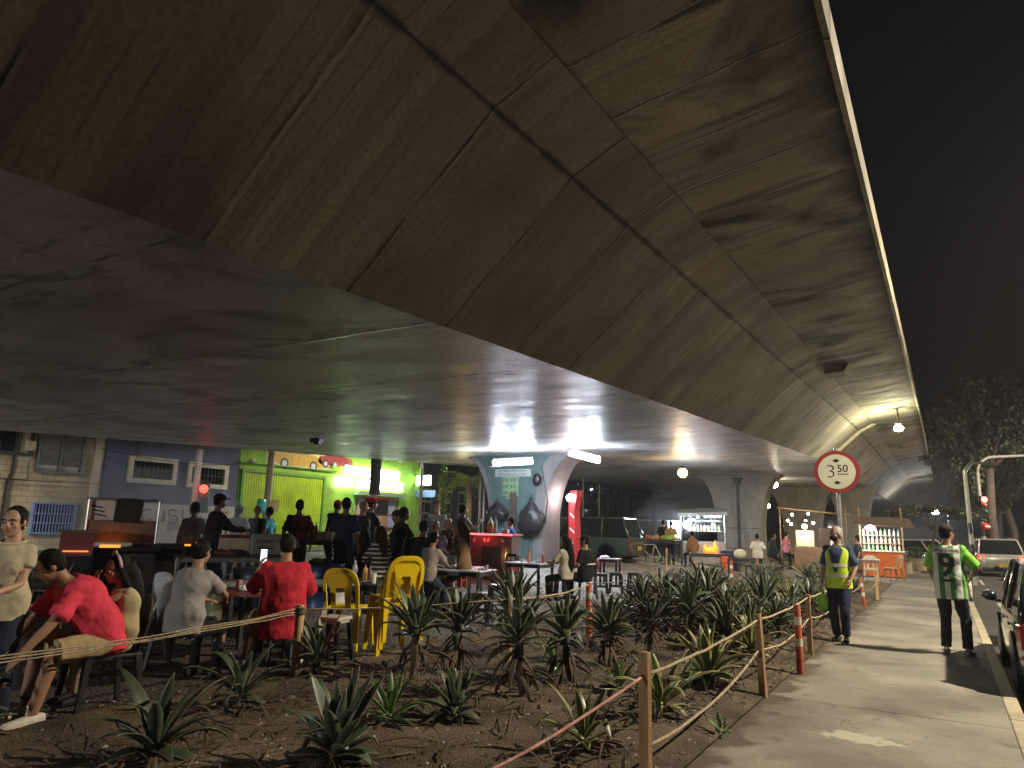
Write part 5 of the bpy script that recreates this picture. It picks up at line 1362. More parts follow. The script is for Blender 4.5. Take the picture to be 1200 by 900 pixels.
# standing row
def stnd(label,px,py,d,a,**kw):
    loc,H=stand_at(px,py,d); kw.setdefault('v',.016); return person(label,loc,fa(px,a),H=kw.pop('H',H),**kw)
WORK={'L':{'to':(-.02,.36,-.30),'palm':(0,0,-1)},'R':{'to':(.02,.38,-.26),'palm':(0,0,-1)}}
stnd('cook in black with a black cap reaching over the meat at the grill table',254,580,12.6,-70,skin='brown',shirt=blackc,sleeve=1.5,trousers=blackc,cap=capb,arms={'L':{'to':(.0,.45,-.22),'palm':(0,0,-1)},'R':{'to':(.0,.42,-.22),'palm':(0,0,-1)}},lean=.08)
stnd('person in dark clothes turned away in the smoke left of the cook',229,591,13.4,30,skin='brown',shirt=blackc,sleeve=1.5,trousers=blackc)
stnd('man in a white tee with a strap and pale cap behind the cooler box',281,594,16.5,-10,skin='tan',shirt=white,sleeve=.8,trousers=jean,cap=capg)
stnd('young man in a black polo facing the camera behind the grey crate',302,597,17.5,175,skin='tan',shirt=blackc,sleeve=.8,trousers=jean,face_detail=True)
stnd('child in a teal shirt behind the grey crate, left of the burgundy shirt man',316,603,17.5,60,H=1.45,skin='tan',shirt=teal,sleeve=.8,trousers=jean)
stnd('man in a burgundy shirt standing with his back to the camera',352,587,14.0,5,girth=1.08,skin='dark',shirt=burg,sleeve=.85,trousers=jean)
stnd('person in black with a red cap bending over the serving table',390,595,16.2,-40,skin='brown',shirt=blackc,sleeve=1.5,trousers=blackc,cap=capr,lean=.25,H=1.66,arms=WORK)
stnd('tall man in a navy sports shirt with white arm stripes seen from behind',407,582,13.4,-25,skin='brown',shirt=navy,sleeve=.85,trousers=navy)
stnd('bald man in a dark grey shirt talking beside the navy sports shirt man',426,588,14.6,-60,skin='tan',hair='bald',shirt=dkg,sleeve=.85,trousers=jean,girth=1.1)
stnd('man with a bright red cap holding a plate behind the bald man',436,585,15.6,-75,skin='tan',shirt=dkg,sleeve=.85,trousers=jean,cap=capr,arms=WORK)
stnd('server in a black tee and black headscarf bending to hand over food',466,584,13.4,-65,skin='dark',shirt=blackc,sleeve=.8,trousers=blackc,cap=None,lean=.22,arms=WORK,H=1.74)
stnd('man in a black tee and dark cap leaning towards the server',482,594,13.8,110,skin='tan',shirt=blackc,sleeve=.8,trousers=blackc,cap=dkg,lean=.3,hunch=.2,arms=WORK,H=1.72)
stnd('young man in a pale mint tee facing the camera, far left of pier',513,589,17.5,175,skin='light',hairm=HAIRB,shirt=mint,sleeve=.8,trousers=khaki,face_detail=True)
stnd('bearded man in a grey tank top raising his forearm left of the pier',543,591,17.0,-60,skin='tan',shirt=cloth('tank_grey',(.12,.12,.12)),sleeve=0,trousers=jean,arms={'R':{'to':(.10,.30,-.05),'pole':(.6,-.2,-.8)},'L':{'to':(-.05,.15,-.45)}})
# far people near the second pier
stnd('shirtless far person bending between the green vehicle and the bright stall',745,617,33,60,skin='light',trousers=jean,lean=.5,H=1.7,v=.03)
stnd('far man in a yellow patterned shirt before the bright stall',786,611,31,10,skin='tan',shirt=cloth('yellow_pat',(.35,.27,.10),.6),sleeve=.8,trousers=jean,v=.025)
stnd('far man in dark clothes left of the yellow patterned shirt man',777,610,32,20,skin='brown',shirt=blackc,sleeve=.8,trousers=jean,v=.025)
sit('far person in brown seated at a table before the bright stall',811,622,fa(811,30),d=31,H=1.66,seat=.46,skin='tan',shirt=tanc,sleeve=1.5,trousers=jean,v=.025)
sit('man in a white tee seated with his back turned by the second pier',887,625,fa(887,5),d=30,H=1.74,seat=.46,skin='tan',shirt=white,sleeve=.8,trousers=jean,girth=1.1,v=.02)
sit('person in black seated near the string light stall',906,624,fa(906,-60),d=32,H=1.72,seat=.46,lean=.3,skin='brown',shirt=blackc,sleeve=1.5,trousers=blackc,v=.025)
sit('person in a pink top seated on a stool near the string light stall',921,622,fa(921,-40),d=34,H=1.66,seat=.5,fem=True,skin='light',shirt=pink,sleeve=.8,trousers=jean,v=.025)
sit('person in dark clothes seated at the tables behind the man in the yellow vest',1004,627,fa(1004,90),d=28,H=1.68,seat=.46,skin='tan',shirt=dkg,sleeve=.8,trousers=jean,v=.025)
# man in the yellow safety vest
pv_=P(988,752); pv_.z=.0+.005
f=fa(988,180-12)
vm=person('old man in a yellow safety vest and black face mask standing at the pavement edge',pv_,f,H=1.60,skin='tan',hair='short',hairm=HAIRG,shirt=cloth('blue_shirt',(.045,.075,.14)),sleeve=.9,trousers=cloth('navy_trousers',(.018,.022,.045)),head=(-.45,.02),lean=-.02,
  arms={'L':{'to':(-.04,.16,-.44),'pole':(-.6,-.6,0)},'R':{'to':(.10,.02,-.50)}},legs={'L':(-.06,.04,.08),'R':(.07,-.02,.08)},v=.0095,belly=.12,face_detail=True,loose=.014)
hv=mat('hi_vis',(.50,.70,.02),.6,var=.12,scale=5,bump=.5,bscale=10); rv=mat('reflective_band',(.62,.62,.42),.3,var=.1)
M=MB(); pts,ups=vm['pts'],vm['ups']; rings=[]
for c,a_,b_ in ((pts[0]-ups[0]*.09,.190,.150),(pts[0],.188,.152),(pts[1],.184,.160),(pts[2],.180,.158),(pts[3],.190,.152),(pts[4]-ups[4]*.015,.178,.118),(pts[4]+ups[4]*.03,.125,.088)):
    i=pts.index(c) if c in pts else 0; r,f_=vm['basis'](min(i,4)); rings.append(_ring(c,a_*.96,b_*.97,r,f_))
M.loft(_cat(rings)); vest=M.build('safety_vest',hv,vm['body'],smooth=True,fix=False); vox(vest,.0095,5)
def decal(body,target,txt,size,zc,m,name,bold=0,xs=1.0,poly=None,front=False,lift=.005):
    dg=bpy.context.evaluated_depsgraph_get(); tree=BVHTree.FromObject(target,dg)
    if txt: vs,fs=text_mesh(txt,size,bold=bold)
    else: vs=[(x,z,0) for x,z in poly]; fs=[tuple(range(len(poly)))]
    me=bpy.data.meshes.new(name); me.from_pydata(vs,[],fs)
    bm=bmesh.new(); bm.from_mesh(me); bmesh.ops.triangulate(bm,faces=bm.faces)
    for _ in range(4):
        ed=[e for e in bm.edges if e.calc_length()>.03]
        if ed: bmesh.ops.subdivide_edges(bm,edges=ed,cuts=1); bmesh.ops.triangulate(bm,faces=bm.faces)
    sg_=1 if front else -1; dead=[]
    for v in bm.verts:
        x,z=v.co.x*xs,v.co.y+zc
        hit=tree.ray_cast(Vector((x,sg_*1.0,z)),Vector((0,-sg_,0)))
        if hit[0] is None: dead.append(v); continue
        v.co=(x,hit[0].y+sg_*lift,z)
    if dead: bmesh.ops.delete(bm,geom=dead,context='VERTS')
    bm.to_mesh(me); bm.free(); me.materials.append(m)
    o=bpy.data.objects.new(name,me); col.objects.link(o); o.parent=body; return o
zw=pts[1].z
decal(vm['body'],vest,'',0,0,MATS['cloth_blue_shirt'],'open_shirt_front',poly=[(-.005,zw+.02),(.03,zw+.02),(.105,pts[4].z-.02),(.06,pts[4].z+.03),(-.06,pts[4].z+.03),(-.10,pts[4].z-.02)],front=True)
for z in(zw-.05,zw+.10):
    for fr in(True,False): decal(vm['body'],vest,'',0,0,rv,'reflective_stripe',poly=[(-.165,z),(.165,z),(.165,z+.05),(-.165,z+.05)],front=fr,lift=.006)
for x in(-.125,.125):
    decal(vm['body'],vest,'',0,0,rv,'reflective_stripe',poly=[(x-.022,zw+.16),(x+.022,zw+.16),(x+.022,pts[4].z-.03),(x-.022,pts[4].z-.03)],front=False,lift=.006)
M=MB(); W=vm['W']; rot=vm['rot']; M.ell(W(0,.052,-.058),(.062,.056,.050),14,10,rot); M.ell(W(0,.098,-.04),(.025,.018,.03),10,8,rot); vox(M.build('face_mask',blackc,vm['body'],smooth=True),.008,1)
sh,el,wr,ar,fd=vm['info']['R']; q=Vector(pv_)+Matrix.Rotation(f,3,'Z')@(wr+fd*.10)
rag=MB(); rnd=random.Random(3)
rag.loft([_ring(Vector((rnd.uniform(-.02,.02),rnd.uniform(-.01,.01),-z)),w,d,Vector((1,0,0)),Vector((0,1,0)),2,14) for z,w,d in((-.02,.02,.02),(.04,.045,.03),(.12,.075,.035),(.22,.085,.03),(.30,.06,.022),(.33,.03,.012))])
o=rag.build('cloth_rag',mat('green_rag',(.28,.60,.06),.7,var=.2,bump=.7,bscale=8),smooth=True); o.location=q; o.rotation_euler.z=f; tag(o,'bright green cloth hanging from the hand of the yellow vest man','rag')
# man in the striped football shirt
pj=P(1121,768); pj.z=.005
f=fa(1121,-8)
js=bpy.data.materials.new('green_white_stripes'); js.use_nodes=True; nt=js.node_tree; L=nt.links.new; bs=nt.nodes['Principled BSDF']
tc=nd(nt,'ShaderNodeTexCoord'); sx=nd(nt,'ShaderNodeSeparateXYZ'); L(tc.outputs['Object'],sx.inputs[0])
mm=nd(nt,'ShaderNodeMath',operation='MULTIPLY_ADD'); L(sx.outputs[0],mm.inputs[0]); mm.inputs[1].default_value=7.6; mm.inputs[2].default_value=.3
fr=nd(nt,'ShaderNodeMath',operation='FRACT'); L(mm.outputs[0],fr.inputs[0]); gt=nd(nt,'ShaderNodeMath',operation='GREATER_THAN'); L(fr.outputs[0],gt.inputs[0]); gt.inputs[1].default_value=.5
mx=nd(nt,'ShaderNodeMix',data_type='RGBA'); L(gt.outputs[0],mx.inputs['Factor']); mx.inputs['A'].default_value=(.60,.60,.56,1); mx.inputs['B'].default_value=(.045,.21,.05,1)
ab=nd(nt,'ShaderNodeMath',operation='ABSOLUTE'); L(sx.outputs[0],ab.inputs[0]); g2_=nd(nt,'ShaderNodeMath',operation='GREATER_THAN'); L(ab.outputs[0],g2_.inputs[0]); g2_.inputs[1].default_value=.185
m2=nd(nt,'ShaderNodeMix',data_type='RGBA'); L(g2_.outputs[0],m2.inputs['Factor']); L(mx.outputs['Result'],m2.inputs['A']); m2.inputs['B'].default_value=(.20,.55,.03,1)
L(m2.outputs['Result'],bs.inputs['Base Color']); bs.inputs['Roughness'].default_value=.75
n_=nd(nt,'ShaderNodeTexNoise'); n_.inputs['Scale'].default_value=9; L(tc.outputs['Object'],n_.inputs['Vector']); bp=nd(nt,'ShaderNodeBump'); bp.inputs['Strength'].default_value=.5; bp.inputs['Distance'].default_value=.03; L(n_.outputs[0],bp.inputs['Height']); L(bp.outputs[0],bs.inputs['Normal'])
jm=person('man in green and white striped football shirt numbered 9, back turned',pj,f,H=1.66,skin='tan',hair='short',shirt=js,sleeve=.95,trousers=cloth('dark_jeans',(.022,.023,.027)),cap=cloth('cap_olive',(.03,.028,.022)),head=(-.55,.02),girth=1.06,belly=.05,lean=.02,twist=-.05,
  arms={'R':{'to':(.06,.24,-.36),'pole':(.9,-.6,-.2)},'L':{'to':(-.04,.14,-.46)}},legs={'L':(-.11,.02,.08),'R':(.15,-.03,.08)},v=.0095,loose=.024,hem=-.16,shoes=mat('grey_trainer',(.16,.16,.17),.5,var=.4,scale=30))
jm['shirt'].modifiers['folds'].strength=.016
M_num=mat('black_print',(.012,.012,.012),.6)
decal(jm['body'],jm['shirt'],'9',.42,1.16,M_num,'shirt_number',.012,.9)
decal(jm['body'],jm['shirt'],'',0,0,mat('name_patch',(.55,.55,.5),.7),'name_patch',poly=[(-.165,1.335),(.165,1.335),(.165,1.40),(-.165,1.40)],lift=.004)
decal(jm['body'],jm['shirt'],'ARISTIZABAL',.056,1.367,M_num,'shirt_name',.0008,lift=.008)
decal(jm['body'],jm['shirt'],'',0,0,M_num,'shirt_print',poly=[(-.075,.955),(.075,.955),(.075,.99),(-.075,.99)])
M=MB()
hj=jm['hip']; M.loft([_ring(hj+Vector((.15,-.02,-.02-z)),.045,.02,Vector((0,1,0)),Vector((1,0,0)),2,10) for z in(0,.08,.17)])
sh,el,wr,ar,fd=jm['info']['R']
cl=MB(); cl.loft([_ring(Vector((0,0,-z)),w,.02,Vector((.4,.9,0)),Vector((.9,-.4,0)),2,10) for z,w in((0,.03),(.08,.05),(.2,.04),(.28,.015))])
o=cl.build('cloth_rag',mat('white_rag',(.55,.55,.45),.8,bump=.5),smooth=True); o.location=Vector(pj)+Matrix.Rotation(f,3,'Z')@(wr+fd*.09); tag(o,'whitish cloth held at the hip by the football shirt man','rag')
# ------------------------------------------------------------------ vehicles
def wheel(root,x,y,r,w=.2):
    o=MB(); prof=[(r*.62,-w/2),(r*.92,-w/2),(r,-w*.35),(r,w*.35),(r*.92,w/2),(r*.62,w/2)]
    o.M=Matrix.Translation((x,y,r))@Matrix.Rotation(R(90),4,'Y'); o.lathe(prof,22); wh=o.build('wheel',M_rubber,root,smooth=True,auto=40)
    o=MB(); o.M=Matrix.Translation((x,y,r))@Matrix.Rotation(R(90),4,'Y'); s=1 if x>0 else -1
    o.lathe([(r*.63,s*w*.30),(r*.60,s*w*.46),(r*.5,s*w*.36)],18)
    for k in range(5):
        a=2*math.pi*k/5; o.box((math.cos(a)*r*.33,math.sin(a)*r*.33,s*w*.42),(r*.55,r*.14,.02),rz=a)
    o.lathe([(r*.14,s*w*.36),(r*.14,s*w*.48),(r*.1,s*w*.5)],12); o.build('rim',M_chrome,wh,smooth=True,auto=40)
def car(label,loc,rz,L,W,H,paint,kind='hatch',light_on=False,plate=(.6,.42,.02),roofrail=False,scale=1.0):
    r=thing('parked_car',label,'car',loc,rz,None,scale)
    h=W/2; zb=.20 if kind!='suv' else .32; belt=H*.60 if kind!='suv' else H*.58
    wr=.31 if kind!='suv' else .37
    st=[(-.5,.72,.30,.78),(-.485,.9,.12,.97),(-.44,.97,0,1.0),(-.25,1,0,1.0),(0,1,0,1.0),(.2,1,0,.98),(.36,.97,0,.86),(.46,.92,.04,.74),(.5,.74,.2,.62)]
    if kind=='suv': st=[(-.5,.9,.18,.97),(-.49,.95,.06,1.0),(-.44,.98,0,1.0),(-.2,1,0,1.0),(.1,1,0,1.0),(.22,1,0,.98),(.44,.97,0,.90),(.48,.92,.05,.85),(.5,.85,.15,.75)]
    b=MB(); rings=[]
    for y,wf,lo,hi in st:
        z0=zb+lo*(belt-zb); z1=zb+hi*(belt-zb); w=h*wf; rings.append([Vector(p) for p in((-w*.88,y*L,z0),(-w*.985,y*L,z0+.08),(-w,y*L,z0+(z1-z0)*.55),(-w*.97,y*L,z1-.05),(-w*.90,y*L,z1),(w*.90,y*L,z1),(w*.97,y*L,z1-.05),(w,y*L,z0+(z1-z0)*.55),(w*.985,y*L,z0+.08),(w*.88,y*L,z0))])
    b.loft(rings); body=b.build('body',paint,r,smooth=True,auto=35); body.modifiers.new('s','BEVEL').width=.012
    if kind=='suv': A=[(.20,.16),(.06,.03),(-.47,-.43)]; yf,yc,yb_,yd=.19*L,.09*L,-.485*L,-.42*L
    else: yf,yc,yb_,yd=.26*L,.10*L,-.44*L,-.33*L
    bw,tw=h*.92,h*.76; zt=H-.035
    g=MB(); g.add([(-bw,yb_,belt-.03),(bw,yb_,belt-.03),(bw,yf,belt-.03),(-bw,yf,belt-.03),(-tw,yd,zt),(tw,yd,zt),(tw,yc,zt),(-tw,yc,zt)],[(3,2,1,0),(4,5,6,7),(0,1,5,4),(1,2,6,5),(2,3,7,6),(3,0,4,7)])
    g.build('window',M_glass,r)
    f=MB(); f.loft([[Vector((x*tw*q,y,z)) for x,y in((-1,yd-.02),(1,yd-.02),(1,yc+.02),(-1,yc+.02))] for q,z in((1.02,zt-.03),(1.0,zt+.015),(.9,zt+.045))]); f.build('roof',paint,r,bevel=.02)
    for s in(-1,1):
        for (y0,y1) in((yf,yc),(yb_,yd),(.0*L,-.02*L)) if kind!='suv' else ((yf,yc),(yb_,yd),(0,-.01*L),(-.24*L,-.235*L)):
            p=MB(); a=Vector((s*bw*1.005,y0,belt-.04)); c=Vector((s*tw*1.01,y1,zt)); rr=.04 if (y0,y1)!=(0,-.02*L) else .03
            p.tube([a,a.lerp(c,.5)+Vector((s*.012,0,0)),c],rr,6); p.build('pillar',paint,r,smooth=True)
        m=MB(); m.ell((s*(h+.09),yf-.12,belt+.05),(.10,.055,.07),10,8); m.box((s*(h+.0),yf-.12,belt-.01),(.08,.04,.03)); m.build('mirror',paint if kind=='hatch' else M_black,r,smooth=True)
        for y in(.02*L,-.2*L): m=MB(); m.box((s*(h+.002),y-.12,belt-.13),(.025,.17,.028)); m.build('handle',paint,r,bevel=.006)
        m=MB(); ty=-.478*L
        m.loft([[Vector((s*h*x,ty+dy,z)) for x,dy in((.99,.16),(.955,.01),(.72,-.085),(.68,-.04),(.8,.1))] for z in(belt-.30,belt-.22,belt-.06)]) if kind!='suv' else m.box((s*h*.93,-.497*L,belt-.22),(.15,.05,.36))
        m.build('tail_light',emit('tail_on',(.9,.10,.04),1.2) if light_on else mat('tail_glass',(.33,.012,.015),.12,var=.1,coat=1),r,bevel=.01)
        m=MB(); m.ell((s*h*.72,.475*L,belt-.17),(.16,.07,.09),10,8); m.build('headlight',mat('lamp_lens',(.6,.6,.62),.1,var=.05,coat=1),r,smooth=True)
        for y in(-.29*L,.31*L): 
            a=MB(); a.M=Matrix.Translation((s*(h-.08),y,wr+.01))@Matrix.Rotation(R(90),4,'Y'); a.lathe([(wr*1.13,-.09),(wr*1.13,.087)],22); a.build('wheel_arch',M_black,r,smooth=True,auto=40)
            wheel(r,s*(h-.09),y,wr)
    m=MB(); m.box((0,-.497*L,zb+.14),(W*.86,.06,.13)); m.build('rear_bumper',mat('bumper_grey',(.03,.03,.032),.5),r,bevel=.02)
    m=MB(); m.box((0,-.505*L-.02,zb+.30),(.40,.012,.14)); pl=m.build('number_plate',mat('yellow_plate',plate,.45,var=.08),r,bevel=.004)
    if roofrail:
        for s in(-1,1): m=MB(); m.tube([(s*tw*.9,yd+.1,zt+.05),(s*tw*.9,yd+.2,zt+.10),(s*tw*.9,yc-.2,zt+.10),(s*tw*.9,yc-.1,zt+.05)],.02,6); m.build('roof_rail',M_black,r,smooth=True)
    return r
silver=mat('silver_paint',(.50,.48,.43),.25,metal=.3,var=.05,coat=1); navyp=mat('dark_car_paint',(.020,.023,.034),.12,var=.05,coat=1,metal=.1)
greenp=mat('dark_green_paint',(.045,.08,.06),.2,var=.08,coat=.8); whitep=mat('white_car_paint',(.6,.6,.6),.25,var=.05,coat=1)
p=P(1170,673,-.13); car('silver hatchback seen from behind, stopped on the road below the red traffic light',Vector((p.x-.1,p.y-1.0,-.13)),R(4),4.1,1.85,1.66,silver,light_on=True,scale=1.0,roofrail=True)
p=P(1190,722,.80); car('dark glossy car parked at the kerb on the right edge',Vector((.56+.87,p.y+2.35,-.13)),0,4.0,1.74,1.43,navyp)
p=P(738,662); sv=car('old dark green off-road wagon parked sideways beyond the gravel',Vector((p.x-2.25,p.y+.8,zg(p.x)-.01)),R(90),4.6,1.8,1.78,greenp,'suv')
car('white car half hidden behind the planters and the orange kiosk',Vector((-1.9,41.5,0)),R(62),4.2,1.76,1.42,whitep)
# bicycles
def bicycle(label,loc,rz,paint):
    r=thing('bicycle',label,'bicycle',loc,rz)
    for y in(-.5,.52):
        w=MB(); w.M=Matrix.Translation((0,y,.34))@Matrix.Rotation(R(90),4,'Y')
        w.tube([(.32*math.cos(a*math.pi/12),.32*math.sin(a*math.pi/12),0) for a in range(25)],.02,6,False); wh=w.build('wheel',M_rubber,r,smooth=True)
        w=MB(); w.M=Matrix.Translation((0,y,.34))@Matrix.Rotation(R(90),4,'Y')
        for k in range(10): w.cone((0,0,0),(.31*math.cos(k*.628),.31*math.sin(k*.628),0),.003,.003,4)
        w.build('spokes',M_chrome,wh)
    f=MB(); bb=Vector((0,-.08,.30)); st=Vector((0,-.22,.80)); hd=Vector((0,.36,.78)); h2=Vector((0,.40,.62))
    for a,b_ in((bb,st),(st,hd),(bb,h2),(bb,Vector((0,-.5,.34))),(st,Vector((0,-.5,.34))),(hd,h2),(h2,Vector((0,.52,.34)))): f.cone(a,b_,.018,.018,8)
    f.build('frame',paint,r,smooth=True,auto=40)
    f=MB(); f.tube([hd+Vector((-.28,-.02,.20)),hd+Vector((-.1,.04,.18)),hd+Vector((.1,.04,.18)),hd+Vector((.28,-.02,.20))],.014,6); f.cone(hd,hd+Vector((0,.04,.18)),.015,.015,6); f.build('handlebar',M_black,r,smooth=True)
    f=MB(); f.ell(st+Vector((0,-.04,.10)),(.07,.13,.035),10,6); f.cone(st,st+Vector((0,0,.1)),.014,.014,6); f.build('saddle',M_black,r,smooth=True)
    return r
p=P(762,662); bicycle('pale framed bicycle parked behind the green off-road wagon',p,R(75),mat('bike_white',(.6,.6,.55),.35))
p=P(800,658); bicycle('second bicycle standing by the bright food stall',p,R(60),mat('bike_dark',(.05,.05,.05),.35))
# motorcycle nose behind the dark car
p=P(1178,712,-.13); mo=thing('motorcycle','motorcycle parked ahead of the dark car, chrome front visible','motorcycle',Vector((1.05,14.6,-.13)),R(180))
for y in(-.62,.66):
    w=MB(); w.M=Matrix.Translation((0,y,.3))@Matrix.Rotation(R(90),4,'Y'); w.lathe([(.2,-.05),(.29,-.045),(.3,0),(.29,.045),(.2,.05)],18); wh=w.build('wheel',M_rubber,mo,smooth=True,auto=40)
    w=MB(); w.M=Matrix.Translation((0,y,.3))@Matrix.Rotation(R(90),4,'Y'); w.lathe([(.04,-.06),(.19,-.02),(.19,.02),(.04,.06)],14); w.build('rim',M_chrome,wh)
b=MB(); b.ell((0,.15,.72),(.14,.28,.14),12,8); b.build('fuel_tank',mat('bike_red',(.35,.02,.02),.2,coat=1),mo,smooth=True)
b=MB(); b.loft([[Vector((x*w,y,z)) for x in(-1,1)]+[Vector((w,y,z-.08)),Vector((-w,y,z-.08))] for y,z,w in((-.75,.82,.09),(-.4,.74,.13),(-.05,.74,.10))]); b.build('saddle',M_black,mo,bevel=.02)
b=MB(); b.box((0,.02,.42),(.24,.4,.3)); b.tube([(.14,.1,.3),(.16,-.4,.32),(.17,-.8,.4)],.04,8); b.build('engine',M_chrome,mo,bevel=.03)
b=MB(); b.cone((-.08,.66,.3),(-.08,.42,.95),.03,.03); b.cone((.08,.66,.3),(.08,.42,.95),.03,.03); b.tube([(-.36,.30,1.02),(-.15,.42,1.0),(.15,.42,1.0),(.36,.30,1.02)],.016,6); b.build('fork',M_chrome,mo,smooth=True,auto=40)
b=MB(); b.ell((0,.56,.88),(.10,.09,.10),12,8); b.build('headlight',mat('lamp_lens',(.6,.6,.62),.1),mo,smooth=True)
for s in(-1,1): b=MB(); b.ell((s*.34,.34,1.2),(.07,.015,.045),8,6); b.cone((s*.28,.34,1.02),(s*.34,.34,1.2),.008,.008,5); b.build('mirror',M_black,mo,smooth=True)
# ------------------------------------------------------------------ signs and signals
p=at_d(990,700,14.4); p.z=0
sg=thing('height_limit_sign','round red rimmed height limit sign reading 3.50 on a post','sign',p,R(31.07-27))
b=MB(); b.lathe([(.032,-.1),(.032,3.12)],10); b.build('post',M_steel,sg,smooth=True,auto=40)
zc=at_d(980,553,14.4).z
b=MB(); b.M=Matrix.Translation((0,-.045,zc))@Matrix.Rotation(R(90),4,'X'); b.lathe([(.385,-.006),(.385,.006)],40); b.build('red_rim',mat('sign_red',(.30,.035,.03),.4,var=.15),sg)
b=MB(); b.M=Matrix.Translation((0,-.054,zc))@Matrix.Rotation(R(90),4,'X'); b.lathe([(.315,-.001),(.315,.001)],40); b.build('face',mat('sign_cream',(.66,.66,.52),.45,var=.08),sg)
ink=mat('sign_ink',(.012,.012,.012),.5)
def flat_text(txt,size,x,z,parent,m,y=-.0565,bold=0,name='lettering',xs=1.0,rz=None):
    vs,fs=text_mesh(txt,size,bold=bold); b=MB(); b.add([(v[0]*xs+x,y,v[1]+z) for v in vs],fs); return b.build(name,m,parent,fix=False)
flat_text('3',.34,-.095,zc-.005,sg,ink,bold=-.006,xs=1.1); flat_text('50',.19,.10,zc+.05,sg,ink,bold=.001)
b=MB(); b.box((.10,-.0565,zc-.045),(.18,.002,.012)); b.build('underline',ink,sg)
for s in(-1,1):
    b=MB(); q=zc+s*.20
    b.add([(x,-.0565,z) for x,z in((-.035,q+s*.028),(.035,q+s*.028),(.035,q+s*.004),(.07,q+s*.004),(0,q-s*.035),(-.07,q+s*.004),(-.035,q+s*.004))],[tuple(range(7))]); b.build('arrow',ink,sg,fix=False)
def striped_pole(root,r,h,z0=0,n=4,step=.45):
    b=MB(); b.lathe([(r,z0),(r*.85,h)],12); b.build('shaft',mat('pole_white',(.34,.33,.30),.5,var=.15),root,smooth=True,auto=40)
    for k in range(n):
        b=MB(); b.lathe([(r+.004,.3+k*step*1.6),(r+.004,.3+k*step*1.6+step*.8)],12); b.build('black_band',M_black,root,smooth=True,auto=40)
q=at_d(1156,660,44); tl=thing('traffic_light','mast traffic light glowing red beyond the silver car','traffic light',(q.x,q.y,-.1))
striped_pole(tl,.10,5.0,n=5)
c31,s31=math.cos(YAW),math.sin(YAW); RT=Vector((c31,s31,0))
b=MB(); b.tube([(0,0,4.9)]+[RT*(.9-.9*math.cos(a))+Vector((0,0,4.9+.9*math.sin(a))) for a in(.3,.6,.9,1.2,1.5)]+[RT*3+Vector((0,0,5.95)),RT*6+Vector((0,0,6.15))],[.075]*6+[.065,.05],10); b.build('arm',mat('pole_white',(.34,.33,.30),.5),tl,smooth=True)
FW=Vector((-s31,c31,0))
def signal(root,z,off,lit=True,face=FW*-1,k=1.0):
    c=off; rz=math.atan2(face.y,face.x)+R(90)
    b=MB(); b.box(c+Vector((0,0,z)),(.30*k,.2,.95*k),rz=rz); h=b.build('signal_head',M_black,root,bevel=.03)
    for i,cc in enumerate(('r','a','g')):
        b=MB(); b.ell(c+Vector((0,0,z+(.3-.3*i)*k))+face*.11,(.14*k,.14*k,.14*k),14,10)
        b.build('lens',emit('red_signal' if k==1.0 else 'red_signal_far',(1,.05,.03),26 if k==1.0 else 6) if(i==0 and lit) else mat('lens_'+cc,[(.1,.01,.01),(.1,.06,.01),(.01,.08,.05)][i],.2),h,smooth=True)
zt=at_d(1152,588,44).z
signal(tl,zt+.2-.3,FW*-.22)
b=MB(); c=FW*-.2+Vector((0,0,at_d(1152,617,44).z+.1)); b.ell(c,(.2,.2,.2),14,10); b.build('disc_sign',mat('round_red',(.5,.05,.04),.4),tl,smooth=True)
b=MB(); b.box(c+FW*-.2,(.26,.02,.07),rz=YAW); b.build('disc_bar',M_white,tl)
q2=tl.location+Vector((0,0,zt-.0))
lamp('POINT',FW*-.55+Vector((0,0,zt+.1)),18,(1,.08,.05),.1,tl)
q=at_d(1141,660,30); ml=thing('lamp_post','short striped lamp post with a bent head left of the traffic light','street lamp',(q.x,q.y,-.05)); striped_pole(ml,.075,3.9,n=3)
b=MB(); b.tube([(0,0,3.88)]+[RT*(.35*i/3)+Vector((0,0,3.9+.35*math.sin(i*.5))) for i in range(4)],.07,8); b.box(RT*.5+Vector((0,0,4.22)),(.4,.16,.08),rz=YAW); b.build('lamp_head',M_steel,ml,smooth=True,auto=40)
q=at_d(228,585,30); t2_=thing('traffic_light','far traffic light on a cream post glowing red before the blue house','traffic light',(q.x,q.y,.25))
b=MB(); b.lathe([(.13,0),(.12,3.9)],10); b.build('shaft',mat('cream_post',(.6,.55,.45),.5),t2_)
zt2=at_d(232,579,30).z-.25
signal(t2_,zt2-.15,RT*.36,True,k=1.15)
lamp('POINT',RT*.45+Vector((0,0,zt2))+FW*-.5,2,(1,.08,.05),.1,t2_)
# ------------------------------------------------------------------ things fixed to the first pier
def sheet_thing(name,label,cat,c,w,h,m,lines=0,cols=1,ink_=None,rz=0):
    o=thing(name,label,cat,c,rz); b=MB(); b.box((0,0,0),(w,.012,h)); b.build('board',m,o)
    if lines:
        b=MB(); rnd=random.Random(len(label))
        for i in range(lines):
            for j in range(cols):
                x0=-w/2+w*(j+.12)/cols; x=x0; z=h/2-h*(i+.5)/lines
                while x<x0+w*.74/cols:
                    s_=h/lines*.55; b.box((x,-.0075,z),(s_*.22,.002,s_),ry=rnd.uniform(-.3,.3)); 
                    if rnd.random()<.6: b.box((x+s_*.2,-.0078,z+rnd.choice([-.4,0,.4])*s_),(s_*.4,.002,s_*.2))
                    x+=s_*.75
        b.build('handwriting',ink_ or ink,o)
    return o
fy=21.36-.02
def onpier(px,py,dy=0): a=AT(px,py,s=21.355-dy); return a
a=onpier(601,554,.03); sheet_thing('menu_board','white banner of handwriting under the long tube light on the pier','sign',a,1.45,.26,mat('banner_white',(.30,.33,.32),.6,var=.1),2,1)
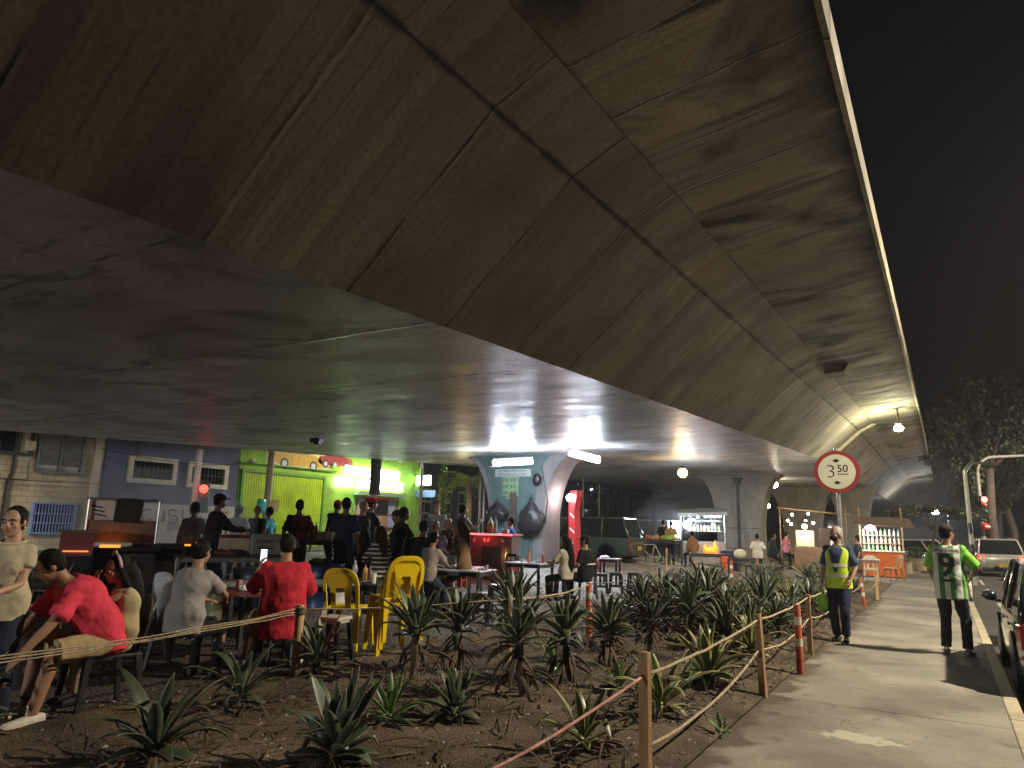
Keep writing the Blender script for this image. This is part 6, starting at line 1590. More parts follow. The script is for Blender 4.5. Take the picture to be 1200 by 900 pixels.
a=onpier(598,570,.03); sheet_thing('menu_board','pale green menu sheet with three handwritten rows on the pier','sign',a,.66,.66,mat('menu_green',(.16,.26,.15),.6,var=.1),3,2)
a=onpier(598,582,.03); sheet_thing('menu_note','small green note taped below the menu sheet','sign',a,.33,.14,mat('menu_green2',(.17,.26,.15),.6),1,1)
b=MB(); a=onpier(601,605,.03); b.box(a,(.26,.06,1.6)); tag(b.build('wooden_plank',mat('dark_plank',(.06,.04,.03),.8,var=.4),bevel=.006),'dark plank fixed upright below the menu sheet','plank')
a=onpier(574,547,.05); b=MB(); b.cone(a,a+Vector((1.0,0,.03)),.02,.02,8); tag(b.build('unlit_tube',mat('unlit_tube_glass',(.55,.55,.55),.3)),'thin unlit tube sticking out left under the long tube light','tube')
def bag(px,py,w,h,label):
    a=onpier(px,py,.22); o=thing('rubbish_bag',label,'bag',a); rnd=random.Random(px); b=MB()
    rg=[]
    for z,x,y in((-.5,.10,.10),(-.46,.34,.26),(-.34,.47,.34),(-.15,.50,.36),(.05,.44,.30),(.2,.30,.2),(.32,.17,.11),(.42,.07,.06),(.5,.10,.08)):
        rg.append([Vector((w*x*c_*(1+.10*math.sin(5*a_+z*6)+.22*mnoise.noise(Vector((c_*2,s_*2,z*4+px)))),.05+.75*y*s_*(1+.2*mnoise.noise(Vector((c_*3,s_*3,z*5)))),h*z+.03*mnoise.noise(Vector((c_*3,s_*3,z))))) for a_,c_,s_ in [(2*math.pi*k/22,math.cos(2*math.pi*k/22),math.sin(2*math.pi*k/22)) for k in range(22)]])
    b.loft(_cat(rg,3))
    vox(b.build('sack',mat('bin_bag',(.012,.012,.014),.42,var=.2,bump=1.0,bscale=9),o,smooth=True),.02,1)
    b=MB(); b.tube([(0,0,h*.45),(0,.12,h*.62)],.015,6); b.build('tie',M_black,o); return o
bag(582,598,.8,.75,'smaller black rubbish bag hanging on the left of the pier'); bag(621,604,.95,1.15,'larger black rubbish bag hanging on the pier behind the blue jacket man')
b=MB(); a=onpier(629,562,.08); b.ell(a,(.17,.1,.22),10,8); tag(b.build('dark_hat',M_black,smooth=True),'dark round cap hung at the right end of the white banner','cap')
a=AT(570,522,s=20.9); cm=thing('security_camera','small black camera on the slab edge above the pier left side','camera',a); b=MB(); b.box((0,0,0),(.14,.2,.12)); b.box((0,.05,.12),(.05,.05,.14)); b.build('housing',M_black,cm,bevel=.02)
b=MB(); b.M=Matrix.Translation((0,-.1,0))@Matrix.Rotation(R(90),4,'X'); b.lathe([(.05,-.02),(.05,.03)],10); b.build('lens',M_glass,cm)
b=MB(); b.tube([a+Vector((0,.1,0)),a+Vector((.05,.3,-.25)),a+Vector((.2,.42,-.6))],.008,5); tag(b.build('cable',mat('teal_cable',(.05,.3,.3),.5),smooth=True),'thin teal cable drooping from the security camera','cable')
a=AT(372,502,s=13.0); z=HB+zb(13.0); cm=thing('ceiling_device','dark box fixed under the slab above the burgundy shirt man','device',(a.x,13.0,z-.06)); b=MB(); b.box((0,0,0),(.32,.16,.10)); b.box((.05,0,-.07),(.18,.12,.06)); b.build('housing',M_black,cm,bevel=.015)
b=MB(); b.box((0,0,.052),(.4,.2,.012)); b.build('mounting_plate',M_dsteel,cm)
a=AT(543,528,s=21.3); sp_=thing('spotlight','small spotlight on the left shoulder of the pier shining along the slab','lamp',a); b=MB(); b.box((0,0,0),(.2,.16,.16)); b.build('housing',M_dsteel,sp_,bevel=.02)
b=MB(); b.box((-.06,-.09,.0),(.14,.02,.13)); b.build('lens',emit('spot_warm',(1,.9,.7),20),sp_); lamp('POINT',(-.22,-.25,.02),30,(1,.88,.66),.05,sp_)
# red counter
a=at_d(573,655,19.0); z0=zg(a.x); ct=thing('bar_counter','red lit bar counter with a glowing strip along its top, before the pier','counter',(a.x,a.y,z0),R(8))
b=MB(); b.box((0,0,.55),(1.5,.6,1.1)); b.build('front_panel',mat('counter_dark',(.09,.035,.03),.5,var=.4,scale=2),ct,bevel=.01)
b=MB(); b.box((0,-.02,1.125),(1.62,.7,.045)); b.build('counter_top',M_red,ct,bevel=.008)
b=MB(); b.box((0,-.375,1.125),(1.6,.012,.035)); b.build('led_strip',emit('led_red',(1,.04,.05),9),ct)
b=MB(); b.box((.2,-.305,.55),(.55,.012,.55)); b.build('opening',M_black,ct); b=MB(); b.box((.62,-.308,.55),(.05,.02,.5)); b.build('warm_strip',mat('brass',(.4,.28,.1),.3,metal=.6),ct)
lamp('POINT',(.55,-.5,.6),2.0,(1,.7,.35),.03,ct); lamp('AREA',(0,-.5,1.1),4,(1,.05,.06),.5,ct); lamp('POINT',(.95,-.2,.35),3,(1,.04,.06),.1,ct)
b=MB()
for i,x in enumerate((-.6,-.45,-.3,.0,.1,.5)): b.box((x,-.306,.98),(.06,.006,.10),ry=.4*(-1)**i)
b.build('painted_marks',mat('pale_marks',(.45,.4,.38),.6),ct)
tz=Vector((a.x,a.y,z0+1.15))
bottle('tall green bottle box standing on the red counter',tz+Vector((.02,0,0)),mat('lime_box',(.35,.45,.12),.5),.42,.09,M_white,'sauce'); bottle('pale blue bottle beside the green one on the red counter',tz+Vector((.2,-.05,0)),mat('pale_blue',(.3,.5,.6),.3),.42,.05,M_white)
b=MB(); b.box(tz+Vector((.52,-.05,.06)),(.16,.12,.12)); tag(b.build('napkin_box',M_white,bevel=.01),'little white box at the right end of the red counter','box')
b=MB(); q=at_d(600,668,18.4); q=Vector((q.x,q.y,zg(q.x))); ch=stool('black bar stool right of the red counter',M_black,q,.3,.75)
# red totem with a lamp
a=at_d(673,650,25); tt=thing('red_totem','tall red board with a bright white lamp on top right of the pier','sign',(a.x,a.y,zg(a.x)),R(-31)); b=MB()
b.loft([[Vector((x+dx,y,z)) for x,y in((-w,-.12),(w,-.12),(w,.12),(-w,.12))] for z,w,dx in((0,.22,.02),(1.3,.2,0),(1.9,.18,-.03),(2.35,.24,.06),(2.55,.22,.1))]); b.build('board',mat('totem_red',(.45,.03,.035),.35,var=.15),tt,bevel=.02)
b=MB(); b.ell((.02,-.22,2.3),(.16,.10,.13),12,8); b.build('lamp_globe',emit('totem_white',(1,.95,.95),25),tt,smooth=True); lamp('POINT',(-.0,-.5,2.2),40,(1,.8,.8),.1,tt)
b=MB()
for z,s in((1.7,.3),(1.2,.34),(.8,.2)): b.box((.03,-.125,z),(s,.006,.06),ry=.5)
b.build('white_swoosh',M_white,tt)
# ------------------------------------------------------------------ grill carts, work tables and drums
def pxd(px,d): q=at_d(px,650,d); return Vector((q.x,q.y,zg(q.x)))
def workstuff():
    d=12.0; o=pxd(139,d); rz=va(o)
    g=thing('grill_cart','smoking grill cart with a brown board between two posts, left of the cook','food cart',o,rz)
    b=MB(); b.box((0,0,.45),(.95,.55,.75)); b.build('cabinet',mat('sooty_cabinet',(.07,.065,.06),.5,metal=.4,var=.5),g,bevel=.01)
    b=MB(); b.box((0,0,.875),(1.05,.65,.05)); b.build('counter',M_dsteel,g,bevel=.01)
    b=MB(); b.box((-.12,-.1,.915),(.26,.3,.03)); b.build('embers',emit('embers',(1,.28,.05),1.6),g)
    for x in(-.46,.46): b=MB(); b.cone((x,.1,.9),(x*1.0,.1,1.58),.018,.018,8); b.build('post',M_steel,g)
    b=MB(); b.cone((-.5,.1,1.58),(.5,.1,1.58),.018,.018,8); b.build('crossbar',M_steel,g)
    b=MB(); b.box((0,.12,1.12),(.90,.02,.32)); b.build('brown_board',mat('board_brown',(.22,.14,.11),.6,var=.2),g)
    b=MB(); b.prism([(-.02,1.6),(-.12,1.58),(-.13,1.25),(.22,1.24),(.25,1.55),(.16,1.6)],1,.05,.12); b.build('hanging_cloth',mat('black_rag',(.03,.028,.03),.9,var=.3,bump=.6),g,bevel=.02)
    b=MB(); b.box((-.32,.16,1.42),(.32,.012,.28)); b.build('price_sheet',M_paper,g)
    b=MB()
    for k in range(3): b.box((-.36+.03*k,.15,1.47-.06*k),(.16,.004,.02),ry=.2)
    b.build('sheet_scribble',M_dsteel,g)
    lamp('POINT',(-.1,-.3,1.0),.25,(1,.4,.1),.1,g)
    o=pxd(89,d-.3); w=thing('warming_cabinet','glass warming cabinet with an orange glow left of the grill cart','food cart',o,rz)
    b=MB(); b.box((0,0,.42),(.42,.5,.75)); b.build('base',M_dsteel,w); b=MB(); b.box((0,0,1.12),(.46,.5,.03)); b.build('lid',mat('board_brown',(.22,.14,.11),.6),w)
    b=MB(); b.box((0,-.02,.95),(.40,.42,.30)); b.build('glass_box',mat('pink_glass',(.28,.10,.09),.15,var=.4,scale=4),w)
    b=MB(); b.box((0,-.24,.86),(.30,.012,.018)); b.build('heater',emit('heater',(1,.3,.06),1.0),w)
    o=pxd(184,d+.2); w=thing('display_cabinet','dark glass fronted cabinet draped with a cloth right of the grill cart','food cart',o,rz)
    for sx in(-1,1):
        for sy in(-1,1): b=MB(); b.box((sx*.36,sy*.2,.45),(.03,.03,.9)); b.build('leg',M_steel,w)
    b=MB(); b.box((0,0,.25),(.74,.42,.03)); b.box((0,.19,.5),(.74,.01,.5)); b.build('shelf',M_steel,w)
    b=MB(); b.box((0,-.02,.82),(.80,.48,.20)); b.build('cloth_cover',mat('black_rag',(.03,.028,.03),.9),w,bevel=.03)
    b=MB(); b.box((0,0,.94),(.7,.4,.04)); b.build('grill_tray',M_dsteel,w)
    b=MB(); b.box((.05,-.1,.30),(.14,.12,.12)); b.build('tub',M_white,w)
    o=pxd(215,d+.5); w=thing('coal_grill','steel grill frame with glowing coals beside the cook','food cart',o,rz)
    for sx in(-1,1):
        for sy in(-1,1): b=MB(); b.box((sx*.26,sy*.2,.42),(.03,.03,.84)); b.build('leg',M_steel,w)
    b=MB(); b.box((0,0,.86),(.6,.5,.12)); b.build('tray',M_dsteel,w); b=MB(); b.box((-.05,-.1,.93),(.35,.25,.02)); b.build('coals',emit('embers',(1,.28,.05),1.6),w)
    b=MB(); b.box((-.1,-.27,.84),(.25,.01,.14)); b.build('orange_cloth',mat('orange_cloth',(.5,.16,.05),.8),w)
    # cook table
    o=pxd(272,12.2); t=table('long dark work table where the cook handles the meat',o,va(o),M_dtop,M_steel,1.6,.6,.86); hh=Vector((0,0,.862))
    fw=Vector((math.cos(t.rotation_euler.z),math.sin(t.rotation_euler.z),0)); dp=Vector((-fw.y,fw.x,0))
    heap('meat_pile','dark pile of grilled meat lying on the cook\'s work table','food',o+hh+fw*-.05-dp*.15,.22,mat('meat',(.12,.045,.03),.6,var=.5,scale=15),14,4,.5)
    b=MB(); b.box((0,0,.13),(.46,.4,.26)); q=b.build('cool_box',mat('box_beige',(.5,.42,.30),.6,var=.15),bevel=.02); q.location=o+hh+fw*.02+dp*.12; q.rotation_euler.z=t.rotation_euler.z; tag(q,'beige box behind the meat on the work table','box')
    b=MB(); b.box((0,0,.02),(.44,.3,.04)); q=b.build('meat_tray',mat('tray_red',(.15,.03,.03),.4),bevel=.01); q.location=o+hh+fw*.02+dp*.12+Vector((0,0,.262)); q.rotation_euler.z=t.rotation_euler.z; tag(q,'dark red tray lying on the beige box','tray')
    q=thing('plastic_crate','grey plastic crate tipped on its side at the right end of the work table','crate',o+hh+fw*.48+dp*-.05,t.rotation_euler.z)
    b=MB(); b.box((0,0,.17),(.46,.30,.33)); b.build('shell',mat('crate_grey',(.22,.22,.21),.5,var=.2),q,bevel=.035); b=MB()
    for k in range(2): b.box((0,-.152,.12+.1*k),(.26,.008,.045))
    b.build('panel_marks',M_greyp,q)
    b=MB(); b.box((0,-.158,.02),(.16,.02,.02)); b.build('handle',M_greyp,q)
    def drum(px,dd,label,m,r=.28,h=.55,z=0):
        a=pxd(px,dd); w=thing('drum',label,'drum',a+Vector((0,0,z))); b=MB(); b.lathe([(r,0),(r*1.02,.02),(r,.04),(r,h*.33),(r*1.02,h*.35),(r,h*.37),(r,h*.66),(r*1.02,h*.68),(r,h*.7),(r,h-.03),(r*1.03,h-.01),(r*1.02,h)],24); b.build('barrel',m,w,smooth=True,auto=40); return w
    bl_=mat('blue_drum',(.03,.06,.22),.35,var=.2)
    drum(303,12.9,'blue drum standing under the work table, left of the phone',mat('blue_grey_drum',(.05,.07,.15),.4,var=.2),.38,.6)
    drum(380,13.1,'blue barrel between the burgundy shirt man and the navy shirt man',bl_,.36,.72)
    a=pxd(377,13.1)+Vector((0,0,.722)); heap('vegetables','greens and pale rolls in the tub on the blue barrel','food',a,.22,mat('greens',(.20,.25,.05),.6,var=.5),9,6,.5)
    a=pxd(330,13.6); t=table('prep table with a lilac tray right of the grey crate',a,va(a),M_white,M_dsteel,.6,.5,.92); b=MB(); b.box((0,0,.05),(.42,.36,.09)); q=b.build('serving_tray',mat('lilac_tray',(.42,.36,.5),.4),bevel=.015); q.location=a+Vector((0,0,.922)); tag(q,'lilac and white tray on the prep table','tray')
    a=pxd(381,15.0); t=table('serving table with red and brown sauce bottles behind the blue barrel',a,va(a),mat('red_cloth_top',(.35,.12,.12),.6,var=.3),M_dsteel,1.4,.6,.95)
    fw=Vector((math.cos(t.rotation_euler.z),math.sin(t.rotation_euler.z),0))
    for i,(x,c,n_) in enumerate(((-.42,(.35,.05,.04),'red sauce bottle leftmost on the serving table'),(-.32,(.12,.05,.03),'brown sauce bottle second from left on the serving table'),(-.22,(.18,.07,.04),'brown red sauce bottle third from left on the serving table'))): bottle(n_,a+Vector((0,0,.952))+fw*x,mat('serve_sauce%d'%i,c,.4),.34,.055,M_white,'sauce')
    b=MB(); b.box((0,0,.08),(.3,.25,.16)); q=b.build('foam_box',M_paper,bevel=.02); q.location=a+Vector((0,0,.952))+fw*-.02; tag(q,'white foam box right of the sauce bottles on the serving table','box')
    b=MB(); b.box((0,0,.03),(.5,.35,.06)); q=b.build('food_tray',mat('tray_pink',(.45,.2,.2),.5),bevel=.01); q.location=a+Vector((0,0,.952))+fw*.4; tag(q,'pink topped tray at the right end of the serving table','tray')
    b=MB(); b.lathe([(.16,0),(.19,.05),(.17,.35),(.1,.5),(.05,.55)],12); q=b.build('white_sack',M_paper,smooth=True); q.location=pxd(398,13.0); tag(q,'white sack on the ground beside the navy shirt man','sack')
    for px,dd,lb in((248,12.0,'yellowish jug on the ground under the work table'),(258,11.6,'clear jug on the ground right of the yellowish jug')): bottle(lb,pxd(px,dd),mat('jug_pale',(.4,.4,.25),.3),.42,.11,M_white)
workstuff()
# ------------------------------------------------------------------ stalls further on
M_bulb=emit('warm_bulb',(1,.86,.62),45); M_bulbw=emit('white_bulb',(.85,.93,1),45)
def bulb(px,py,d,label,r=.07,m=None,power=0,c=WARM,cat='lamp',rod=.35):
    a=at_d(px,py,d); o=thing('lamp_bulb',label,cat,a); b=MB(); b.ell((0,0,0),(r,r,r),12,8); b.build('bulb',m or M_bulb,o,smooth=True)
    b=MB(); b.cone((0,0,r*.8),(0,0,r+.06),r*.5,r*.5,8); b.cone((0,0,r),(0,0,rod),.008,.008,5); b.build('socket',M_black,o)
    if power: lamp('POINT',(0,0,-r-.12),power,c,.12,o)
    return o
pier(-8.5,36.3,'second flared bridge pier with a dark groove, left of the string light stall',2.1,4.1,1.1,0,mat('pier_dark',(.20,.18,.155),.8,var=.3,scale=3,bump=.35,bscale=14,stretch=(1,1,.4)))
pier(-7.4,47.5,'third dark bridge pier behind the string light stall',2.1,4.4,1.1,0,MATS['pier_dark'],notch=False)
pier(-4.6,48.0,'fourth dark bridge pier behind the height limit sign',1.6,3.2,1.1,0,MATS['pier_dark'],notch=False)
# bright stall left of the second pier
a=at_d(824,650,33); k1=thing('food_stall','bright white food stall with a bluish canopy left of the second pier','food stall',(a.x,a.y,zg(a.x)),va(a))
b=MB(); b.box((0,0,.5),(1.9,.6,1.0)); b.build('counter',mat('stall_steel',(.4,.42,.45),.35,metal=.5,var=.2),k1,bevel=.01)
for x in(-.95,.95): b=MB(); b.cone((x,.3,0),(x,.3,2.25),.025,.025,8); b.build('post',M_steel,k1)
b=MB(); b.add([(-1.05,-.5,2.2),(1.05,-.5,2.3),(1.05,.8,2.5),(-1.05,.8,2.42),(-1.05,-.5,2.05),(1.05,-.5,2.15)],[(0,1,2,3),(4,5,1,0)]); o=b.build('canopy',mat('canopy_pale',(.5,.62,.68),.6,var=.2),k1,fix=False); so=o.modifiers.new('t','SOLIDIFY'); so.thickness=.02
b=MB(); b.box((.1,.35,1.45),(1.5,.25,.03)); b.box((.1,.35,1.9),(1.5,.25,.03)); b.build('shelf',M_steel,k1)
for i in range(9): b=MB(); b.lathe([(.05,0),(.05,.16),(.02,.24)],8,(-.5+i*.15,.33,1.47)); b.build('jar',mat('jar%d'%(i%3),[(.4,.2,.1),(.5,.45,.3),(.2,.3,.15)][i%3],.3),k1)
b=MB(); b.box((-1.25,.1,1.5),(.45,.06,.75)); b.build('light_panel',emit('panel_white',(.95,.98,1),9),k1)
b=MB(); b.box((-.2,.1,2.06),(.06,.5,.06)); b.box((.45,.0,2.1),(.7,.05,.06)); b.build('strip_light',emit('strip_white',(.85,.95,1),30),k1)
lamp('POINT',(-.5,-.4,1.9),170,(.8,.92,1),.15,k1); lamp('POINT',(.5,-.1,1.85),70,(.8,.92,1),.1,k1)
bulb(805,615,32.5,'dazzling white lamp at the left of the bright stall',.17,M_bulbw); bulb(836,616,32.8,'white lamp at the right post of the bright stall',.09,M_bulbw)
a=at_d(832,655,29.5); fg=thing('fire_grill','open barbecue with tall orange flames before the second pier','barbecue',(a.x,a.y,zg(a.x)),va(a))
b=MB(); b.box((0,0,.62),(1.6,.5,.14)); b.build('fire_tray',M_dsteel,fg)
for sx in(-1,1):
    for sy in(-1,1): b=MB(); b.cone((sx*.7,sy*.2,0),(sx*.7,sy*.2,.56),.02,.02,6); b.build('leg',M_dsteel,fg)
b=MB(); rnd=random.Random(4)
for i in range(7):
    x=rnd.uniform(-.2,.25); h=rnd.uniform(.2,.6); b.tube([(x,0,.69),(x+.03,0,.69+h*.4),(x-.03,0,.69+h*.75),(x+.02,0,.69+h)],[.07,.09,.05,.005],8)
b.build('flames',emit('flame',(1,.20,.03),1.6),fg,smooth=True); lamp('POINT',(0,-.3,1.1),25,(1,.4,.1),.15,fg)
b=MB(); b.lathe([(.10,0),(.13,.3),(.12,.5)],10); b.build('red_bucket',mat('bucket_orange',(.7,.12,.03),.5),fg).location=(.55,-.4,.1)
b=MB(); b.box((0,0,.4),(.7,.5,.8)); o=b.build('dark_bin',mat('bin_navy',(.02,.025,.05),.5),bevel=.05); q=at_d(856,655,31); o.location=(q.x,q.y,zg(q.x)); tag(o,'dark blue bin against the foot of the second pier','bin')
b=MB(); b.ell((0,0,.16),(.22,.2,.18),10,8); o=b.build('white_pot',mat('pot_cream',(.6,.58,.42),.5),smooth=True); q=at_d(867,643,27); o.location=(q.x,q.y,.62); tag(o,'round cream pot on the low table right of the flames','pot')
q=at_d(867,655,27); table('low dark table holding the cream pot',Vector((q.x,q.y,0)),va(q),M_dtop,M_dsteel,.9,.5,.62)
q=at_d(893,655,27); table('low pale table before the man in the white tee',Vector((q.x,q.y,0)),va(q),M_wood,M_dsteel,1.2,.4,.45)
for i,(px,d) in enumerate(((887,30),(906,32),(921,34))): q=at_d(px,650,d); stool(['stool of the man in the white tee by the second pier','stool of the person in black by the string lights','stool of the person in the pink top'][i],M_dsteel,Vector((q.x,q.y,zg(q.x))),.3,.45)
# produce table beside the wagon
q=at_d(762,655,30); t=table('long produce table behind the parked bicycle',Vector((q.x,q.y,zg(q.x))),va(q),M_dtop,M_dsteel,2.6,.7,.95)
for i,(x,c,lb) in enumerate(((-.8,(.5,.2,.15),'reddish goods heap at the left of the produce table'),(.1,(.45,.25,.2),'pinkish goods heap in the middle of the produce table'),(.75,(.25,.4,.08),'green leaf vegetables heaped on the right of the produce table'))):
    fw=Vector((math.cos(t.rotation_euler.z),math.sin(t.rotation_euler.z),0)); heap('goods_heap',lb,'goods',Vector(t.location)+Vector((0,0,.952))+fw*x,.34,mat('goods%d'%i,c,.6,var=.5),12,i+3,.7)
# string light stall
a=at_d(958,650,33); k2=thing('snack_stall','wooden snack stall under string lights left of the height sign','food stall',(a.x,a.y,0),va(a))
b=MB(); b.box((.1,0,.5),(2.0,.6,1.0)); b.build('counter',mat('stall_wood',(.22,.13,.07),.6,var=.3),k2,bevel=.01)
for x in(-1.4,1.15): b=MB(); b.cone((x,-.2,0),(x,-.2,2.55),.03,.03,8); b.build('post',mat('stall_wood',(.22,.13,.07),.6),k2)
b=MB(); b.cone((-1.5,-.2,2.62),(1.3,-.2,2.35),.03,.03,8); b.build('beam',M_wood,k2)
b=MB(); b.box((-.45,.2,1.35),(.7,.06,.65)); b.build('lit_board',mat('cream_board',(.6,.55,.4),.5),k2); b=MB(); b.box((.55,.1,1.4),(.9,.3,.8)); b.build('dark_cupboard',mat('cupboard',(.06,.035,.03),.6),k2)
b=MB(); b.lathe([(.12,0),(.1,.2),(.02,.55)],10,(.62,-.15,1.0)); b.build('cone_lamp',M_white,k2); b=MB(); b.box((1.1,-.15,.85),(.3,.2,.3)); b.build('orange_lantern',emit('lantern',(1,.42,.05),2.2),k2)
sl=[(927,604,'leftmost low'),(922,597,'upper left'),(934,605,'second low'),(943,617,'dim middle'),(938,612,'lower middle'),(945,602,'upper middle'),(956,614,'low right'),(947,616,'small low'),(966,593,'topmost'),(962,590,'high')]
names=['upper left bulb of the stall string lights','leftmost bulb of the stall string lights','low second bulb from left on the stall string lights','biggest low bulb over the snack stall counter','topmost bulb of the stall string lights','small bulb right above the biggest low bulb','bulb beside the right post of the snack stall']
for (px,py),n_,r in zip(((928,603),(923,610),(927,614),(943,617),(947,602),(944,610),(953,613)),names,(.055,.05,.055,.10,.045,.045,.055)): bulb(px,py,32.6,n_,r,M_bulb,25 if r>.09 else 0)
bulb(900,593,42,'lone white bulb high left of the string lights',.12,M_bulb,40); 
bulb(908,568,40,'white lamp hanging under the slab beyond the second pier',.16,M_bulb,90,rod=.6)
# amber lamp under the slab
bulb(800,554,26.5,'amber lamp under the slab left of the second pier',.17,emit('amber',(1,.62,.16),30),90,(1,.55,.12),rod=.25)
# orange kiosk
a=at_d(1031,655,31); k3=thing('kiosk','drinks kiosk with bottle shelves and an orange front, right of the vest man','kiosk',(a.x,a.y,0),va(a))
b=MB(); b.box((.1,0,.5),(1.4,.6,.9)); b.build('front',mat('kiosk_orange',(.62,.13,.02),.5,var=.2),k3,bevel=.01)
b=MB(); b.box((.1,-.02,.97),(1.5,.7,.04)); b.build('counter_top',M_white,k3)
for x in(-.62,.82): b=MB(); b.box((x,.3,1.3),(.06,.06,2.6)); b.build('post',M_wood,k3)
b=MB(); b.prism([(-.85,1.95),(1.25,1.85),(1.05,2.2),(-.6,2.25)],1,-.5,.6); b.build('roof',mat('kiosk_roof',(.10,.06,.04),.7),k3)
for z in(1.25,1.55): b=MB(); b.box((.1,.3,z),(1.36,.22,.025)); b.build('shelf',M_wood,k3)
rnd=random.Random(8)
for z in(1.0,1.265,1.565):
    for i in range(9): b=MB(); x=-.5+i*.15; b.lathe([(.045,0),(.045,.14),(.016,.2),(.016,.24)],8,(x,.28,z)); b.build('bottle',mat('kb%d'%rnd.randint(0,4),rnd.choice([(.5,.1,.05),(.5,.4,.3),(.15,.3,.1),(.45,.45,.45),(.4,.25,.05)]),.3),k3)
b=MB(); b.ell((-.25,-.3,1.82),(.17,.1,.10),10,8); b.build('lamp',emit('kiosk_lamp',(.8,.92,1),50),k3,smooth=True); lamp('POINT',(-.2,-.35,1.65),110,(.9,.93,1),.1,k3)
q=at_d(1012,655,28); table('pale table in front of the orange kiosk',Vector((q.x,q.y,0)),va(q),M_ttop,M_wood,1.0,.7,.74)
q=at_d(1020,658,27.5); mono_chair('white plastic chair by the pale table near the kiosk',mat('cream_plastic',(.5,.45,.32),.4),Vector((q.x,q.y,0)),va(q)+R(180))
q=at_d(977,660,25); mono_chair('cream plastic chair behind the elbow of the yellow vest man',mat('cream_plastic',(.5,.45,.32),.4),Vector((q.x,q.y,0)),va(q)+R(150))
q=at_d(1046,658,29); mono_chair('brown wooden looking chair right of the orange kiosk front',M_wood,Vector((q.x,q.y,0)),va(q)+R(120))
# foliage helpers
M_fol=mat('foliage',(.085,.10,.06),.6,var=.5,scale=.8); M_folb=mat('bush_leaves',(.055,.09,.03),.55,var=.5,scale=3); M_bark=mat('bark',(.10,.08,.065),.9,var=.4,scale=4,bump=.5)
M_palm=mat('palm_leaf',(.16,.24,.03),.5,var=.3)
def leaf_cloud(b,c,r,n,size,rnd,droop=.3):
    for i in range(n):
        while True:
            v=Vector((rnd.uniform(-1,1),rnd.uniform(-1,1),rnd.uniform(-1,1)))
            if .1<v.length<1: break
        p=c+Vector((v.x*r[0],v.y*r[1],v.z*r[2])); a=rnd.uniform(0,6.28); l=size*rnd.uniform(.6,1.5); w=l*.28
        d=Vector((math.cos(a),math.sin(a),rnd.uniform(-1.2,.2)*droop*3)).normalized(); s=d.cross(Vector((rnd.uniform(-1,1),rnd.uniform(-1,1),1))).normalized()
        b.add([p,p+d*l*.5+s*w,p+d*l,p+d*l*.5-s*w],[(0,1,2,3)])
def tree(label,loc,h,clumps,leaf,rad,n,seed,droop=.4,m=None,group=None,tr=.22,th=.45):
    rnd=random.Random(seed); r=thing('tree',label,'tree',loc,0,group); t=MB(); f=MB()
    t.tube([(0,0,-.1),(rnd.uniform(-.1,.1),rnd.uniform(-.1,.1),h*th*.5),(rnd.uniform(-.3,.3),rnd.uniform(-.3,.3),h*th)],[tr,tr*.8,tr*.65],9)
    top=Vector((0,0,h*th))
    for c in clumps:
        c=Vector(c); mid=top.lerp(c,.5)+Vector((0,0,.25)); t.tube([top-Vector((0,0,.3)),mid,c],[tr*.5,tr*.3,tr*.1],6)
        leaf_cloud(f,c,rad,n,leaf,rnd,droop)
        for q in range(5):
            o=Vector((rnd.uniform(-1,1)*rad[0],rnd.uniform(-1,1)*rad[1],rnd.uniform(-1,.6)*rad[2]))*1.05; leaf_cloud(f,c+o,(rad[0]*.35,rad[1]*.35,rad[2]*.5),n//6,leaf,rnd,droop)
    t.build('trunk',M_bark,r,smooth=True); f.build('crown',m or M_fol,r,fix=False); return r
def clump(rnd,n,R_,z0,z1): return [(rnd.uniform(-R_,R_),rnd.uniform(-R_,R_),rnd.uniform(z0,z1)) for _ in range(n)]
q=at_d(1168,650,46); rnd=random.Random(21)
tree('large drooping eucalyptus like tree beside the bridge edge on the right',(q.x,q.y,-.05),12,[(-1.5,0,8.2),(0,.5,9.2),(1.4,-.3,8.3),(-2.2,.2,6.8),(.6,.4,7.0),(2.2,.4,6.6),(-.8,.3,5.6)],.22,(1.25,1.2,1.15),800,21,.7,tr=.3)
q=at_d(1190,650,52); tree('dark tree behind the traffic light arm at the right edge',(q.x,q.y,-.05),9,[(-2.0,0,5.2),(0,.5,6.2),(1.8,-.3,5.3),(-1,.2,4.2),(2.6,.4,4.6),(3.8,.5,6.2)],.24,(1.4,1.3,1.2),560,22,.7)
q=at_d(1175,640,70); tree('tall dark tree furthest back on the right, above the others',(q.x,q.y,-.05),16,[(-2.5,0,11),(0,.5,13),(2.5,-.3,12),(5,.2,11),(8,.4,12.5),(3,.4,9)],.5,(2.2,2,2),260,23,.7)
for i,(px,d,lb,h) in enumerate(((736,62,'forked dark tree left of the trees behind the green wagon',9),(768,66,'broad dark tree behind the produce table with several trunks',10),(800,70,'dark tree behind the bright food stall',10),(712,74,'small dark tree behind the red totem',8))):
    q=at_d(px,650,d); rr=random.Random(40+i); t_=tree(lb,(q.x,q.y,.1),h,[(rr.uniform(-2.4,2.4),rr.uniform(-1.5,1.5),rr.uniform(h*.5,h*.95)) for _ in range(6)],.42,(1.5,1.4,1.2),220,50+i,.6)
